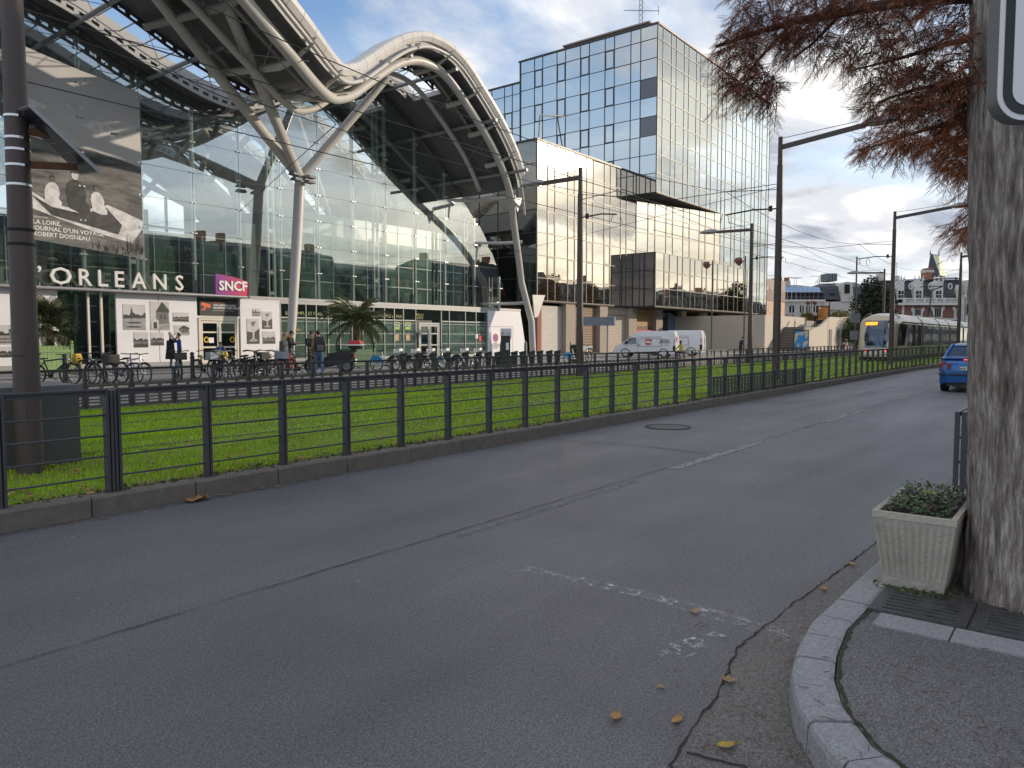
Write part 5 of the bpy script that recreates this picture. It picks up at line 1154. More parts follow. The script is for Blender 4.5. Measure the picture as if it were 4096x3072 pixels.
# the street's other side: houses and trees behind this corner, seen only mirrored in the glass
HW = [pm('house_stone_backlit_%d' % k, c, .85, 0, .08, .5) for k, c in enumerate(((.15, .135, .12), (.12, .10, .085), (.16, .15, .14), (.11, .075, .06)))]  # wall tones darkened so the fronts read as backlit; shade is in the colour
rh_ = random.Random(11); x = 17
kinds = ('grey stone', 'tan stone', 'pale stone', 'red brick'); hno = 0
spots = ('nearest this corner', 'second from this corner', 'opposite the glass gable', 'opposite the office wing', 'opposite the office tower', 'opposite the stair block', 'right part of the row', 'near the right end of the row', 'right end of the row', 'last of the row', 'beyond the row', 'distant end', 'far distant end', 'outermost end')
while x < 250 and hno < 16:
    w = rh_.uniform(17, 24); k = hno % 4; eh = rh_.uniform(9.0, 11.5); mh_ = rh_.uniform(3.0, 4.4)
    hs = thing('mansard_house', kinds[k] + ' house with slate mansard across the street, ' + spots[hno], 'house', (x, -13, 0), 0, 'houses across the street')
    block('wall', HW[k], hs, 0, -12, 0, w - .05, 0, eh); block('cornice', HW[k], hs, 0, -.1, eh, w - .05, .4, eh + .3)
    MB().loft([[(0, .1, eh + .3), (w - .05, .1, eh + .3), (w - .05, -12, eh + .3), (0, -12, eh + .3)], [(.05, -1.2, eh + mh_), (w - .1, -1.2, eh + mh_), (w - .1, -11, eh + mh_), (.05, -11, eh + mh_)], [(.3, -5.5, eh + mh_ + 1.1), (w - .3, -5.5, eh + mh_ + 1.1), (w - .3, -6.5, eh + mh_ + 1.1), (.3, -6.5, eh + mh_ + 1.1)]]).build('roof', SLATE, hs)
    for q in (1.2, w - 1.8): block('chimney', BRC, hs, q, -6, eh + mh_, q + .9, -4.8, eh + mh_ + 2.2)
    n = int(w / 3)
    for i in range(n):
        q = (i + .5) * w / n
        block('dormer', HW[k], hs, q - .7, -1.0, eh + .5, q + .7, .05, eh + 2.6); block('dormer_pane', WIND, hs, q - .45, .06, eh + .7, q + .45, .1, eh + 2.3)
        for z in (1, 4.2, 7.3): block('window', WIND, hs, q - .6, .0, z, q + .6, .06, z + 2.1)
    x += w; hno += 1
LF_B = pm('autumn_foliage', (.11, .05, .022), .8, 0, .35, .9, island=.5, spec=.2)
for k, (tx, ty, hh, lab) in enumerate(((24, -5.5, 11, 'opposite the forked column'), (33, -6, 10, 'opposite the shop front'), (45, -5, 12, 'opposite the shop doors'), (60, -5, 11, 'opposite the station gable'), (71, -4.5, 10, 'opposite the white vans'), (108, -4, 13, 'opposite the office wing corner'), (119, -3.5, 14, 'opposite the office wing middle'), (134, -4, 13, 'opposite the low reddish building'))):
    leafy('street_tree', 'russet street tree on the near pavement ' + lab, (tx, ty, .1), hh, [(0, 0, hh * .72, 2.6), (-1.6, .5, hh * .55, 2.1), (1.8, 0, hh * .5, 2.2), (.3, .4, hh * .9, 1.5)], 2600, .2, LF_B, 'street trees on the near pavement')
# ------------------------------------------------------------------ tram masts with street lamps
LAMPG = pm('lamp_grey', (.30, .30, .31), .4, .2, .06, 3); LENS = pm('lamp_lens', (.55, .56, .55), .2, 0, .05, 5)
def mast(label, a, b, h, side, arm=2.6, rise=.25, sink=.2, group='tram masts carrying street lamps', arms=True, r=(.135, .10), clamps=False, wire_to=None):
    """side: +1 lamp reaches towards the station, -1 over the road, 0 none"""
    t = thing('tram_mast', label, 'mast', (a, b, .12), 0, group)
    MB().tube([(0, 0, 0), (0, 0, h * .45), (0, 0, h - .95)], [r[0], (r[0] + r[1]) / 2, r[1]], 18).build('pole', POLE, t, True)
    MB().tube([(0, 0, h - .96), (0, 0, h)], [.085, .08], 14).build('pole_tip', POLE, t, True)
    MB().lathe([(.21, 0), (.21, .02), (r[0] + .01, .03)], 14).build('base_plate', POLE, t)
    MB().lathe([(r[0] + .006, 0), (r[0] + .006, .02)], 18, (0, 0, 1.3)).build('pole_ring', POLE, t)
    if side:
        MB().beam((0, 0, h - .35), (0, side * arm, h - .35 + rise), .07, .16).build('lamp_arm', POLE, t); MB().tube([(0, 0, h - .05), (0, side * arm * .9, h - .2 + rise)], .012, 5).build('stay', STEEL, t)
        y = side * (arm + .42); z = h - .33 + rise; rings = []
        for k in range(9):
            q = k / 8; w = .25 * math.sin(math.pi * (.08 + .84 * q)) ** .7; hh = .19 * math.sin(math.pi * (.1 + .8 * q)); yy = y + (q - .5) * side * 1.15
            rings.append([(w * math.cos(u), yy, z + hh * math.sin(u) * (1 if math.sin(u) > 0 else .55)) for u in [2 * math.pi * j / 12 for j in range(12)]])
        hd = MB().loft(rings).build('lamp_head', LAMPG, t, True)
        MB().loft([[(r_[j][0] * .8, r_[j][1], z - .03 + (r_[j][2] - z) * .75 if r_[j][2] < z else z - .03) for j in range(12)] for r_ in rings[2:7]]).build('lens', LENS, hd, True)
    return t
m0 = mast('thick brown mast with a small solar panel at the left edge', 3.12, 9.0, 8.4, 0, r=(.135, .088))
mast('brown mast with a lamp over the road, in front of the stair block', 26.3, 8.82, 8.35, -1, 2.7, .3)
mast('brown mast with a lamp over the road, in front of the tram cab', 45.4, 8.95, 8.35, -1, 2.7, .3)
mast('brown mast beside the big trunk at the tail of the tram', 65.5, 8.3, 7.9, -1, 2.4, .25)
mast('brown mast with a lamp towards the office, left of the white van', 23.75, 15.3, 7.75, 1, 1.75, .0)
mast('brown mast with a lamp towards the office, right end of the office front', 41.9, 15.55, 7.9, 1, 2.1, .05)
mast('thin brown mast with a lamp, before the dark evergreen tree', 74.5, 15.4, 7.7, 1, 2.2, .1)
# fittings of the first mast: solar panel on rusty brackets, bands, hatch
RUST = pm('rusty_bracket', (.14, .06, .035), .75, .2, .3, 8)
sp = thing('solar_panel', 'small tilted solar panel held on rusty brackets on the thick left mast', 'solar panel', (3.12, 9.0, 3.62))
def p86(u, v, b=8.7):
    x = (u - 1106) / 1620; fw = 1.0019 - .0; return None
pan = MB().box((0, 0, 0), (1.12, .74, .04)).build('panel_frame', pm('panel_alu', (.36, .36, .40), .35, .7, .06, 4), sp, loc=(.29, -.26, .12)); pan.rotation_euler = (R(8), R(40), R(0)); pan.scale = (.76, .76, .9); pan.location = (.30, -.22, .06)
cells = MB()
for i in range(6):
    for j in range(4): cells.b2(-.53 + i * .178, -.345 + j * .174, -.024, -.53 + i * .178 + .168, -.345 + j * .174 + .164, -.0201)
cells.build('cell', pm('solar_cell', (.03, .03, .05), .3), pan); MB().b2(-.53, -.34, .0201, .53, .34, .024).build('cell_sheet', pm('solar_cell', (.03, .03, .05)), pan)
MB().beam((0, 0, .16), (.26, -.18, .12), .045, .07).beam((0, 0, -.20), (.50, -.20, -.17), .045, .07).build('bracket', RUST, sp)
for z in (.28, .06, -.22, -.42, -.06): MB().lathe([(.119, -.012), (.119, .012)], 18, (0, 0, z)).build('steel_band', CHROME, sp)
MB().box((0, -.128, 1.05), (.11, .03, .85)).build('hatch', POLE, m0)
MB().lathe([(.124, 0), (.128, .012), (.124, .03)], 18, (0, 0, 2.45)).lathe([(.124, 0), (.128, .012), (.124, .03)], 18, (0, 0, 2.6)).build('cable_tie', RUBBER, m0)
# grey cabinet on the lawn
cb = thing('street_cabinet', 'plain dark grey equipment cabinet on the grass behind the left mast', 'cabinet', (2.55, 9.75, .14))
CABM = pm('cabinet_grey', (.085, .084, .079), .6, 0, .08, 3); CABT = pm('cabinet_top', (.15, .155, .165), .5, 0, .08, 3)
MB().b2(-1.35, -.42, 0, 1.22, .5, .86).build('body', CABM, cb); MB().b2(-1.38, -.45, .86, 1.25, .53, .92).build('lid', CABT, cb)
for x in (-.55, .28): MB().b2(x - .004, -.424, .04, x + .004, -.418, .84).build('door_gap', BLACK, cb)
# overhead wires
wr = thing('overhead_wires', 'thin dark tram wires running along the street over both tracks', 'wires', (0, 0, 0))
WIRE = pm('wire', (.02, .02, .022), .5, .4)
def wire(pts, r=.011, name='wire'): MB().tube(pts, r, 5).build(name, WIRE, wr)
for y in (10.75, 13.75):
    for xa, xb in ((-14, 3.05), (3.05, 26.3), (26.3, 45.4), (45.4, 65.5), (65.5, 110)):
        wire([(xa + (xb - xa) * k / 10, y + (.12 if int(xa) % 2 else -.12), 5.75) for k in range(11)])
        wire([(xa + (xb - xa) * k / 10, y, 6.85 - 2.4 * (k / 10) * (1 - k / 10) * (xb - xa) / 24) for k in range(11)], .010)
for xa, ya, xb, yb, z in ((26.3, 8.82, 23.75, 15.3, 6.9), (45.4, 8.95, 41.9, 15.5, 6.9), (74.5, 15.4, 65.5, 8.3, 6.8)): wire([(xa, ya, z), ((xa + xb) / 2, (ya + yb) / 2, z - .35), (xb, yb, z)], .012)
wire([(3.05, 8.86, 7.3), (8, 12, 7.0), (13, 16, 7.2), (24, 38, 8.6)], .012); wire([(26.3, 8.82, 6.8), (38, 30, 7.0), (52, 39, 9)], .010); wire([(23.75, 15.3, 6.6), (40, 14, 6.4), (74.5, 15.4, 6.9)], .012)
for mx_, my, sgn in ((26.3, 8.82, 1), (45.4, 8.95, 1), (23.75, 15.3, -1), (41.9, 15.55, -1), (65.5, 8.3, 1)):
    y2 = 10.75 if sgn > 0 else 13.75
    MB().tube([(mx_, my, 6.05), (mx_, my + sgn * .9, 6.1), (mx_, y2, 6.02)], .028, 6).tube([(mx_, my, 6.7), (mx_, y2, 6.85)], .014, 5).build('cantilever', WIRE, wr)
    for d in (-.4, .4): MB().tube([(mx_ + d, y2, 5.75), (mx_ + d * .6, y2, 6.02)], .014, 5).build('dropper', WIRE, wr)
    MB().lathe([(.05, 0), (.07, .05), (.05, .1), (.07, .15), (.05, .2)], 8, (mx_, my + sgn * .3, 5.98)).build('insulator', BLACK, wr)
lp = MB().tube([(47.0 + .45 * math.cos(t * .5), 10.6, 5.95 + .22 * math.sin(t * .5)) for t in range(12)], .014, 5).build('wire_loop', WIRE, wr)

# ------------------------------------------------------------------ the tram
CHAMP = pm('champagne_paint', (.50, .43, .32), .3, .35, .05, .6, coat=.3); CHL = pm('tram_roof_paint', (.62, .57, .48), .35, .1, .06, .6)
TG = mirror_glass('tram_glass', (.7, .75, .75), (.035, .045, .05), .22, .1); TGK = mirror_glass('tram_black_glass', (.5, .5, .5), (.008, .009, .01), .06, .05); TW = mirror_glass('windscreen', (.6, .7, .8), (.02, .04, .06), .10, .05)
tram = thing('tram', 'champagne coloured tram seen from its front with a lit orange display', 'tram', (50.2, 10.75, .15))
prof = [(1.06, .28), (1.14, .62), (1.15, 1.0), (1.13, 2.2), (1.09, 2.45), (.98, 2.68), (.72, 2.92), (.35, 3.0), (-.35, 3.0), (-.72, 2.92), (-.98, 2.68), (-1.09, 2.45), (-1.13, 2.2), (-1.15, 1.0), (-1.14, .62), (-1.06, .28)]
def slant(z): return .0 if z < .8 else .62 * ((z - .8) / 2.2) ** 1.5
def tring(x, s=1.0, sl=0.0): return [(x + sl * slant(z), y * s, z if z < 2.5 else 2.5 + (z - 2.5) * (1 - .35 * sl)) for y, z in prof]
mods = [(0, 8.5), (8.8, 15.7), (16.0, 20.6), (20.9, 28.4), (28.7, 36.0)]
for i, (x0, x1) in enumerate(mods):
    if i == 0: rings = [tring(0, .74, 1), tring(.10, .86, 1), tring(.38, .96, 1), tring(.95, 1, .8), tring(1.7, 1, .2), tring(2.2), tring(x1)]
    elif i == 4: rings = [tring(x0), tring(x1 - 1.2), tring(x1 - .3, .95), tring(x1, .78)]
    else: rings = [tring(x0), tring(x1)]
    bb_ = MB().loft(rings, None, True, i > 0)
    if i == 0:
        for q in range(7): bb_.add([rings[0][q], rings[0][q + 1], rings[0][14 - q], rings[0][15 - q]], [(0, 1, 2, 3)])
    body = bb_.build('body', CHAMP, tram, True)
    mb = MB().loft([[(x, y * 1.004, z + .008) for x, y, z in [q for q in r_ if q[2] > 2.43]] for r_ in rings], None, False, False).build('roof', CHL, tram, True)
    if i < 4: MB().loft([[(x1 - .02, y * .93, z * .985 + .01) for y, z in prof], [(mods[i + 1][0] + .02, y * .93, z * .985 + .01) for y, z in prof]]).build('bellows', BLACK, tram)
    for xe in ((x1,) if i == 0 else (x0,) if i == 4 else (x0, x1)): MB().loft([[(xe - .11, y * 1.012, z * 1.004) for y, z in prof], [(xe + .11, y * 1.012, z * 1.004) for y, z in prof]]).build('end_frame', BLACK, tram)
    MB().b2(x0 + .3, -1.0, .06, x1 - .3, 1.0, .3).build('bogie_skirt', BLACK, tram)
    a, b = (x0 + 3.2 if i == 0 else x0 + .35), x1 - .35
    n = max(1, round((b - a) / 1.75)); 
    for s in (-1, 1):
        for k in range(n):
            u, v = a + (b - a) * k / n + .04, a + (b - a) * (k + 1) / n - .04
            MB().prism([(u, s * 1.154, .92), (v, s * 1.154, .92), (v, s * 1.138, 2.32), (u, s * 1.138, 2.32)], (0, s * .01, 0)).build('window', TG, tram)
        MB().b2(x0 + (1.9 if i == 0 else .1), s * 1.10 - .05, 2.44, x1 - .1, s * 1.10 + .03, 2.475).build('gutter_line', BLACK, tram)
# cab glass: windscreen and the dark wrap-round side panes
def scr(y, z, o=.012, s=.74):
    e = min(1, abs(y) / .84); xx = slant(z) + .10 * max(0, (e - .78) / .22); return (xx - o, y, z)
ws = MB(); rows_ = [(.58, .88), (.80, .97), (.83, 1.25), (.84, 1.6), (.83, 2.0), (.80, 2.35), (.68, 2.52)]
ws.loft([[(slant(z) * .96 + .20, w + .16, z), scr(w, z, .035), scr(w * .5, z, .04), scr(-w * .5, z, .04), scr(-w, z, .035), (slant(z) * .96 + .20, -w - .16, z), (slant(z) + .3, -w + .05, z), (slant(z) + .3, w - .05, z)] for w, z in rows_]); ws.build('windscreen', TW, tram)
for s in (-1, 1): MB().prism([(.46, s * 1.16, .98), (2.3, s * 1.172, 1.0), (2.75, s * 1.172, 1.7), (2.95, s * 1.172, 2.30), (1.0, s * 1.165, 2.36), (.66, s * 1.16, 1.7)], (0, s * .012, 0)).build('cab_window', TGK, tram)
MB().prism([scr(y, z, .055) for y, z in ((.74, 2.22), (.74, 2.46), (-.05, 2.46), (-.05, 2.22))], (.01, 0, 0)).build('display_panel', BLACK, tram)
DISP = emit('amber_led', (1.0, .30, .03), 2.4)
disp = MB()
rr_ = random.Random(2)
for rw in range(3):
    y = .68
    while y > .0:
        w = rr_.uniform(.025, .06); z = 2.25 + rw * .07; disp.prism([scr(y, z, .065), scr(y, z + .045, .065), scr(y - w, z + .045, .065), scr(y - w, z, .065)], (.004, 0, 0)); y -= w + .018
disp.build('display_text', DISP, tram)
TAILR = emit('red_lamp', (.9, .05, .03), 1.6)
for y in (.56, -.50): MB().tube([(-.015, y, .66), (.02, y, .66)], [.075, .085], 12).build('lamp', TAILR, tram)
MB().prism([(-.004, .66, .42), (-.004, .66, .86), (-.004, -.62, .86), (-.004, -.62, .42)], (.02, 0, 0)).build('front_apron', pm('apron_white', (.62, .62, .6), .4), tram)
for y in (.3, -.28): MB().tube([scr(y, .92, .06), scr(y + .22, 1.62, .06)], .012, 5).build('wiper', BLACK, tram)
for s in (-1, 1): MB().tube([(1.55, s * .62, 3.02), (1.2, s * .80, 2.92), (1.15, s * .95, 2.72), (1.6, s * .98, 2.68), (2.1, s * .9, 2.78), (1.9, s * .75, 2.93)], .02, 5, closed=True).build('roof_scoop', GREY, tram)
pg = MB().tube([(19.2, -.2, 3.0), (18.2, 0, 3.9), (19.0, 0, 5.3), (19.0, -.8, 5.62)], .05, 6).tube([(19.2, .3, 3.0), (18.2, 0, 3.9)], .04, 6).tube([(19.0, -.85, 5.62), (19.0, .85, 5.62)], .04, 6); pg.build('pantograph', BLACK, tram)
block('roof_box', CHL, tram, 17, -.6, 2.95, 20, .6, 3.1)

# ------------------------------------------------------------------ blue car
CBL = pm('blue_paint', (.012, .115, .36), .28, .3, .05, .8, coat=.6); CGL = mirror_glass('car_glass', (.7, .75, .8), (.02, .025, .03), .12, .04)
car = thing('blue_car', 'bright blue hatchback with a boot spoiler driving away, half hidden by the trunk', 'car', (27.3, 2.87, 0))
S = [(-1.99, .66, .88, .40), (-1.90, .78, .97, .26), (-1.6, .82, .985, .22), (-.9, .835, .95, .20), (0, .835, .93, .20), (1.0, .83, .88, .20), (1.55, .78, .80, .22), (1.85, .68, .70, .26), (1.95, .5, .58, .34)]
MB().loft([[(x, -w * .93, zb), (x, -w, .46), (x, -w, .66), (x, -w * .95, tp - .04), (x, -w * .84, tp), (x, w * .84, tp), (x, w * .95, tp - .04), (x, w, .66), (x, w, .46), (x, w * .93, zb)] for x, w, tp, zb in S]).build('body', CBL, car, True)
gh = [[(-1.78, -.70, .96), (.98, -.74, .90), (.98, .74, .90), (-1.78, .70, .96)], [(-1.42, -.65, 1.18), (.55, -.68, 1.18), (.55, .68, 1.18), (-1.42, .65, 1.18)], [(-1.05, -.57, 1.385), (.18, -.58, 1.40), (.18, .58, 1.40), (-1.05, .57, 1.385)]]
MB().loft(gh).build('window_glass', CGL, car)
rf = MB().loft([[(-1.12, -.60, 1.365), (.25, -.61, 1.38), (.25, .61, 1.38), (-1.12, .60, 1.365)], [(-1.0, -.54, 1.425), (.1, -.54, 1.44), (.1, .54, 1.44), (-1.0, .54, 1.425)]]).build('roof', CBL, car, True)
for s in (-1, 1):
    MB().tube([(-1.80, s * .71, .95), (-1.42, s * .66, 1.19), (-1.05, s * .585, 1.385)], .052, 8).tube([(-.45, s * .80, .93), (-.42, s * .67, 1.18), (-.40, s * .59, 1.39)], .035, 6).tube([(1.0, s * .75, .90), (.55, s * .69, 1.18), (.18, s * .59, 1.40)], .038, 6).build('pillar', CBL, car, True)
    MB().loft([[(-2.03, s * .52, .70), (-2.02, s * .52, .84), (-1.95, s * .72, .90), (-1.87, s * .80, .86), (-1.87, s * .82, .62), (-1.97, s * .70, .60)], [(-1.80, s * .52, .70), (-1.80, s * .52, .84), (-1.72, s * .76, .90), (-1.66, s * .845, .86), (-1.66, s * .845, .64), (-1.76, s * .72, .60)]]).build('tail_light', pm('tail_red', (.22, .02, .02), .25, 0, .1, 5, coat=.5), car, True)
    MB().prism([(.3, s * .86, .92), (.52, s * .86, .92), (.52, s * .86, 1.03), (.3, s * .86, 1.03)], (0, s * .14, 0)).build('door_mirror', CBL, car)
    block('side_strip', BLACK, car, -1.2, s * .838 - .012, .50, 1.1, s * .838 + .012, .55)
sp_ = MB().prism([(-1.98, -.74, .985), (-1.98, .74, .985), (-1.66, .70, 1.02), (-1.66, -.70, 1.02)], (0, 0, .035)).build('spoiler', CBL, car); 
for y in (-.5, .5): MB().b2(-1.85, y - .04, .95, -1.75, y + .04, 1.0).build('spoiler_foot', CBL, car)
block('brake_light', emit('brake_red', (.95, .06, .04), 1.6), car, -2.0, -.18, .955, -1.97, -.03, .978); block('brake_light', emit('brake_red', (.95, .06, .04), 1.6), car, -2.0, .03, .955, -1.97, .18, .978)
MB().loft([[(-2.06, -.60, .30), (-2.08, -.60, .56), (-2.08, .60, .56), (-2.06, .60, .30)], [(-1.86, -.80, .25), (-1.88, -.81, .58), (-1.88, .81, .58), (-1.86, .80, .25)]]).build('bumper', CBL, car, True)
MB().tube([(-1.80, -.835, .535), (-2.0, -.72, .535), (-2.09, -.5, .535), (-2.09, .5, .535), (-2.0, .72, .535), (-1.80, .835, .535)], .028, 6).build('bumper_strip', BLACK, car)
block('number_plate', WHITE, car, -2.04, -.27, .66, -2.005, .27, .76); text('plate_text', 'AN', .075, (-2.045, .19, .672), BLACK, car, rz=R(-90), ext=.002, bold=.002); text('plate_text', '0', .075, (-2.045, -.2, .672), BLACK, car, rz=R(-90), ext=.002)
MB().b2(-1.95, -.6, .18, -1.5, .6, .3).build('underbody', BLACK, car); MB().tube([(-2.07, -.45, .24), (-1.8, -.45, .25)], .035, 8).build('exhaust', CHROME, car)
def car_wheel(root, x, y, r=.30, w=.17, s=1):
    t = MB().tube([(0, -w / 2, 0), (0, w / 2, 0)], r, 20).mesh('tyre', RUBBER, True) if ('cw', r) not in KIDS else KIDS[('cw', r)]; KIDS[('cw', r)] = t
    wl = link('wheel', t, root, (x, y, r)); 
    d = MB(); d.tube([(0, -.006, 0), (0, .006, 0)], r * .62, 16); rm = link('rim', KIDS.setdefault(('rm', r), d.mesh('rim', ALU)), wl, (0, s * (w / 2 + .004), 0)); return wl
for x in (-1.22, 1.25):
    for s in (-1, 1): car_wheel(car, x, s * .74, .30, .19, s)

# ------------------------------------------------------------------ white vans by the office
VW = pm('van_white', (.72, .73, .76), .35, 0, .04, 1, coat=.4, dirt=.06)
def van(label, loc, rz, logo, k=.92):
    v = thing('white_van', label, 'van', loc, rz, 'white vans parked by the office'); v.scale = (k, k, k)
    side = [(-2.5, .32), (-2.52, .9), (-2.48, 1.75), (-2.36, 2.12), (-2.2, 2.2), (.35, 2.2), (.62, 2.13), (1.05, 1.82), (1.18, 1.72), (1.95, 1.18), (2.42, .98), (2.58, .78), (2.6, .45), (2.55, .32)]
    rings = []
    for y, s in ((-.98, .96), (-.94, 1.0), (.94, 1.0), (.98, .96)):
        rings.append([(x * (1 if abs(y) < .95 else .985), y * (1 if z < 1.2 else 1 - .10 * (z - 1.2)), z if abs(y) < .95 else .32 + (z - .32) * .975) for x, z in side])
    MB().loft(rings).build('body', VW, v, True)
    for s in (-1, 1):
        yy = lambda z: s * (.985 * (1 if z < 1.2 else 1 - .10 * (z - 1.2)) + .004)
        w = MB().prism([(.72, yy(1.2), 1.16), (1.82, yy(1.2), 1.17), (1.25, yy(1.6), 1.62), (.9, yy(1.6), 1.66), (.72, yy(1.6), 1.66)], (0, s * .012, 0)).build('side_window', CGL, v)
        MB().tube([(.62, yy(.5), .45), (.60, yy(1.6), 1.72), (-1.35, yy(1.7), 1.74), (-1.38, yy(.5), .45)], .010, 4).tube([(-1.3, yy(.9), .95), (.4, yy(.9), .95), (.52, yy(1.2), 1.25), (.4, yy(1.6), 1.62), (-1.25, yy(1.6), 1.62), (-1.36, yy(1.3), 1.2)], .014, 4, closed=True).build('panel_line', pm('panel_gap', (.25, .25, .26), .6), v)
        block('door_handle', BLACK, v, .45, yy(1) - .02, 1.02, .62, yy(1) + .02, 1.07); block('sill_strip', BLACK, v, -1.0, s * .97 - .02, .32, 1.3, s * .97 + .03, .44)
        MB().prism([(1.45, yy(1.2) * .99, 1.16), (1.62, yy(1.2) * .99, 1.16), (1.62, yy(1.2) * .99, 1.36), (1.45, yy(1.2) * .99, 1.36)], (0, s * .2, 0)).build('door_mirror', BLACK, v)
        MB().prism([(-2.47, s * .93, .72), (-2.35, s * .985, .72), (-2.35, s * .955, 1.5), (-2.45, s * .91, 1.5)], (-.03, 0, 0)).build('rear_light', RED, v)
        block('rear_corner', BLACK, v, -2.5, s * .94 - .05, .5, -2.28, s * .94 + .055, .98)
        for x in (-1.55, 1.62):
            car_wheel(v, x, s * .84, .33, .2, s); MB().tube([(x + .40 * math.cos(t * .314), s * .99, .33 + .40 * math.sin(t * .314)) for t in range(11)], .035, 6).build('wheel_arch', BLACK, v)
        if logo:
            pass
    MB().prism([(1.16, -.80, 1.76), (1.16, .80, 1.76), (1.93, .86, 1.20), (1.93, -.86, 1.20)], (.02, 0, .03)).build('windscreen', CGL, v)
    MB().loft([[(2.3, -.97, .34), (2.3, -.97, .62), (2.3, .97, .62), (2.3, .97, .34)], [(2.66, -.75, .34), (2.66, -.75, .62), (2.66, .75, .62), (2.66, .75, .34)]]).build('bumper', BLACK, v)
    for s in (-1, 1): MB().prism([(2.30, s * .9, .80), (2.62, s * .66, .74), (2.50, s * .72, .95), (2.22, s * .92, 1.0)], (0, s * .06, .0)).build('headlight', LENS, v)
    block('rear_seam', pm('panel_gap', (.25, .25, .26), .6), v, -2.53, -.008, .4, -2.5, .008, 2.1); block('number_plate', WHITE, v, -2.56, .2, .75, -2.525, .7, .86)
    if logo:
        yl = .985 * .955 + .012
        block('logo_patch', pm('logo_red', (.62, .03, .02), .4), v, -.55, .955, 1.18, -.02, .975, 1.52); MB().prism([(-.55, .978, 1.30), (-.28, .978, 1.42), (-.02, .978, 1.34), (-.02, .978, 1.24), (-.55, .978, 1.20)], (0, .004, 0)).build('logo_shape', WHITE, v); block('logo_shape', pm('logo_red', (.62, .03, .02), .4), v, -.5, .976, 1.08, -.08, .985, 1.16)
        text('van_text', 'MENUISERIE\nAGENCEMENT\nMAINTENANCE', .085, (-1.62, .99, 1.44), SEAMD, v, rz=R(180), ext=.002, bold=.002, align='CENTER', sx=1.05); block('van_rule', SEAMD, v, -2.0, .972, 1.02, -1.3, .984, 1.035)
        block('rear_logo', pm('logo_red', (.62, .03, .02), .4), v, -2.53, .3, 1.35, -2.505, .7, 1.7)
    return v
van('white high-roofed van with a red logo and black lettering on its side', (51.9, 27.3, .1), R(107.5), True)
van('plain white van half hidden behind the van with the red logo', (58.6, 28.2, .1), R(105), False, .97)
# blank grey direction sign on a post
ds = thing('direction_sign', 'blank grey box sign on a thin post before the pale roller shutter', 'sign', (42.5, 25.2, .1), FRZ)
MB().b2(-1.60, -.09, 2.3, .40, .09, 2.86).build('sign_box', pm('sign_grey', (.20, .23, .26), .45, .1), ds); MB().b2(.40, -.1, 2.28, .48, .1, 2.88).build('end_cap', WHITE, ds)
MB().tube([(0, .14, 0), (0, .14, 2.95)], .05, 10).build('post', pm('post_grey', (.25, .29, .33), .5), ds, True)
# ------------------------------------------------------------------ bicycles
SQ = .10
def pt(mat_name, col, **k): return pm(mat_name, col, .4, .1, .08, 5, **k)
FR = {'black': pt('bike_black', (.02, .02, .022)), 'blue': pt('bike_blue', (.02, .035, .16)), 'grey': pt('bike_grey', (.20, .21, .22)), 'red': pt('bike_red', (.40, .03, .03)), 'green': pt('bike_green', (.03, .06, .04)), 'white': pt('bike_white', (.6, .6, .6)), 'brown': pt('bike_brown', (.12, .06, .035)), 'silver': pt('bike_silver', (.42, .43, .45))}
_w = {}
def wheel_mesh(r):
    if r not in _w:
        ty = MB().tube([(r * .965 * math.cos(t * .2618), 0, r * .965 * math.sin(t * .2618)) for t in range(24)], .028, 6, closed=True).mesh('tyre', RUBBER, True)
        rm = MB().tube([(r * .90 * math.cos(t * .2618), 0, r * .90 * math.sin(t * .2618)) for t in range(24)], .011, 5, closed=True)
        for t in range(12): a = t * .5236; rm.tube([(0, .02 if t % 2 else -.02, 0), (r * .9 * math.cos(a), 0, r * .9 * math.sin(a))], .0028, 3)
        rm.tube([(0, -.05, 0), (0, .05, 0)], .025, 8); _w[r] = (ty, rm.mesh('rim', CHROME))
    return _w[r]
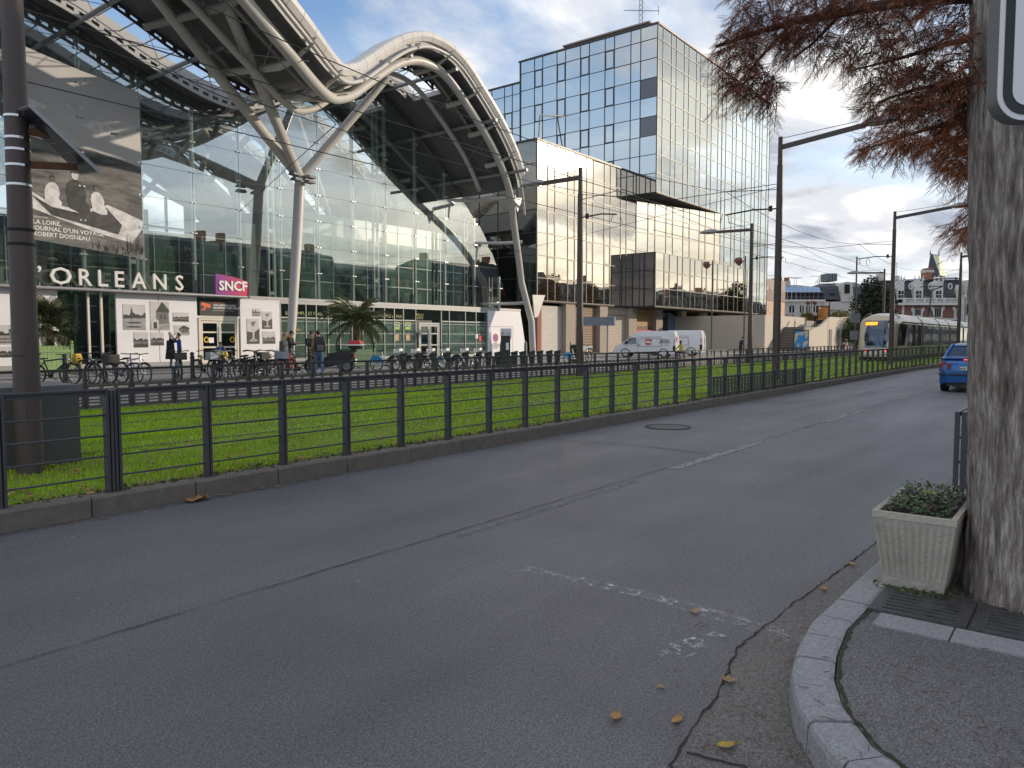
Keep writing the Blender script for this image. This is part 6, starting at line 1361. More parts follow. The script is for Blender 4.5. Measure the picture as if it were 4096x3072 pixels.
def bicycle(label, loc, rz, colour='black', r=.345, basket=None, step=False, guard=True, rack=True, straight=False, child=False, bars='black', extra=None, steer=0):
    t = thing('bicycle', label, 'bicycle', (*loc, SQ), R(rz), 'bicycles parked at the station posts')
    m = FR[colour]; k = r / .345; hb = (.40, 0, .69); ht = (.36, 0, .90); bb = (-.08, 0, .29); stp = (-.25, 0, .80); ra = (-.54, 0, r); fa = (.56, 0, r)
    mb = MB(); mb.tube([bb, stp], .024, 6).tube([bb, hb], .028, 6).tube([hb, ht], .030, 6)
    if step: mb.tube([(.37, 0, .80), (.1, 0, .48), (-.14, 0, .44)], .026, 6)
    else: mb.tube([(.37, 0, .84), (-.235, 0, .76)], .025, 6)
    for s in (-1, 1): mb.tube([bb, (ra[0], s * .05, ra[2])], .015, 5).tube([(-.235, 0, .74), (ra[0], s * .05, ra[2])], .014, 5)
    mb.build('frame', m, t, True)
    fk = MB()
    for s in (-1, 1): fk.tube([(.405, s * .045, .70), (.45, s * .05, .55), (fa[0], s * .05, fa[2])], .017, 5)
    fk.tube([(.40, -.05, .70), (.40, .05, .70)], .015, 5).build('fork', m, t, True)
    ty, rm = wheel_mesh(r)
    for c in (ra, fa): w = link('wheel', ty, t, c); link('rim', rm, w)
    MB().loft([[(-.40, -.065, .845), (-.40, .065, .845), (-.40, .05, .80), (-.40, -.05, .80)], [(-.27, -.075, .86), (-.27, .075, .86), (-.27, .05, .815), (-.27, -.05, .815)], [(-.12, -.022, .86), (-.12, .022, .86), (-.12, .02, .83), (-.12, -.02, .83)]]).tube([(-.25, 0, .78), (-.26, 0, .83)], .013, 6).build('saddle', BLACK, t)
    bm_ = MB()
    if straight: bm_.tube([(.36, 0, .90), (.37, 0, .97)], .016, 6).tube([(.33, -.32, .99), (.40, 0, .97), (.33, .32, .99)], .018, 6)
    else: bm_.tube([(.36, 0, .90), (.35, 0, 1.0)], .016, 6).tube([(.12, -.30, 1.02), (.30, -.27, 1.05), (.38, 0, 1.01), (.30, .27, 1.05), (.12, .30, 1.02)], .017, 6)
    bm_.build('handlebar', CHROME if bars == 'chrome' else BLACK, t, True)
    g = MB().tube([(.10, -.32, 1.02), (.21, -.295, 1.035)], .018, 6).tube([(.10, .32, 1.02), (.21, .295, 1.035)], .018, 6) if not straight else MB().tube([(.32, -.34, .99), (.35, -.22, .985)], .018, 6).tube([(.32, .34, .99), (.35, .22, .985)], .018, 6); g.build('grip', BLACK, t)
    c = MB().tube([(-.08, .04, .29), (-.08, .055, .29)], .085, 12).tube([(-.08, .06, .29), (.05, .065, .18)], .010, 5).tube([(-.08, -.06, .29), (-.21, -.065, .40)], .010, 5).b2(.0, .06, .165, .10, .14, .185).b2(-.26, -.14, .39, -.16, -.06, .41); c.build('crank', BLACK, t)
    if guard:
        for cx, a0, a1 in ((ra, .3, 2.9), (fa, .5, 2.6)): MB().loft([[(cx[0] + (r + .025) * math.cos(a), s, cx[2] + (r + .025) * math.sin(a)) for s in (-.028, .028)] + [(cx[0] + (r + .033) * math.cos(a), s, cx[2] + (r + .033) * math.sin(a)) for s in (.028, -.028)] for a in [a0 + (a1 - a0) * q / 9 for q in range(10)]]).build('mudguard', m if colour in ('white', 'red') else BLACK, t)
    if rack:
        rk = MB()
        for s in (-.06, .06): rk.tube([(-.26, s, .70), (-.72, s, .72), (ra[0], s, ra[2])], .007, 4)
        for q in range(4): rk.tube([(-.34 - q * .12, -.06, .71), (-.34 - q * .12, .06, .71)], .006, 4)
        rk.build('rack', BLACK, t)
    if basket:
        b = MB(); x0, x1, z0, z1 = .44, .80, .72, .98
        b.b2(x0, -.18, z0, x1, .18, z0 + .02)
        for x, y in ((x0, 0), (x1, 0)): b.b2(x - .008, -.19, z0, x + .008, .19, z1)
        for y in (-.18, .18): b.b2(x0, y - .008, z0, x1, y + .008, z1)
        b.build('basket', basket, t)
    MB().ball((.52, 0, .80), .04, 8).build('lamp', CHROME, t, True)
    return t
WICK = pm('basket_black', (.025, .024, .024), .7, 0, .3, 40); CRATE = pm('crate_grey', (.27, .31, .33), .55, 0, .12, 6)
bicycle('black bicycle lying low with long handlebar stem in front of the light green tub', (9.85, 26.3), -48, 'black', straight=True, guard=False)
b_y = bicycle('black bicycle with a yellow bag behind the saddle by the entrance', (10.55, 25.7), -80, 'black')
bicycle('dark bicycle standing close beside the bicycle with the yellow bag', (10.9, 25.35), -84, 'grey', basket=WICK)
bicycle('dark blue mountain bicycle with straight handlebar and blue saddle, left group', (11.65, 25.45), -72, 'blue', straight=True, guard=False, rack=False)
bicycle('silver bicycle with a red front wheel guard just before the blue mountain bicycle', (11.75, 24.95), -78, 'silver', straight=True)
bicycle('dark bicycle with black front basket facing the road beside the couple at the wall', (14.1, 26.4), -112, 'grey', basket=WICK)
bicycle('green cargo bicycle with a pale grey crate on it', (14.75, 25.8), -92, 'green', basket=CRATE)
bicycle('black bicycle with a silver front brake facing the road, right of the grey crate', (14.85, 24.85), -106, 'black', bars='chrome')
bicycle('small-wheeled dark bicycle in front of the cream doors', (15.55, 24.2), -84, 'black', r=.26, rack=False)
bicycle('black city bicycle with a wire front basket and lamp at the cream doors', (15.95, 24.75), -80, 'black', basket=WICK, step=True)
bicycle('grey city bicycle left of the bollard in the middle group', (16.45, 25.5), -96, 'grey', step=True)
bicycle('silver city bicycle with upright chrome handlebar in the middle group', (16.85, 24.9), -74, 'silver', step=True, bars='chrome', basket=CRATE)
bicycle('red bicycle with red saddle left of the black scooter', (17.55, 24.85), -98, 'red', straight=True)
bicycle('dark bicycle with one large wheel nearest the black scooter', (18.05, 24.55), -40, 'brown', straight=True, rack=False)
bicycle('black bicycle squeezed between the green cargo bicycle and the small-wheeled one', (15.2, 25.1), -88, 'black')
bicycle('brown bicycle just left of the silver city bicycle in the middle group', (16.35, 24.6), -82, 'brown', step=True)
bicycle('black bicycle close behind the red bicycle', (17.35, 25.3), -86, 'black', straight=True)
yb = thing('saddle_bag', 'mustard yellow bag hung behind the saddle of a black bicycle', 'bag', (10.50, 26.0, .28), R(-80)); yb.scale = (.8, .8, .8); MB().loft([[(-.14, -.11, .62), (.1, -.11, .62), (.1, .11, .62), (-.14, .11, .62)], [(-.18, -.14, .78), (.12, -.14, .78), (.12, .14, .78), (-.18, .14, .78)], [(-.13, -.1, 1.02), (.08, -.1, 1.02), (.08, .1, 1.02), (-.13, .1, 1.02)]]).build('bag_body', pm('mustard_cloth', (.50, .32, .03), .7, 0, .15, 8), yb)
# hire bicycles locked to their posts
HB_ = pm('hire_silver', (.50, .52, .53), .35, .3, .06, 4); HBB = pm('hire_blue', (.03, .22, .48), .4); HBK = pm('hire_black', (.022, .022, .024), .5); LIME = pm('lime_print', (.30, .42, .03), .5); DOCK = pm('dock_paint', (.022, .035, .030), .5, 0, .12, 4)
def hire(label, loc, rz, back):
    t = thing('hire_bicycle', label, 'hire bicycle', (*loc, SQ), R(rz), 'hire bicycles locked in a row'); r = .335
    MB().tube([(.36, 0, .98), (.42, 0, .62), (.18, 0, .36), (-.10, 0, .30), (-.54, 0, r)], [.028, .036, .034, .034, .02], 8).tube([(-.10, 0, .30), (-.26, 0, .86)], .024, 8).tube([(-.54, .05, r), (-.22, .02, .62)], .012, 6).build('frame', HB_, t, True)
    MB().tube([(.42, .055, .64), (.57, .055, r)], .02, 6).tube([(.42, -.055, .64), (.57, -.055, r)], .02, 6).build('fork', HB_, t, True)
    ty, rm = wheel_mesh(r)
    for x in (-.54, .57): w = link('wheel', ty, t, (x, 0, r)); link('rim', rm, w)
    pan_ = [(-.54 + (r + .03) * math.cos(a), 0, r + (r + .03) * math.sin(a)) for a in [.1 + q * .33 for q in range(10)]]; MB().prism([(x, -.035, z) for x, y, z in pan_], (0, .07, 0)).build('skirt_guard', back, t)
    MB().loft([[(.57 + (r + .02) * math.cos(a), s, r + (r + .02) * math.sin(a)) for s in (-.04, .04)] + [(.57 + (r + .035) * math.cos(a), s, r + (r + .035) * math.sin(a)) for s in (.04, -.04)] for a in [.6 + q * .22 for q in range(9)]]).build('mudguard', HBK, t)
    MB().loft([[(.40, -.15, .92), (.40, .15, .92), (.40, .13, .78), (.40, -.13, .78)], [(.72, -.17, 1.02), (.72, .17, 1.02), (.72, .15, .86), (.72, -.15, .86)]]).build('front_box', WHITE, t); block('box_label', HBK, t, .66, -.12, .83, .735, .12, .90)
    MB().tube([(.36, 0, .98), (.36, 0, 1.06)], .02, 6).tube([(.16, -.31, 1.05), (.36, -.2, 1.09), (.40, 0, 1.06), (.36, .2, 1.09), (.16, .31, 1.05)], .016, 6).build('handlebar', HBK, t, True)
    MB().loft([[(-.42, -.08, .93), (-.42, .08, .93), (-.42, .06, .88), (-.42, -.06, .88)], [(-.12, -.03, .94), (-.12, .03, .94), (-.12, .02, .90), (-.12, -.02, .90)]]).build('saddle', HBK, t)
    MB().tube([(-.10, .05, .30), (-.10, .065, .30)], .10, 14).b2(-.04, .06, .18, .08, .15, .2).b2(-.22, -.15, .40, -.1, -.06, .42).build('crank', HBK, t)
    block('lamp', LENS, t, -.9, -.03, .52, -.86, .03, .58)
    return t
def dock(label, loc):
    t = thing('bike_dock', label, 'docking post', (*loc, SQ), R(-35), 'docking posts in a row'); MB().loft([[(-.10, -.07, 0), (.10, -.07, 0), (.10, .07, 0), (-.10, .07, 0)], [(-.17, -.09, .66), (.15, -.09, .70), (.15, .09, .70), (-.17, .09, .66)], [(-.20, -.09, .76), (.17, -.08, .84), (.17, .08, .84), (-.20, .09, .76)]]).build('post', DOCK, t); block('lock_plate', GREY, t, -.05, -.10, .5, .06, -.085, .62); return t
ords = ('first', 'second', 'third', 'fourth', 'fifth', 'sixth', 'seventh', 'eighth', 'ninth', 'tenth', 'eleventh', 'twelfth', 'thirteenth', 'fourteenth')
hx = [(23.35, 25.5, HBB), (24.15, 25.2, HBK), (24.9, 24.95, HBK), (25.65, 24.75, HBK), (26.75, 24.5, HBB), (27.5, 24.3, HBK)]
for i, (x, y, bk) in enumerate(hx): hire(ords[i] + ' silver hire bicycle from the left in the locked row' + (', blue rear guard' if bk is HBB else ', black rear guard'), (x + .1, y), -70, bk)
dx_ = [(24.0, 25.0), (24.75, 24.75), (25.5, 24.55), (26.3, 24.4), (27.3, 24.15), (28.1, 24.0), (28.75, 23.9), (29.45, 23.85), (30.75, 23.8), (31.4, 23.75), (32.2, 23.75), (33.0, 23.8), (33.9, 23.8), (34.6, 23.75)]
for i, (x, y) in enumerate(dx_): dock(ords[i] + ' dark docking post from the left' + (', a hire bicycle locked to it' if i < 6 else ', empty'), (x, y))
hire('silver hire bicycle with blue rear guard standing alone left of the thin lamp mast', (36.4, 23.7), -20, HBB); hire('silver hire bicycle seen head on close to the foot of the lamp mast', (38.6, 24.6), -112, HBK)
tm = thing('hire_terminal', 'dark hire bicycle terminal with a white number board 07 on top', 'terminal', (29.75, 23.6, SQ), R(-52))
MB().b2(-.24, -.16, 0, .24, .16, 1.62).build('body', DOCK, tm); block('screen_frame', BLACK, tm, -.02, -.18, .85, .21, -.16, 1.32); block('screen', WHITE, tm, .02, -.192, .9, .17, -.18, 1.26)
block('number_board', WHITE, tm, -.26, -.03, 1.62, .30, .03, 1.98); text('board_number', '07', .13, (-.14, -.035, 1.66), SEAMD, tm, ext=.002, bold=.003); text('board_words', 'V\u00c9LO+  07', .055, (0, -.035, 1.86), BLU, tm, ext=.002)
text('board_words', 'GARE\nORLEANS', .04, (.14, -.035, 1.74), SEAMD, tm, ext=.002)
for i, (x, y, l) in enumerate(((10.15, 26.1, 'behind the low black bicycle'), (14.15, 25.55, 'under the grey crate bicycle'), (16.85, 25.75, 'between the grey and silver city bicycles'), (17.75, 25.35, 'behind the red bicycle'), (11.3, 25.9, 'behind the blue mountain bicycle'))):
    bo = thing('bollard', 'dark bollard with a ball top ' + l, 'bollard', (x, y, SQ), 0, 'bollards among the bicycles'); MB().lathe([(.10, 0), (.10, .06), (.075, .08), (.07, .78), (.09, .80), (.09, .83), (.05, .85), (.075, .90), (.075, .96), (.03, 1.0)], 12).build('post', DOCK, bo, True)
for i, (x, y) in enumerate(((31.9, 25.6), (34.9, 26.2))):
    bo = thing('bollard', 'slim pointed grey post behind the docks, ' + ('near the foot of the white arch' if i == 0 else 'in front of the white ribbed shutter'), 'bollard', (x, y, SQ), 0, 'pointed posts behind the docks'); MB().lathe([(.09, 0), (.09, 1.1), (.06, 1.28), (.02, 1.34)], 10).build('post', GREY, bo, True)
gbn = thing('litter_bin', 'dark green litter bin before the brown roller shutter', 'bin', (39.6, 25.9, SQ)); MB().lathe([(.22, 0), (.25, .9), (.26, .95), (.18, 1.0)], 14).lathe([(.28, .98), (.28, 1.05), (.1, 1.1)], 14).build('bin_body', DOCK, gbn, True); MB().tube([(0, .3, 0), (0, .3, 1.25)], .03, 6).build('bin_post', DOCK, gbn)
cbn = thing('slatted_bin', 'tapered slatted wooden bin at the far left beside the mast', 'bin', (11.6, 33.6, SQ))
for k in range(14): a = k * .4488; MB().beam((.22 * math.cos(a), .22 * math.sin(a), .05), (.46 * math.cos(a), .46 * math.sin(a), 1.75), .16, .02, up=(math.cos(a), math.sin(a), 0)).build('slat', pm('bin_slat', (.40, .36, .29), .6, 0, .25, 6), cbn)
MB().lathe([(.47, 1.72), (.49, 1.76), (.49, 1.84), (.40, 1.86)], 16).lathe([(.24, 0), (.24, .08)], 14).build('rim', GREY, cbn)

# ------------------------------------------------------------------ scooters
def scooter(label, loc, rz, body, top=None, shield=False, k=1.0):
    t = thing('scooter', label, 'scooter', (*loc, SQ), R(rz)); t.scale = (k, k, k)
    for x, r in ((-.70, .29), (.78, .30)): w = link('wheel', MB().tube([(0, -.07, 0), (0, .07, 0)], r, 18).mesh('tyre', RUBBER, True), t, (x, 0, r)); link('rim', MB().tube([(0, -.075, 0), (0, .075, 0)], r * .58, 12).mesh('rim', GREY), w)
    MB().loft([[(-1.0, -.12, .62), (-1.0, .12, .62), (-1.0, .14, .80), (-1.0, -.14, .80)], [(-.6, -.20, .42), (-.6, .20, .42), (-.6, .20, .84), (-.6, -.20, .84)], [(-.05, -.22, .26), (-.05, .22, .26), (-.05, .19, .74), (-.05, -.19, .74)], [(.35, -.20, .22), (.35, .20, .22), (.35, .16, .56), (.35, -.16, .56)], [(.62, -.24, .34), (.62, .24, .34), (.55, .24, .92), (.55, -.24, .92)], [(.86, -.10, .55), (.86, .10, .55), (.74, .13, .98), (.74, -.13, .98)]]).build('fairing', body, t, True)
    MB().loft([[(-.95, -.15, .80), (-.95, .15, .80), (-.95, .12, .90), (-.95, -.12, .90)], [(-.45, -.18, .80), (-.45, .18, .80), (-.45, .15, .93), (-.45, -.15, .93)], [(-.35, -.17, .76), (-.35, .17, .76), (-.35, .14, .85), (-.35, -.14, .85)], [(.1, -.15, .72), (.1, .15, .72), (.1, .10, .80), (.1, -.10, .80)]]).build('seat', BLACK, t, True)
    MB().tube([(.78, .09, .30), (.66, .06, .72), (.60, 0, 1.0)], .03, 6).tube([(.78, -.09, .30), (.66, -.06, .72)], .03, 6).tube([(.45, -.36, 1.06), (.60, -.1, 1.03), (.60, .1, 1.03), (.45, .36, 1.06)], .02, 6).build('steering', BLACK, t)
    for s in (-1, 1): MB().tube([(.58, s * .2, 1.04), (.60, s * .36, 1.22)], .008, 4).ball((.60, s * .40, 1.25), .06, 8, None, (.5, 1, .7)).build('mirror', CHROME, t)
    MB().prism([(-1.03, -.10, .66), (-1.03, .10, .66), (-1.05, .12, .76), (-1.05, -.12, .76)], (.03, 0, 0)).build('tail_light', RED, t); MB().b2(-1.10, -.10, .42, -1.08, .10, .58).build('number_plate', WHITE, t)
    MB().tube([(-.2, -.25, .30), (-.55, -.27, .34), (-.95, -.27, .42)], [.04, .06, .06], 8).build('exhaust', GREY, t)
    MB().tube([(.95, 0, .80), (.86, 0, .84)], [.09, .07], 10).build('headlight', LENS, t)
    if shield: MB().loft([[(.72, -.18, .95), (.74, 0, .97), (.72, .18, .95)], [(.56, -.22, 1.35), (.60, 0, 1.38), (.56, .22, 1.35)], [(.48, -.16, 1.55), (.50, 0, 1.58), (.48, .16, 1.55)]], None, False).build('windshield', pm('shield_clear', (.6, .6, .58), .15), t)
    if top:
        MB().loft([[(-1.28, -.2, 1.00), (-1.28, .2, 1.00), (-.86, .2, 1.00), (-.86, -.2, 1.00)], [(-1.34, -.26, 1.12), (-1.34, .26, 1.12), (-.82, .26, 1.12), (-.82, -.26, 1.12)]]).b2(-1.1, -.08, .86, -.9, .08, 1.0).build('case_base', BLACK, t)
        MB().loft([[(-1.36, -.27, 1.12), (-1.36, .27, 1.12), (-.80, .27, 1.12), (-.80, -.27, 1.12)], [(-1.37, -.27, 1.17), (-1.37, .27, 1.17), (-.8, .27, 1.17), (-.8, -.27, 1.17)]]).build('case_stripe', WHITE, t); MB().loft([[(-1.36, -.26, 1.17), (-1.36, .26, 1.17), (-.81, .26, 1.17), (-.81, -.26, 1.17)], [(-1.27, -.2, 1.32), (-1.27, .2, 1.32), (-.9, .2, 1.34), (-.9, -.2, 1.34)]]).build('case_lid', top, t)
    return t
scooter('large black scooter with a red and white top case beside the man with the backpack', (20.55, 25.9), 123, BLACK, RED, k=1.05)
scooter('cream scooter with a tall windshield by the right end of the office', (65.6, 31.2), 150, pm('cream_paint', (.5, .48, .4), .35), None, True, 1.0); scooter('dark scooter parked left of the cream scooter by the office', (62.2, 30.6), 150, BLACK, GREY)

# ------------------------------------------------------------------ palms in tubs
def tub(name, label, loc, mat, s=1.25, h=1.2, rz=0):
    t = thing(name, label, 'planter', (*loc, SQ), R(rz)); n = 8
    for sgn, ax_ in ((-1, 0), (1, 0), (-1, 1), (1, 1)):
        for k in range(n):
            q = -s / 2 + s * (k + .5) / n; d = s / 2; x, y = (q, sgn * d) if ax_ == 0 else (sgn * d, q); sz = (s / n - .012, .04, h - .18) if ax_ == 0 else (.04, s / n - .012, h - .18)
            link('plank', unit(mat), t, (x, y, .12 + (h - .18) / 2), None, sz)
        for z in (.20, h - .28): link('rail', unit(mat), t, (0, sgn * (s / 2 + .025), z) if ax_ == 0 else (sgn * (s / 2 + .025), 0, z), None, (s, .05, .12) if ax_ == 0 else (.05, s, .12))
    for i in (-1, 1):
        for j in (-1, 1): MB().b2(i * s / 2 - .06, j * s / 2 - .06, 0, i * s / 2 + .06, j * s / 2 + .06, h + .02).ball((i * s / 2, j * s / 2, h + .09), .08, 8).build('corner_post', mat, t, False)
    block('soil', SOIL, t, -s / 2 + .03, -s / 2 + .03, .1, s / 2 - .03, s / 2 - .03, h - .1); return t
tub('palm_tub', 'light green slatted wooden tub holding the fan palm at the left', (13.4, 36.0), LGREEN, 1.3, 1.22, 0); tub('palm_tub', 'dark green slatted wooden tub holding the feathery palm right of the scooter', (24.9, 29.3), DGREEN, 1.25, 1.0, 0)
PFA = pm('fan_leaf', (.045, .062, .022), .6, 0, .3, 3, island=.45); PFB = pm('feather_leaf', (.085, .105, .035), .55, 0, .3, 3, island=.45); PTR = pm('palm_trunk', (.10, .07, .045), .9, 0, .4, 12, .8, 20)
def fan_mesh(seed):
    r_ = random.Random(seed); mb = MB(); mb.tube([(0, 0, 0), (.30, 0, .02), (.58, 0, -.02)], .012, 4)
    for k in range(22):
        a = -2.0 + 4.0 * k / 21; l = .62 * (1 - .16 * abs(a) / 2) * r_.uniform(.88, 1.08); dz = -.10 - r_.uniform(0, .16)
        x, y = .58 + l * math.cos(a), l * math.sin(a); nx, ny = -math.sin(a) * .020, math.cos(a) * .020; mx_, my_ = .58 + l * .55 * math.cos(a), l * .55 * math.sin(a)
        mb.add([(.58, 0, -.02), (mx_ + nx, my_ + ny, .0), (x, y, dz), (mx_ - nx, my_ - ny, .012)], [(0, 1, 2, 3)])
    return mb.mesh('frond', PFA)
fm = [fan_mesh(k) for k in range(3)]
pf = thing('fan_palm', 'bushy dark fan palm growing in the light green tub at the left', 'palm', (13.4, 36.0, 1.2)); MB().tube([(0, 0, 0), (.05, 0, .5), (0, .02, 1.0)], [.16, .14, .11], 10).build('trunk', PTR, pf, True)
for i in range(64):
    el = R(random.uniform(-38, 82)); az = random.uniform(0, 6.28); s = random.uniform(.95, 1.35); link('frond', fm[i % 3], pf, (0, 0, 1.0 + random.uniform(-.35, .15)), (random.uniform(-.5, .5), -el, az), (s, s, s))
def feather_mesh(seed):
    r_ = random.Random(seed); mb = MB(); pts = []
    for k in range(13): q = k / 12; pts.append((1.75 * q * (1 - .18 * q), 0, .62 * q - 1.05 * q * q))
    mb.tube(pts, [.018 * (1 - .8 * k / 12) + .003 for k in range(13)], 4)
    for k in range(2, 13):
        for h_ in (0, .5):
            q = (k + h_ - .5) / 12; x, z = 1.75 * q * (1 - .18 * q), .62 * q - 1.05 * q * q; l = .50 * math.sin(math.pi * min(1, .18 + .8 * q)) * r_.uniform(.8, 1.1)
            for s in (-1, 1): e = (x + l * .62, s * l * .62, z - l * r_.uniform(.25, .75)); mb.add([(x, 0, z), (x + l * .3 + .016, s * l * .30, z - l * .06), e, (x + l * .3 - .016, s * l * .32, z - l * .10)], [(0, 1, 2, 3)])
    return mb.mesh('frond', PFB)
fe = [feather_mesh(k) for k in range(3)]
pp = thing('feather_palm', 'feathery arching palm growing in the dark green tub before the shop', 'palm', (24.9, 29.3, 1.0)); MB().tube([(0, 0, -.1), (.04, 0, .7), (0, 0, 1.45)], [.22, .19, .15], 10).build('trunk', PTR, pp, True)
for i in range(58):
    el = R(random.uniform(-42, 66)); az = i * 2.4 + random.uniform(-.3, .3); s = random.uniform(1.0, 1.32); link('frond', fe[i % 3], pp, (0, 0, 1.45 + random.uniform(-.1, .1)), (random.uniform(-.25, .25), -el, az), (s, s, s))
# round lamps on thin posts over by the office and the terrace
GLB = pm('globe_brown', (.20, .09, .07), .4, 0, .1, 4)
def globe(label, u, D, v, two=False):
    t = thing('globe_lamp', label, 'street lamp', wpt(u, D, 0, .1), FRZ); z = fz(v, D) - .1; MB().tube([(0, 0, 0), (0, 0, z + .4)], .055, 8).build('post', POLE, t, True)
    for s in ((-1, 1) if two else (-1,) if not two else ()): MB().tube([(0, 0, z + .1), (s * .3, 0, z)], .03, 5).lathe([(.06, -.32), (.30, -.1), (.34, .1), (.28, .24), (.08, .3)], 12, (s * .48, 0, z)).build('globe', GLB, t, True)
globe('thin post with a reddish round lamp before the right half of the office bay', 1536, 63, 574); globe('thin post with a reddish round lamp just left of the right-hand lamp mast', 1606, 57, 566)
globe('thin post with two reddish round lamps before the glazed attic building', 1750, 108, 655, True)
tsg = thing('tram_signal', 'thin pole with back of two pale signal boxes left of the tram', 'signal', wpt(1845, 84, 0, .1), FRZ); MB().tube([(0, 0, 0), (0, 0, 10.5)], .09, 8).build('post', POLE, tsg, True)
for z in (1.3, 3.2): block('signal_box', GREY, tsg, -.5, -.1, z, .5, .1, z + 1.0)
# ------------------------------------------------------------------ people
SKIN = pm('skin', (.42, .25, .18), .55, 0, .06, 10); SKIND = pm('skin_dark', (.12, .065, .045), .5, 0, .06, 10); EYE = pm('eye_dark', (.02, .015, .012), .3); LIP = pm('lip', (.30, .12, .10), .5)
CL = lambda n, c: pm('cloth_' + n, c, .85, 0, .12, 14, .2, 60)
C_BLK = CL('black', (.014, .014, .016)); C_NAVY = CL('navy', (.02, .028, .055)); C_JEAN = CL('jeans', (.07, .13, .24)); C_DJEAN = CL('dark_jeans', (.025, .03, .045)); C_TAN = CL('tan', (.20, .15, .09)); C_ORG = CL('orange', (.55, .20, .02)); C_GREY = CL('grey', (.09, .09, .095)); C_BLUE = CL('blue', (.02, .08, .32)); C_WHT = CL('white', (.62, .60, .58)); C_YEL = CL('yellow', (.50, .34, .03)); C_HIV = CL('vest', (.45, .40, .05))
HAIRB = pm('hair_brown', (.05, .028, .017), .7, 0, .2, 30); HAIRK = pm('hair_black', (.012, .010, .010), .6, 0, .2, 30)
def person(label, loc, rz, h=1.75, jacket=C_BLK, legs=C_DJEAN, shoe=BLACK, hair=HAIRB, skin=SKIN, hat=None, arms='down', stride=.0, lean=0.0, crouch=False, coat=None, z=SQ, nod=0.0):
    k = h / 1.75
    J = {'pel': (0, 0, .95, .125), 'bel': (0, 0, 1.10, .118), 'che': (.0, 0, 1.30, .145), 'nec': (0, 0, 1.455, .052), 'he0': (.015, 0, 1.535, .068), 'he1': (.022, 0, 1.635, .085), 'he2': (.012, 0, 1.715, .062)}
    B = [('pel', 'bel', 'j'), ('bel', 'che', 'j'), ('che', 'nec', 'j'), ('nec', 'he0', 's'), ('he0', 'he1', 's'), ('he1', 'he2', 's')]
    for s, n in ((1, 'L'), (-1, 'R')):
        st = stride * s
        J['hip' + n] = (0, s * .095, .88, .088); J['kne' + n] = (.03 + st * .5, s * .10, .49, .060); J['ank' + n] = (-.02 + st, s * .10, .10, .042); J['toe' + n] = (.15 + st, s * .115, .045, .034)
        J['sho' + n] = (0, s * .175, 1.395, .064)
        if arms == 'down' or (arms == 'phone1' and s < 0): e, w, p = (-.04, s * .24, 1.14), (.05, s * .24, .92), (.085, s * .235, .835)
        elif arms in ('phone', 'phone1'): e, w, p = (.02, s * .235, 1.13), (.24, s * .12, 1.20), (.31, s * .07, 1.25)
        elif arms == 'up': e, w, p = (.17, s * .22, 1.30), (.27, s * .10, 1.50), (.28, s * .06, 1.58)
        else: e, w, p = (.16, s * .24, 1.20), (.38, s * .20, 1.08), (.46, s * .18, 1.05)
        J['elb' + n] = (*e, .046); J['wri' + n] = (*w, .031); J['pal' + n] = (*p, .033)
        B += [('pel', 'hip' + n, 't'), ('hip' + n, 'kne' + n, 't'), ('kne' + n, 'ank' + n, 't'), ('ank' + n, 'toe' + n, 'f'), ('che', 'sho' + n, 'j'), ('sho' + n, 'elb' + n, 'j'), ('elb' + n, 'wri' + n, 'j'), ('wri' + n, 'pal' + n, 's')]
    if crouch:
        for n in list(J):
            x, y, zz, r = J[n]
            if n[:3] == 'kne': J[n] = (.36, y, .52, r)
            elif n[:3] in ('ank', 'toe'): J[n] = (x + .18, y, zz, r)
            elif n[:3] == 'hip': J[n] = (x - .05, y, zz - .40, r)
            else: J[n] = (x + .12 * (zz - .9), y, zz - .40, r)
    if lean or nod:
        for n in list(J):
            x, y, zz, r = J[n]
            if zz > .96 and n[:3] not in ('hip', 'kne'): x += lean * (zz - .95)
            if n in ('he0', 'he1', 'he2'): x += nod * (zz - 1.45) * .9; zz -= abs(nod) * (zz - 1.45) * .22
            J[n] = (x, y, zz, r)
    names = list(J); idx = {n: i for i, n in enumerate(names)}
    me = bpy.data.meshes.new('person'); me.from_pydata([Vector(J[n][:3]) * k for n in names], [(idx[a], idx[b]) for a, b, _ in B], [])
    o = bpy.data.objects.new('tmp', me); COL.objects.link(o); md = o.modifiers.new('skin', 'SKIN')
    for i, n in enumerate(names): v = me.skin_vertices[0].data[i]; v.radius = (J[n][3] * k * (.80 if n in ('pel', 'bel', 'che') else 1), J[n][3] * k * (1.16 if n in ('pel', 'bel', 'che') else 1)); v.use_root = (n == 'pel')
    o.modifiers.new('sub', 'SUBSURF').levels = 1
    dg = bpy.context.evaluated_depsgraph_get(); m2 = bpy.data.meshes.new_from_object(o.evaluated_get(dg)); COL.objects.unlink(o); bpy.data.objects.remove(o)
    mb = MB(); segs = [(Vector(J[a][:3]) * k, Vector(J[b][:3]) * k, t) for a, b, t in B]; code = {'j': 0, 't': 1, 's': 2, 'f': 3}
    def reg(p):
        best = None
        for a, b, t in segs:
            d = b - a; q = max(0, min(1, (p - a).dot(d) / d.length_squared)); e = (p - (a + d * q)).length
            if best is None or e < best[0]: best = (e, t)
        return code[best[1]]
    mb.v = [tuple(v.co) for v in m2.vertices]
    for p in m2.polygons: mb.f.append(tuple(p.vertices)); mb.m.append(reg(p.center))
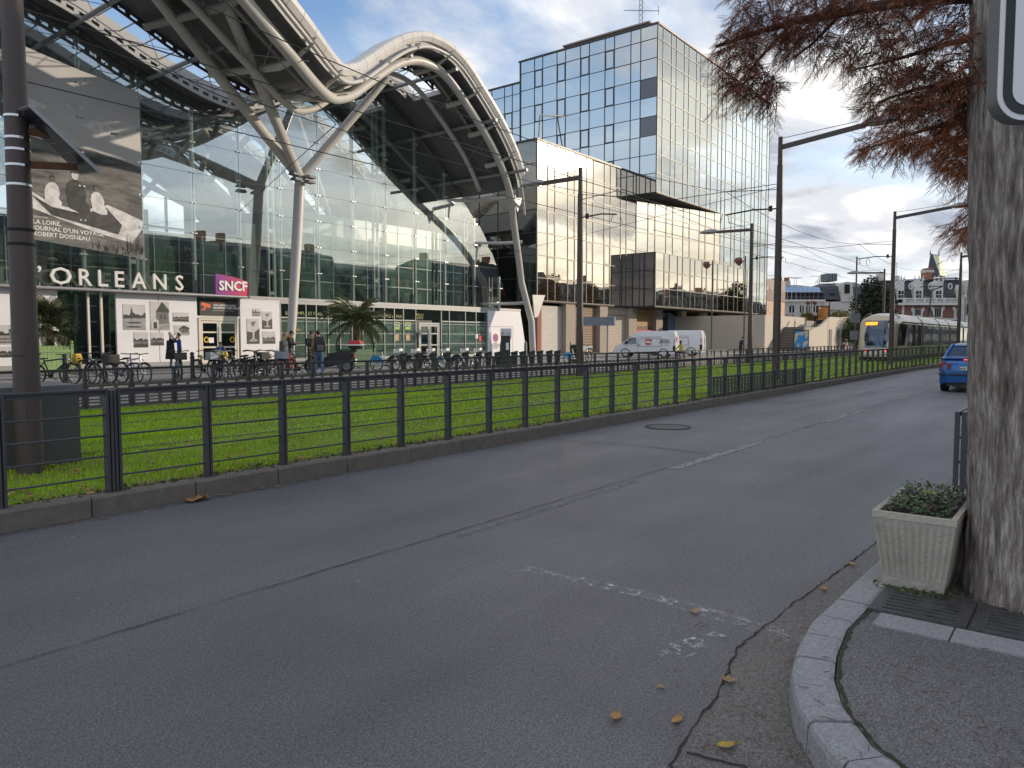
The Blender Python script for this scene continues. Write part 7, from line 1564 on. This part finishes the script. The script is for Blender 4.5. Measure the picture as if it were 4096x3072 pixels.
    for n, s in (('L', 1), ('R', -1)):   # fingers curl on from the palm, the thumb leaves its side
        w, p = Vector(J['wri' + n][:3]), Vector(J['pal' + n][:3]); d = (p - w).normalized(); sd = Vector((0, 1, 0)) if abs(d.y) < .7 else Vector((1, 0, 0)); sd = (sd - d * sd.dot(d)).normalized(); cu = d.cross(sd)
        if cu.x < 0: cu = -cu
        for q, l in ((-.026, .058), (-.009, .068), (.009, .064), (.025, .050)):
            a = p + sd * q + d * .012; mb.tube([a * k, (a + d * l * .55 + cu * .006) * k, (a + d * l * .85 + cu * .026) * k], [.0095 * k, .0085 * k, .006 * k], 5, 2)
        a = w.lerp(p, .55) + sd * (-s) * .028; mb.tube([a * k, (a + d * .03 + sd * (-s) * .022) * k, (a + d * .058 + sd * (-s) * .018 + cu * .012) * k], [.011 * k, .010 * k, .007 * k], 5, 2)
    hx_, hz_ = J['he1'][0], J['he1'][2]
    mb.ball(((hx_ + .088) * k, 0, (hz_ - .012) * k), .018 * k, 6, 2, (.9, .7, 1.2))
    for s in (-1, 1): mb.ball(((hx_ + .074) * k, s * .033 * k, (hz_ + .012) * k), .010 * k, 6, 4); mb.ball((hx_ * k, s * .086 * k, (hz_ - .005) * k), .024 * k, 6, 2, (.8, .35, 1.2))
    mb.box(((hx_ + .074) * k, 0, (hz_ - .052) * k), (.012 * k, .040 * k, .010 * k), 0, 5)
    root = mb.build('person', [jacket, legs, skin, shoe, EYE, LIP], None, True, (*loc, z)); root.rotation_euler = (0, 0, R(rz)); bpy.data.meshes.remove(m2)
    tag(root, label, 'person')
    hp = MB(); c = (hx_ - .012, 0, hz_ + .022)
    if hat: hp.ball([q * k for q in (c[0] + .008, 0, c[2] + .03)], .102 * k, 12, None, (1.05, .98, .82)); hp.build('hat', hat, root, True)
    else: hp.ball([q * k for q in (c[0] - .012, 0, c[2] + .012)], .094 * k, 12, None, (1.0, .98, 1.0)); hp.build('hair', hair, root, True)
    if coat: MB().loft([[(r * 1.0 * math.cos(t) * k, r * 1.15 * math.sin(t) * k, zz * k) for t in [6.283 * q / 14 for q in range(14)]] for r, zz in ((.235, .50), (.205, .75), (.175, 1.0), (.165, 1.2), (.16, 1.36))]).build('coat', coat, root, True)
    return root
def uD(u, D): x, y, _ = wpt(u, D); return (x, y)
person('person in a long black coat and white woolly hat before the printed panel', uD(369, 35.2), -25, 1.78, C_BLK, C_JEAN, hat=C_WHT, coat=C_BLK, arms='up')
person('brown-haired person in a blue jacket facing the one in the white hat', uD(388, 36.2), 170, 1.72, C_BLUE, C_NAVY, hair=HAIRB, arms='up')
person('small figure in a blue and white top behind the bicycles at the cream doors', uD(477, 34.8), -120, 1.32, C_BLUE, C_DJEAN, hair=HAIRB, arms='phone')
bg = thing('yellow_bag', 'orange-yellow bag carried by the small figure behind the bicycles', 'bag', (*uD(481, 34.3), .62), FRZ); MB().loft([[(-.2, -.1, 0), (.2, -.1, 0), (.2, .1, 0), (-.2, .1, 0)], [(-.23, -.12, .2), (.23, -.12, .2), (.23, .12, .2), (-.23, .12, .2)], [(-.17, -.06, .42), (.17, -.06, .42), (.17, .06, .42), (-.17, .06, .42)]]).build('bag_body', C_YEL, bg); MB().tube([(-.12, 0, .4), (-.08, 0, .6), (.08, 0, .6), (.12, 0, .4)], .015, 5).build('handle', C_YEL, bg)
p3_ = person('man in a black jacket with an orange hood standing before the white column', uD(629, 33.2), -62, 1.83, C_BLK, C_GREY, hair=HAIRK, arms='phone', nod=.25); 
MB().ball((-.06, 0, 1.56), .11, 10, None, (.8, 1.25, .62)).build('hood', C_ORG, p3_, True)
person('person in a dark grey coat with bowed head left of the orange hood', uD(612, 34), -40, 1.74, C_GREY, C_NAVY, hat=C_TAN, arms='phone', nod=.4, coat=C_GREY)
person('man in a tan jacket and pale jeans walking with a big black backpack', (18.15, 23.55), 62, 1.80, C_TAN, C_JEAN, C_WHT, arms='down', stride=.12)
bp_ = thing('backpack', 'large black backpack on the back of the man in the tan jacket', 'backpack', (18.15, 23.55, SQ), R(62)); MB().loft([[(-.36, -.15, .98), (-.36, .15, .98), (-.14, .17, .98), (-.14, -.17, .98)], [(-.40, -.19, 1.15), (-.40, .19, 1.15), (-.13, .2, 1.15), (-.13, -.2, 1.15)], [(-.34, -.17, 1.42), (-.34, .17, 1.42), (-.13, .18, 1.44), (-.13, -.18, 1.44)], [(-.26, -.12, 1.55), (-.26, .12, 1.55), (-.14, .13, 1.54), (-.14, -.13, 1.54)]]).build('pack', C_BLK, bp_, True); MB().loft([[(-.45, -.12, 1.02), (-.45, .12, 1.02), (-.38, .13, 1.02), (-.38, -.13, 1.02)], [(-.46, -.13, 1.2), (-.46, .13, 1.2), (-.36, .14, 1.24), (-.36, -.14, 1.24)]]).build('front_pocket', C_GREY, bp_)
for s in (-1, 1): MB().tube([(-.14, s * .11, 1.48), (0, s * .12, 1.505), (.13, s * .12, 1.42), (.12, s * .15, 1.2), (-.12, s * .17, 1.04)], .018, 5).build('strap', C_BLK, bp_, True)
person('man all in black standing left of the big black scooter', uD(673, 31.2), -110, 1.78, C_BLK, C_BLK, hair=HAIRK, arms='hold', nod=.2)
person('dark-haired person in a yellow vest crouching behind the white vans', uD(1472, 52), 160, 1.72, C_HIV, C_NAVY, hair=HAIRK, skin=SKIND, crouch=True, arms='hold')
person('person in a dark coat bowed over a phone beside the right-hand lamp mast', uD(1599, 56), -35, 1.60, C_NAVY, C_BLK, hair=HAIRB, arms='phone', lean=.18, nod=.4)
person('person in black with a pale green cap climbing the stairs', (97.6, 27.9), 10, 1.75, C_BLK, C_BLK, hat=C_HIV, arms='hold', stride=.12, lean=.12, z=2.9)
for i, (u, lab) in enumerate(((1677, 'leftmost behind the terrace wall'), (1699, 'middle one behind the terrace wall'), (1712, 'rightmost behind the terrace wall'))): person('person of whom only the head shows, ' + lab, (ax(u, 31.2), 31.2), -120 + 60 * i, 1.76, (C_NAVY, C_BLK, C_GREY)[i], C_BLK, hair=HAIRK, z=2.86)

# ------------------------------------------------------------------ the big tree at this corner
def vnoise(x, y, seed=0):
    xi, yi = np.floor(x).astype(int), np.floor(y).astype(int); xf, yf = x - xi, y - yi; xf = xf * xf * (3 - 2 * xf); yf = yf * yf * (3 - 2 * yf)
    def hsh(a, b): q = (a * 374761393 + b * 668265263 + seed * 974711) & 0xffffffff; q = ((q ^ (q >> 13)) * 1274126177) & 0xffffffff; return ((q ^ (q >> 16)) & 0xffff) / 65535.0
    return (hsh(xi, yi) * (1 - xf) + hsh(xi + 1, yi) * xf) * (1 - yf) + (hsh(xi, yi + 1) * (1 - xf) + hsh(xi + 1, yi + 1) * xf) * yf
def bark_mat():
    m = bpy.data.materials.new('ridged_bark'); m.use_nodes = True; nt = m.node_tree; N = nt.nodes.new; L = nt.links.new; bs = nt.nodes['Principled BSDF']; bs.inputs['Roughness'].default_value = .9; bs.inputs['Specular IOR Level'].default_value = .2
    g = N('ShaderNodeNewGeometry').outputs['Position']
    def noise(sc, st, det=8): mp = N('ShaderNodeMapping'); mp.inputs['Scale'].default_value = st; L(g, mp.inputs[0]); n = N('ShaderNodeTexNoise'); n.inputs['Scale'].default_value = sc; n.inputs['Detail'].default_value = det; n.inputs['Roughness'].default_value = .7; L(mp.outputs[0], n.inputs['Vector']); return n.outputs['Fac']
    r = N('ShaderNodeValToRGB'); e = r.color_ramp.elements; e[0].position = .32; e[0].color = (.085, .068, .058, 1); e[1].position = .68; e[1].color = (.56, .52, .48, 1); k = e.new(.5); k.color = (.27, .23, .205, 1); L(noise(36, (1, 1, .13)), r.inputs[0])
    mx = N('ShaderNodeMix'); mx.data_type = 'RGBA'; mr = N('ShaderNodeMapRange'); mr.inputs[1].default_value = .52; mr.inputs[2].default_value = .7; mr.inputs[4].default_value = .4; L(noise(2.2, (1, 1, .6), 5), mr.inputs[0]); L(mr.outputs[0], mx.inputs[0]); L(r.outputs[0], mx.inputs[6]); mx.inputs[7].default_value = (.22, .135, .10, 1); L(mx.outputs[2], bs.inputs['Base Color'])
    b = N('ShaderNodeBump'); b.inputs['Strength'].default_value = .8; b.inputs['Distance'].default_value = .012; L(noise(70, (1, 1, .2)), b.inputs['Height']); L(b.outputs[0], bs.inputs['Normal']); return m
tree = thing('cypress_tree', 'big tree with ridged grey-brown trunk and russet feathery foliage at the right edge', 'tree', (5.16, .20, .1))
TSH = .05
NT, NZ = 460, 260
th_ = np.linspace(0, 2 * np.pi, NT, endpoint=False); zz = np.linspace(0, 5.2, NZ); TH, ZZ = np.meshgrid(th_, zz)
def wrapn(fa, fz_, seed, warp=0):
    a = TH / (2 * np.pi) * fa + warp; f = TH / (2 * np.pi)
    return vnoise(a, ZZ * fz_, seed) * (1 - f) + vnoise(a - fa, ZZ * fz_, seed) * f
wrp = 2.2 * (vnoise(TH * 1.5, ZZ * 1.6, 5) - .5)
rd = 1 - np.abs(2 * wrapn(70, 2.1, 1, wrp) - 1); rd2 = 1 - np.abs(2 * wrapn(150, 4.2, 2, wrp * 1.7) - 1); fine = wrapn(230, 16, 3)
RR = .385 + .045 * np.exp(-ZZ * 3.2) * (1 + .4 * np.sin(TH * 5 + 1)) + .010 * np.sin(TH * 3 + ZZ * .7) + .046 * rd ** 1.1 + .018 * rd2 + .006 * fine - .035
LEAN = .028 * ZZ; X_, Y_ = RR * np.cos(TH) + FS * (TSH - LEAN), RR * np.sin(TH) - FC * (TSH - LEAN); V_ = np.stack([X_, Y_, ZZ], -1).reshape(-1, 3)
Fq = [(j * NT + i, j * NT + (i + 1) % NT, (j + 1) * NT + (i + 1) % NT, (j + 1) * NT + i) for j in range(NZ - 1) for i in range(NT)]
me = bpy.data.meshes.new('trunk'); me.from_pydata(V_.tolist(), [], Fq); BRK2 = bark_mat(); me.materials.append(BRK2); me.polygons.foreach_set('use_smooth', [True] * len(me.polygons)); link('trunk', me, tree)
def vp(u, v, D):
    x = fx(u, D); return Vector((D * FC + x * FS - 5.16, D * FS - x * FC - .20, fz(v, D) - .1))
TWIG = pm('twig', (.045, .030, .024), .85, 0, .3, 20)
limbs = [([(2130, 12, 4.25), (2080, 14, 4.35), (1950, 22, 4.6), (1800, 48, 4.85), (1700, 66, 5.0), (1600, 95, 5.2), (1535, 118, 5.3)], .050), ([(2130, 190, 4.3), (2060, 192, 4.4), (1960, 205, 4.65), (1880, 232, 4.9)], .024), ([(2130, 95, 4.3), (2030, 110, 4.5), (1930, 140, 4.7), (1830, 165, 4.9)], .022), ([(2140, 250, 4.6), (2060, 268, 5.0), (1960, 296, 5.5), (1845, 334, 6.1)], .026), ([(2140, 400, 4.8), (2100, 450, 5.4), (2040, 500, 6.2)], .014), ([(1800, 48, 4.85), (1740, 110, 4.95), (1690, 150, 5.05)], .014), ([(1700, 66, 5.0), (1620, 150, 5.2), (1590, 205, 5.3)], .014), ([(1950, 22, 4.6), (1880, -20, 4.8), (1750, -40, 5)], .02)]
lm = []
for pts, r in limbs:
    P = [vp(*p) for p in pts]; lm.append(P); MB().tube(P, [r * (1 - .78 * i / (len(P) - 1)) for i in range(len(P))], 7).build('limb', TWIG, tree, True)
clus = [(1650, 50, 105, 55, 5.05, 34), (1575, 120, 52, 40, 5.3, 20), (1600, 190, 52, 34, 5.3, 22), (1640, 215, 26, 30, 5.25, 7), (1700, 110, 60, 36, 5.0, 17), (1770, 20, 70, 38, 4.9, 22), (1850, 50, 70, 40, 4.8, 16), (1940, 20, 90, 30, 4.6, 14), (1790, 120, 50, 26, 4.9, 7), (1880, 120, 60, 26, 4.8, 8), (1960, 90, 80, 40, 4.6, 14), (2050, 70, 60, 60, 4.4, 14), (1900, 180, 75, 30, 4.85, 16), (1985, 180, 80, 44, 4.6, 24), (2065, 170, 45, 60, 4.4, 14), (1880, 238, 34, 22, 4.9, 7), (1960, 240, 70, 26, 4.7, 15), (2030, 240, 50, 26, 4.5, 10), (1905, 285, 26, 16, 4.9, 3),
        (2065, 250, 42, 50, 5.1, 22), (2040, 318, 75, 48, 5.4, 44), (1950, 312, 56, 24, 5.7, 20), (1880, 322, 38, 24, 6.0, 13), (1850, 338, 22, 18, 6.2, 5), (2075, 365, 40, 40, 5.3, 20), (2020, 372, 36, 26, 5.6, 10), (2085, 440, 26, 34, 5.5, 11), (2090, 500, 26, 26, 5.7, 10), (2055, 505, 40, 20, 6.0, 9)]
tmpl = [((0, 0, 0), (.045, 0, .0012), (.09, 0, -.006), (.045, 0, -.0012))]
for k in range(15):
    t = .008 + .080 * k / 14; s = 1 if k % 2 else -1; l = .020 * (1 - .5 * abs(k - 5) / 9); tmpl.append(((t, 0, 0), (t + l * .45, s * l * .5 + .0022, -.001), (t + l * .8, s * l * .72, -.006), (t + l * .5, s * l * .5 - .0022, -.002)))
T_ = np.array(tmpl)
sprays = []; spr_rust = []; tw = MB()
fr2 = random.Random(21)
for (u, v, ru, rv, D, n) in clus:
    for i in range(int(n * (3.0 if D < 5.05 or u < 1800 else 2.3))):
        a = fr2.uniform(0, 6.28); q = fr2.random() ** .5 * .92; S0 = vp(u + ru * q * math.cos(a) + 14, v + rv * q * math.sin(a) - 6, D + fr2.uniform(-.28, .28))
        right = Vector((FS, -FC, 0)); fwd = Vector((FC, FS, 0)); d = (-right * fr2.uniform(-.45, 1.1) + fwd * fr2.uniform(-.8, .8) + Vector((0, 0, fr2.uniform(-.85, .35)))).normalized(); Lg = fr2.uniform(.07, .20)
        pts = [S0 + d * Lg * w + Vector((0, 0, -.10 * Lg * w * w * 3)) for w in (0, .33, .66, 1)]; tw.tube(pts, [.0035, .003, .0022, .0012], 4)
        m = int(Lg / .0125)
        for j in range(m):
            w = (j + .5) / m; p = S0 + d * Lg * w + Vector((0, 0, -.30 * Lg * w * w)); s = 1 if j % 2 else -1; perp = d.cross(Vector((0, 0, 1))).normalized()
            dr = (d * fr2.uniform(.3, .9) + perp * s * fr2.uniform(.4, 1) + Vector((0, 0, fr2.uniform(-1.2, .15)))).normalized(); up = Vector((fr2.gauss(0, 1), fr2.gauss(0, 1), fr2.gauss(0, 1))); yv = dr.cross(up).normalized(); zv = dr.cross(yv); sc_ = fr2.uniform(.65, 1.2)
            (spr_rust if (v > 246 and u > 1830) else sprays).append(np.stack([np.array(dr) * sc_, np.array(yv) * sc_, np.array(zv) * sc_, np.array(p)]))
for nm_, lst, fmat in (('foliage', sprays, pm('russet_foliage', (.22, .085, .052), .8, 0, .3, 3, island=.5, spec=.1)), ('rust_foliage', spr_rust, pm('rust_foliage', (.42, .155, .06), .8, 0, .3, 3, island=.5, spec=.1))):
    S_ = np.array(lst); VV = np.einsum('qvk,nkc->nqvc', T_, S_[:, :3]) + S_[:, 3][:, None, None, :]; VV = VV.reshape(-1, 3); nq = len(VV) // 4
    me = bpy.data.meshes.new(nm_); me.vertices.add(nq * 4); me.vertices.foreach_set('co', VV.reshape(-1)); me.loops.add(nq * 4); me.loops.foreach_set('vertex_index', np.arange(nq * 4, dtype=np.int32)); me.polygons.add(nq); me.polygons.foreach_set('loop_start', np.arange(0, nq * 4, 4, dtype=np.int32)); me.polygons.foreach_set('loop_total', np.full(nq, 4, np.int32)); me.update(); me.validate()
    me.materials.append(fmat); fo = link(nm_, me, tree); fo['kind'] = 'stuff'
tw.build('twigs', TWIG, tree)['kind'] = 'stuff'

# ------------------------------------------------------------------ planter, railing and sign beside the trunk
PLC = pm('planter_concrete', (.45, .415, .35), .85, 0, .16, 5, .45, 55, dirt=.55)
pl = thing('concrete_planter', 'ribbed pale concrete planter full of small green plants at the foot of the trunk', 'planter', (5.17, .79, .142))
w0, w1, d0, d1, h_ = .37, .445, .155, .215, .445
def pring(s, z, off=0.0): a, b = w0 + (w1 - w0) * s + off, d0 + (d1 - d0) * s + off; return a, b
def ribbed(s, z, rib):
    a, b = pring(s, z); pts = []
    def side(p, q, n, nx, ny):
        for k in range(n):
            for m, dp in ((0, 0), (.22, 0), (.36, -rib), (.64, -rib), (.78, 0)):
                t = (k + m) / n; pts.append((p[0] + (q[0] - p[0]) * t + nx * dp, p[1] + (q[1] - p[1]) * t + ny * dp, z))
    side((-a, -b), (a, -b), 22, 0, -1); side((a, -b), (a, b), 11, 1, 0); side((a, b), (-a, b), 22, 0, 1); side((-a, b), (-a, -b), 11, -1, 0); return pts
MB().loft([ribbed(0, 0, 0), ribbed(.12, .05, .0), ribbed(.2, .09, .009), ribbed(.82, .36, .009), ribbed(.90, .40, 0), ribbed(1.0, h_ - .012, -.001), ribbed(1.02, h_, -.001)], None, True, False).build('shell', PLC, pl, True)
mb = MB(); a, b = pring(1.02, h_); t = .030
for x0, y0, x1, y1 in ((-a, -b, a, -b + t), (-a, b - t, a, b), (-a, -b + t, -a + t, b - t), (a - t, -b + t, a, b - t)): mb.b2(x0, y0, h_ - .03, x1, y1, h_ + .006)
mb.build('rim', PLC, pl); block('soil', SOIL, pl, -.39, -.17, .33, .39, .17, h_ - .045)
pg_ = tag(thing('bedding_plants', 'clump of low green and bronze bedding plants with a yellow flower in the concrete planter', 'plant', (5.17, .79, .54)))
mb = MB(); mb2 = MB()
for i in range(1200):
    x, y = random.uniform(-.38, .40), random.uniform(-.17, .17); z = .02 + .115 * (1 - (x / .5) ** 2) * (1 - (y / .26) ** 2) * random.uniform(.2, 1.25) + .03 * math.sin(x * 14) * math.sin(y * 20)
    s = random.uniform(.014, .032); a = random.uniform(0, 6.28); tl = random.uniform(-.5, .9); c, sn = math.cos(a), math.sin(a); q = [(0, 0), (.35, .32), (.8, .30), (1, 0), (.8, -.30), (.35, -.32)]
    (mb2 if random.random() < .22 else mb).add([(x + s * (px * c - py * sn), y + s * (px * sn + py * c), z + s * px * tl) for px, py in q], [(0, 1, 2, 3, 4, 5)])
mb.build('leaves', pm('bed_leaf', (.060, .125, .032), .45, 0, .3, 9, island=.5), pg_)['kind'] = 'stuff'; mb2.build('bronze_leaves', pm('bronze_leaf', (.10, .055, .03), .6, 0, .3, 9, island=.5), pg_)['kind'] = 'stuff'
for fx0, fy0, fz0 in ((-.06, .0, .125), (-.075, -.03, .118), (-.055, -.045, .12)):
    f_ = MB()
    for k in range(7): a = k * .9; f_.add([(fx0, fy0, fz0), (fx0 + .016 * math.cos(a - .4), fy0 + .016 * math.sin(a - .4), fz0 + .006), (fx0 + .024 * math.cos(a), fy0 + .024 * math.sin(a), fz0 + .004), (fx0 + .016 * math.cos(a + .4), fy0 + .016 * math.sin(a + .4), fz0 + .006)], [(0, 1, 2, 3)])
    f_.build('flower', pm('flower_yellow', (.70, .55, .02), .6), pg_)
ww_ = MB()
for i in range(150):
    x = random.uniform(4.72, 5.0); y = random.choice((random.uniform(.5, 1.0), random.gauss(.62, .1))); 
    if x > 4.8 and .62 < y < .96: x = random.uniform(4.70, 4.80)
    s = random.uniform(.008, .03); a = random.uniform(0, 6.28); ww_.add([(x, y, .141), (x + s * .4 * math.cos(a), y + s * .4 * math.sin(a), .143 + s * random.uniform(.3, 1)), (x + s * math.cos(a + .5), y + s * math.sin(a + .5), .145)], [(0, 1, 2)])
tag(ww_.build('grate_weeds', pm('weed', (.06, .085, .025))), kind='stuff')
rf_ = thing('kerb_railing', 'end of a grey steel kerb railing behind the planter, partly hidden by the trunk', 'fence', (7.6, .92, .122))
for i in range(6):
    x = i * .80; MB().b2(x - .02, -.045, 0, x + .02, -.008, .83).b2(x - .02, .008, 0, x + .02, .045, .83).build('post', STEEL, rf_)
    if i < 5:
        MB().b2(x + .02, -.045, .79, x + .78, -.008, .83).b2(x + .02, .008, .79, x + .78, .045, .83).build('top_rail', STEEL, rf_)
        for z in (.16, .38, .60): MB().tube([(x + .02, 0, z), (x + .78, 0, z)], .011, 7).build('bar', STEEL, rf_)
sgn = thing('road_sign', 'white road sign with a black rounded border at the top right corner', 'road sign', (2.945, .290, 2.31), R(-52))
def rrect(x0, z0, x1, z1, r, y): return [(cx + r * math.cos(a), y, cz + r * math.sin(a)) for cx, cz, a0 in ((x1 - r, z0 + r, -math.pi / 2), (x1 - r, z1 - r, 0), (x0 + r, z1 - r, math.pi / 2), (x0 + r, z0 + r, math.pi)) for a in [a0 + k * math.pi / 16 for k in range(9)]]
SGW = pm('sign_white', (.80, .80, .80), .45, 0, .04, 3); 
MB().prism(rrect(0, 0, .62, .82, .085, 0), (0, .055, 0)).build('sign_box', pm('sign_back', (.22, .22, .22), .5, .4), sgn, True); MB().prism(rrect(.001, .001, .619, .819, .084, -.003), (0, .0029, 0)).build('sign_rim', SGW, sgn); MB().prism(rrect(.018, .018, .602, .802, .070, -.006), (0, .0029, 0)).build('sign_border', BLACK, sgn); MB().prism(rrect(.047, .047, .573, .773, .045, -.009), (0, .0029, 0)).build('sign_face', SGW, sgn)
MB().tube([(.31, .085, -2.20), (.31, .085, 1.0)], .03, 12).build('sign_post', GREY, sgn, True)
# leaves lying about this corner
def gp(u, v, z=0.0):
    x = (u - 1106) / 1620; y = -(v - 829.5) / 1620; th = R(3.5147); fw = math.cos(th) + y * math.sin(th); dz = -math.sin(th) + y * math.cos(th); t = (z - 1.6) / dz
    return ((fw * FC + x * FS) * t, (fw * FS - x * FC) * t)
LY = pm('yellow_leaf', (.42, .27, .035), .6, 0, .35, 40); LO = pm('orange_leaf', (.38, .19, .06), .65, 0, .3, 40); LT = pm('tan_leaf', (.30, .20, .09), .7, 0, .4, 40)
def oval_leaf(s, stem=True):
    mb = MB(); n = 10; top = []
    for k in range(n + 1): q = k / n; w = .30 * math.sin(math.pi * q) ** .8 * (1 - .25 * q); top.append((q - .5, w))
    vs_ = [(x * s, 0, .004 + .10 * s * x * x) for x, w in top] + [(x * s, w * s, .004 + s * (.06 + .12 * x * x)) for x, w in top] + [(x * s, -w * s, .004 + s * (.09 + .08 * x * x)) for x, w in top]; m = n + 1
    mb.add(vs_, [(k, k + 1, m + k + 1, m + k) for k in range(n)] + [(k + 1, k, 2 * m + k, 2 * m + k + 1) for k in range(n)])
    if stem: mb.tube([(.5 * s, 0, .004 + .02 * s), (.85 * s, .03 * s, .006)], .0018, 4)
    return mb
def leaf(label, u, v, s, a, mat, z=.006, lobed=False):
    s *= 1.3
    if lobed: vv, ff_ = leaf_verts((0, 0), s, 0, 0, .55); o = MB().add(vv, ff_).build('fallen_leaf', mat)
    else: o = oval_leaf(s).build('fallen_leaf', mat, None, True)
    p = gp(u, v, z); o.location = (*p, z); o.rotation_euler = (random.uniform(-.1, .1), random.uniform(-.1, .1), a); tag(o, label, 'leaf', 'fallen leaves on the corner')
leaf('curled tan leaf with dark flecks lying across the gutter crack', 1574, 1470, .052, 2.0, LT, .012, True)
leaf('orange-brown leaf on the asphalt left of the gutter, near the bottom edge', 1330, 1550, .068, .35, LO)
leaf('small orange leaf between the larger orange leaf and the gutter', 1463, 1557, .062, .1, LO)
leaf('yellow leaf with a long stem in the gutter near the bottom edge', 1568, 1613, .070, -.55, LY, .010)
leaf('pale crumpled leaf on the asphalt above the two orange leaves', 1427, 1485, .04, 1.0, LT)
leaf('small orange leaf in the gutter beside the kerb stones', 1780, 1273, .055, .5, LO, .010); leaf('small orange leaf in the gutter left of the planter', 1838, 1219, .06, .9, LO, .010); leaf('tan leaf at the right end of the worn white line', 1500, 1322, .06, .6, LT)
leaf('large brown leaf on the road by the far kerb at the left', 418, 1082, .13, .2, BROWNL, .008, True); leaf('second large brown leaf on the road by the far kerb at the left', 436, 1078, .12, 1.9, BROWNL, .010, True)
leaf('tan leaf on the road by the far kerb, left of the middle', 820, 1000, .14, .3, LT, .008, True); leaf('tan leaf on the road by the far kerb, right of the other tan one', 900, 986, .15, .9, LT, .008, True)
nd = MB()  # shed needle twigs on the kerb and pavement
for i in range(95):
    if random.random() < .6: u, v, z = random.uniform(1700, 2212), random.uniform(1330, 1655), .138
    else: u, v, z = random.uniform(1450, 1760), random.uniform(1300, 1650), .008
    p = gp(u, v, z)
    if z > .1 and not (p[1] < 1.0 and p[0] < 4.1): continue
    a = random.uniform(0, 6.28); l = random.uniform(.02, .07); d = (math.cos(a), math.sin(a)); nd.tube([(p[0], p[1], z + .002), (p[0] + d[0] * l * .5, p[1] + d[1] * l * .5, z + .006), (p[0] + d[0] * l, p[1] + d[1] * l, z + .003)], .0012, 4)
    for k in range(6): q = l * (k + .5) / 6; s = 1 if k % 2 else -1; e = .012; nd.add([(p[0] + d[0] * q, p[1] + d[1] * q, z + .004), (p[0] + d[0] * (q + e) - d[1] * s * e * .7, p[1] + d[1] * (q + e) + d[0] * s * e * .7, z + .003), (p[0] + d[0] * (q + .004), p[1] + d[1] * (q + .004), z + .004)], [(0, 1, 2)])
tag(nd.build('needle_litter', pm('needle_red', (.13, .055, .035), .85, 0, .3, 30)), kind='stuff')
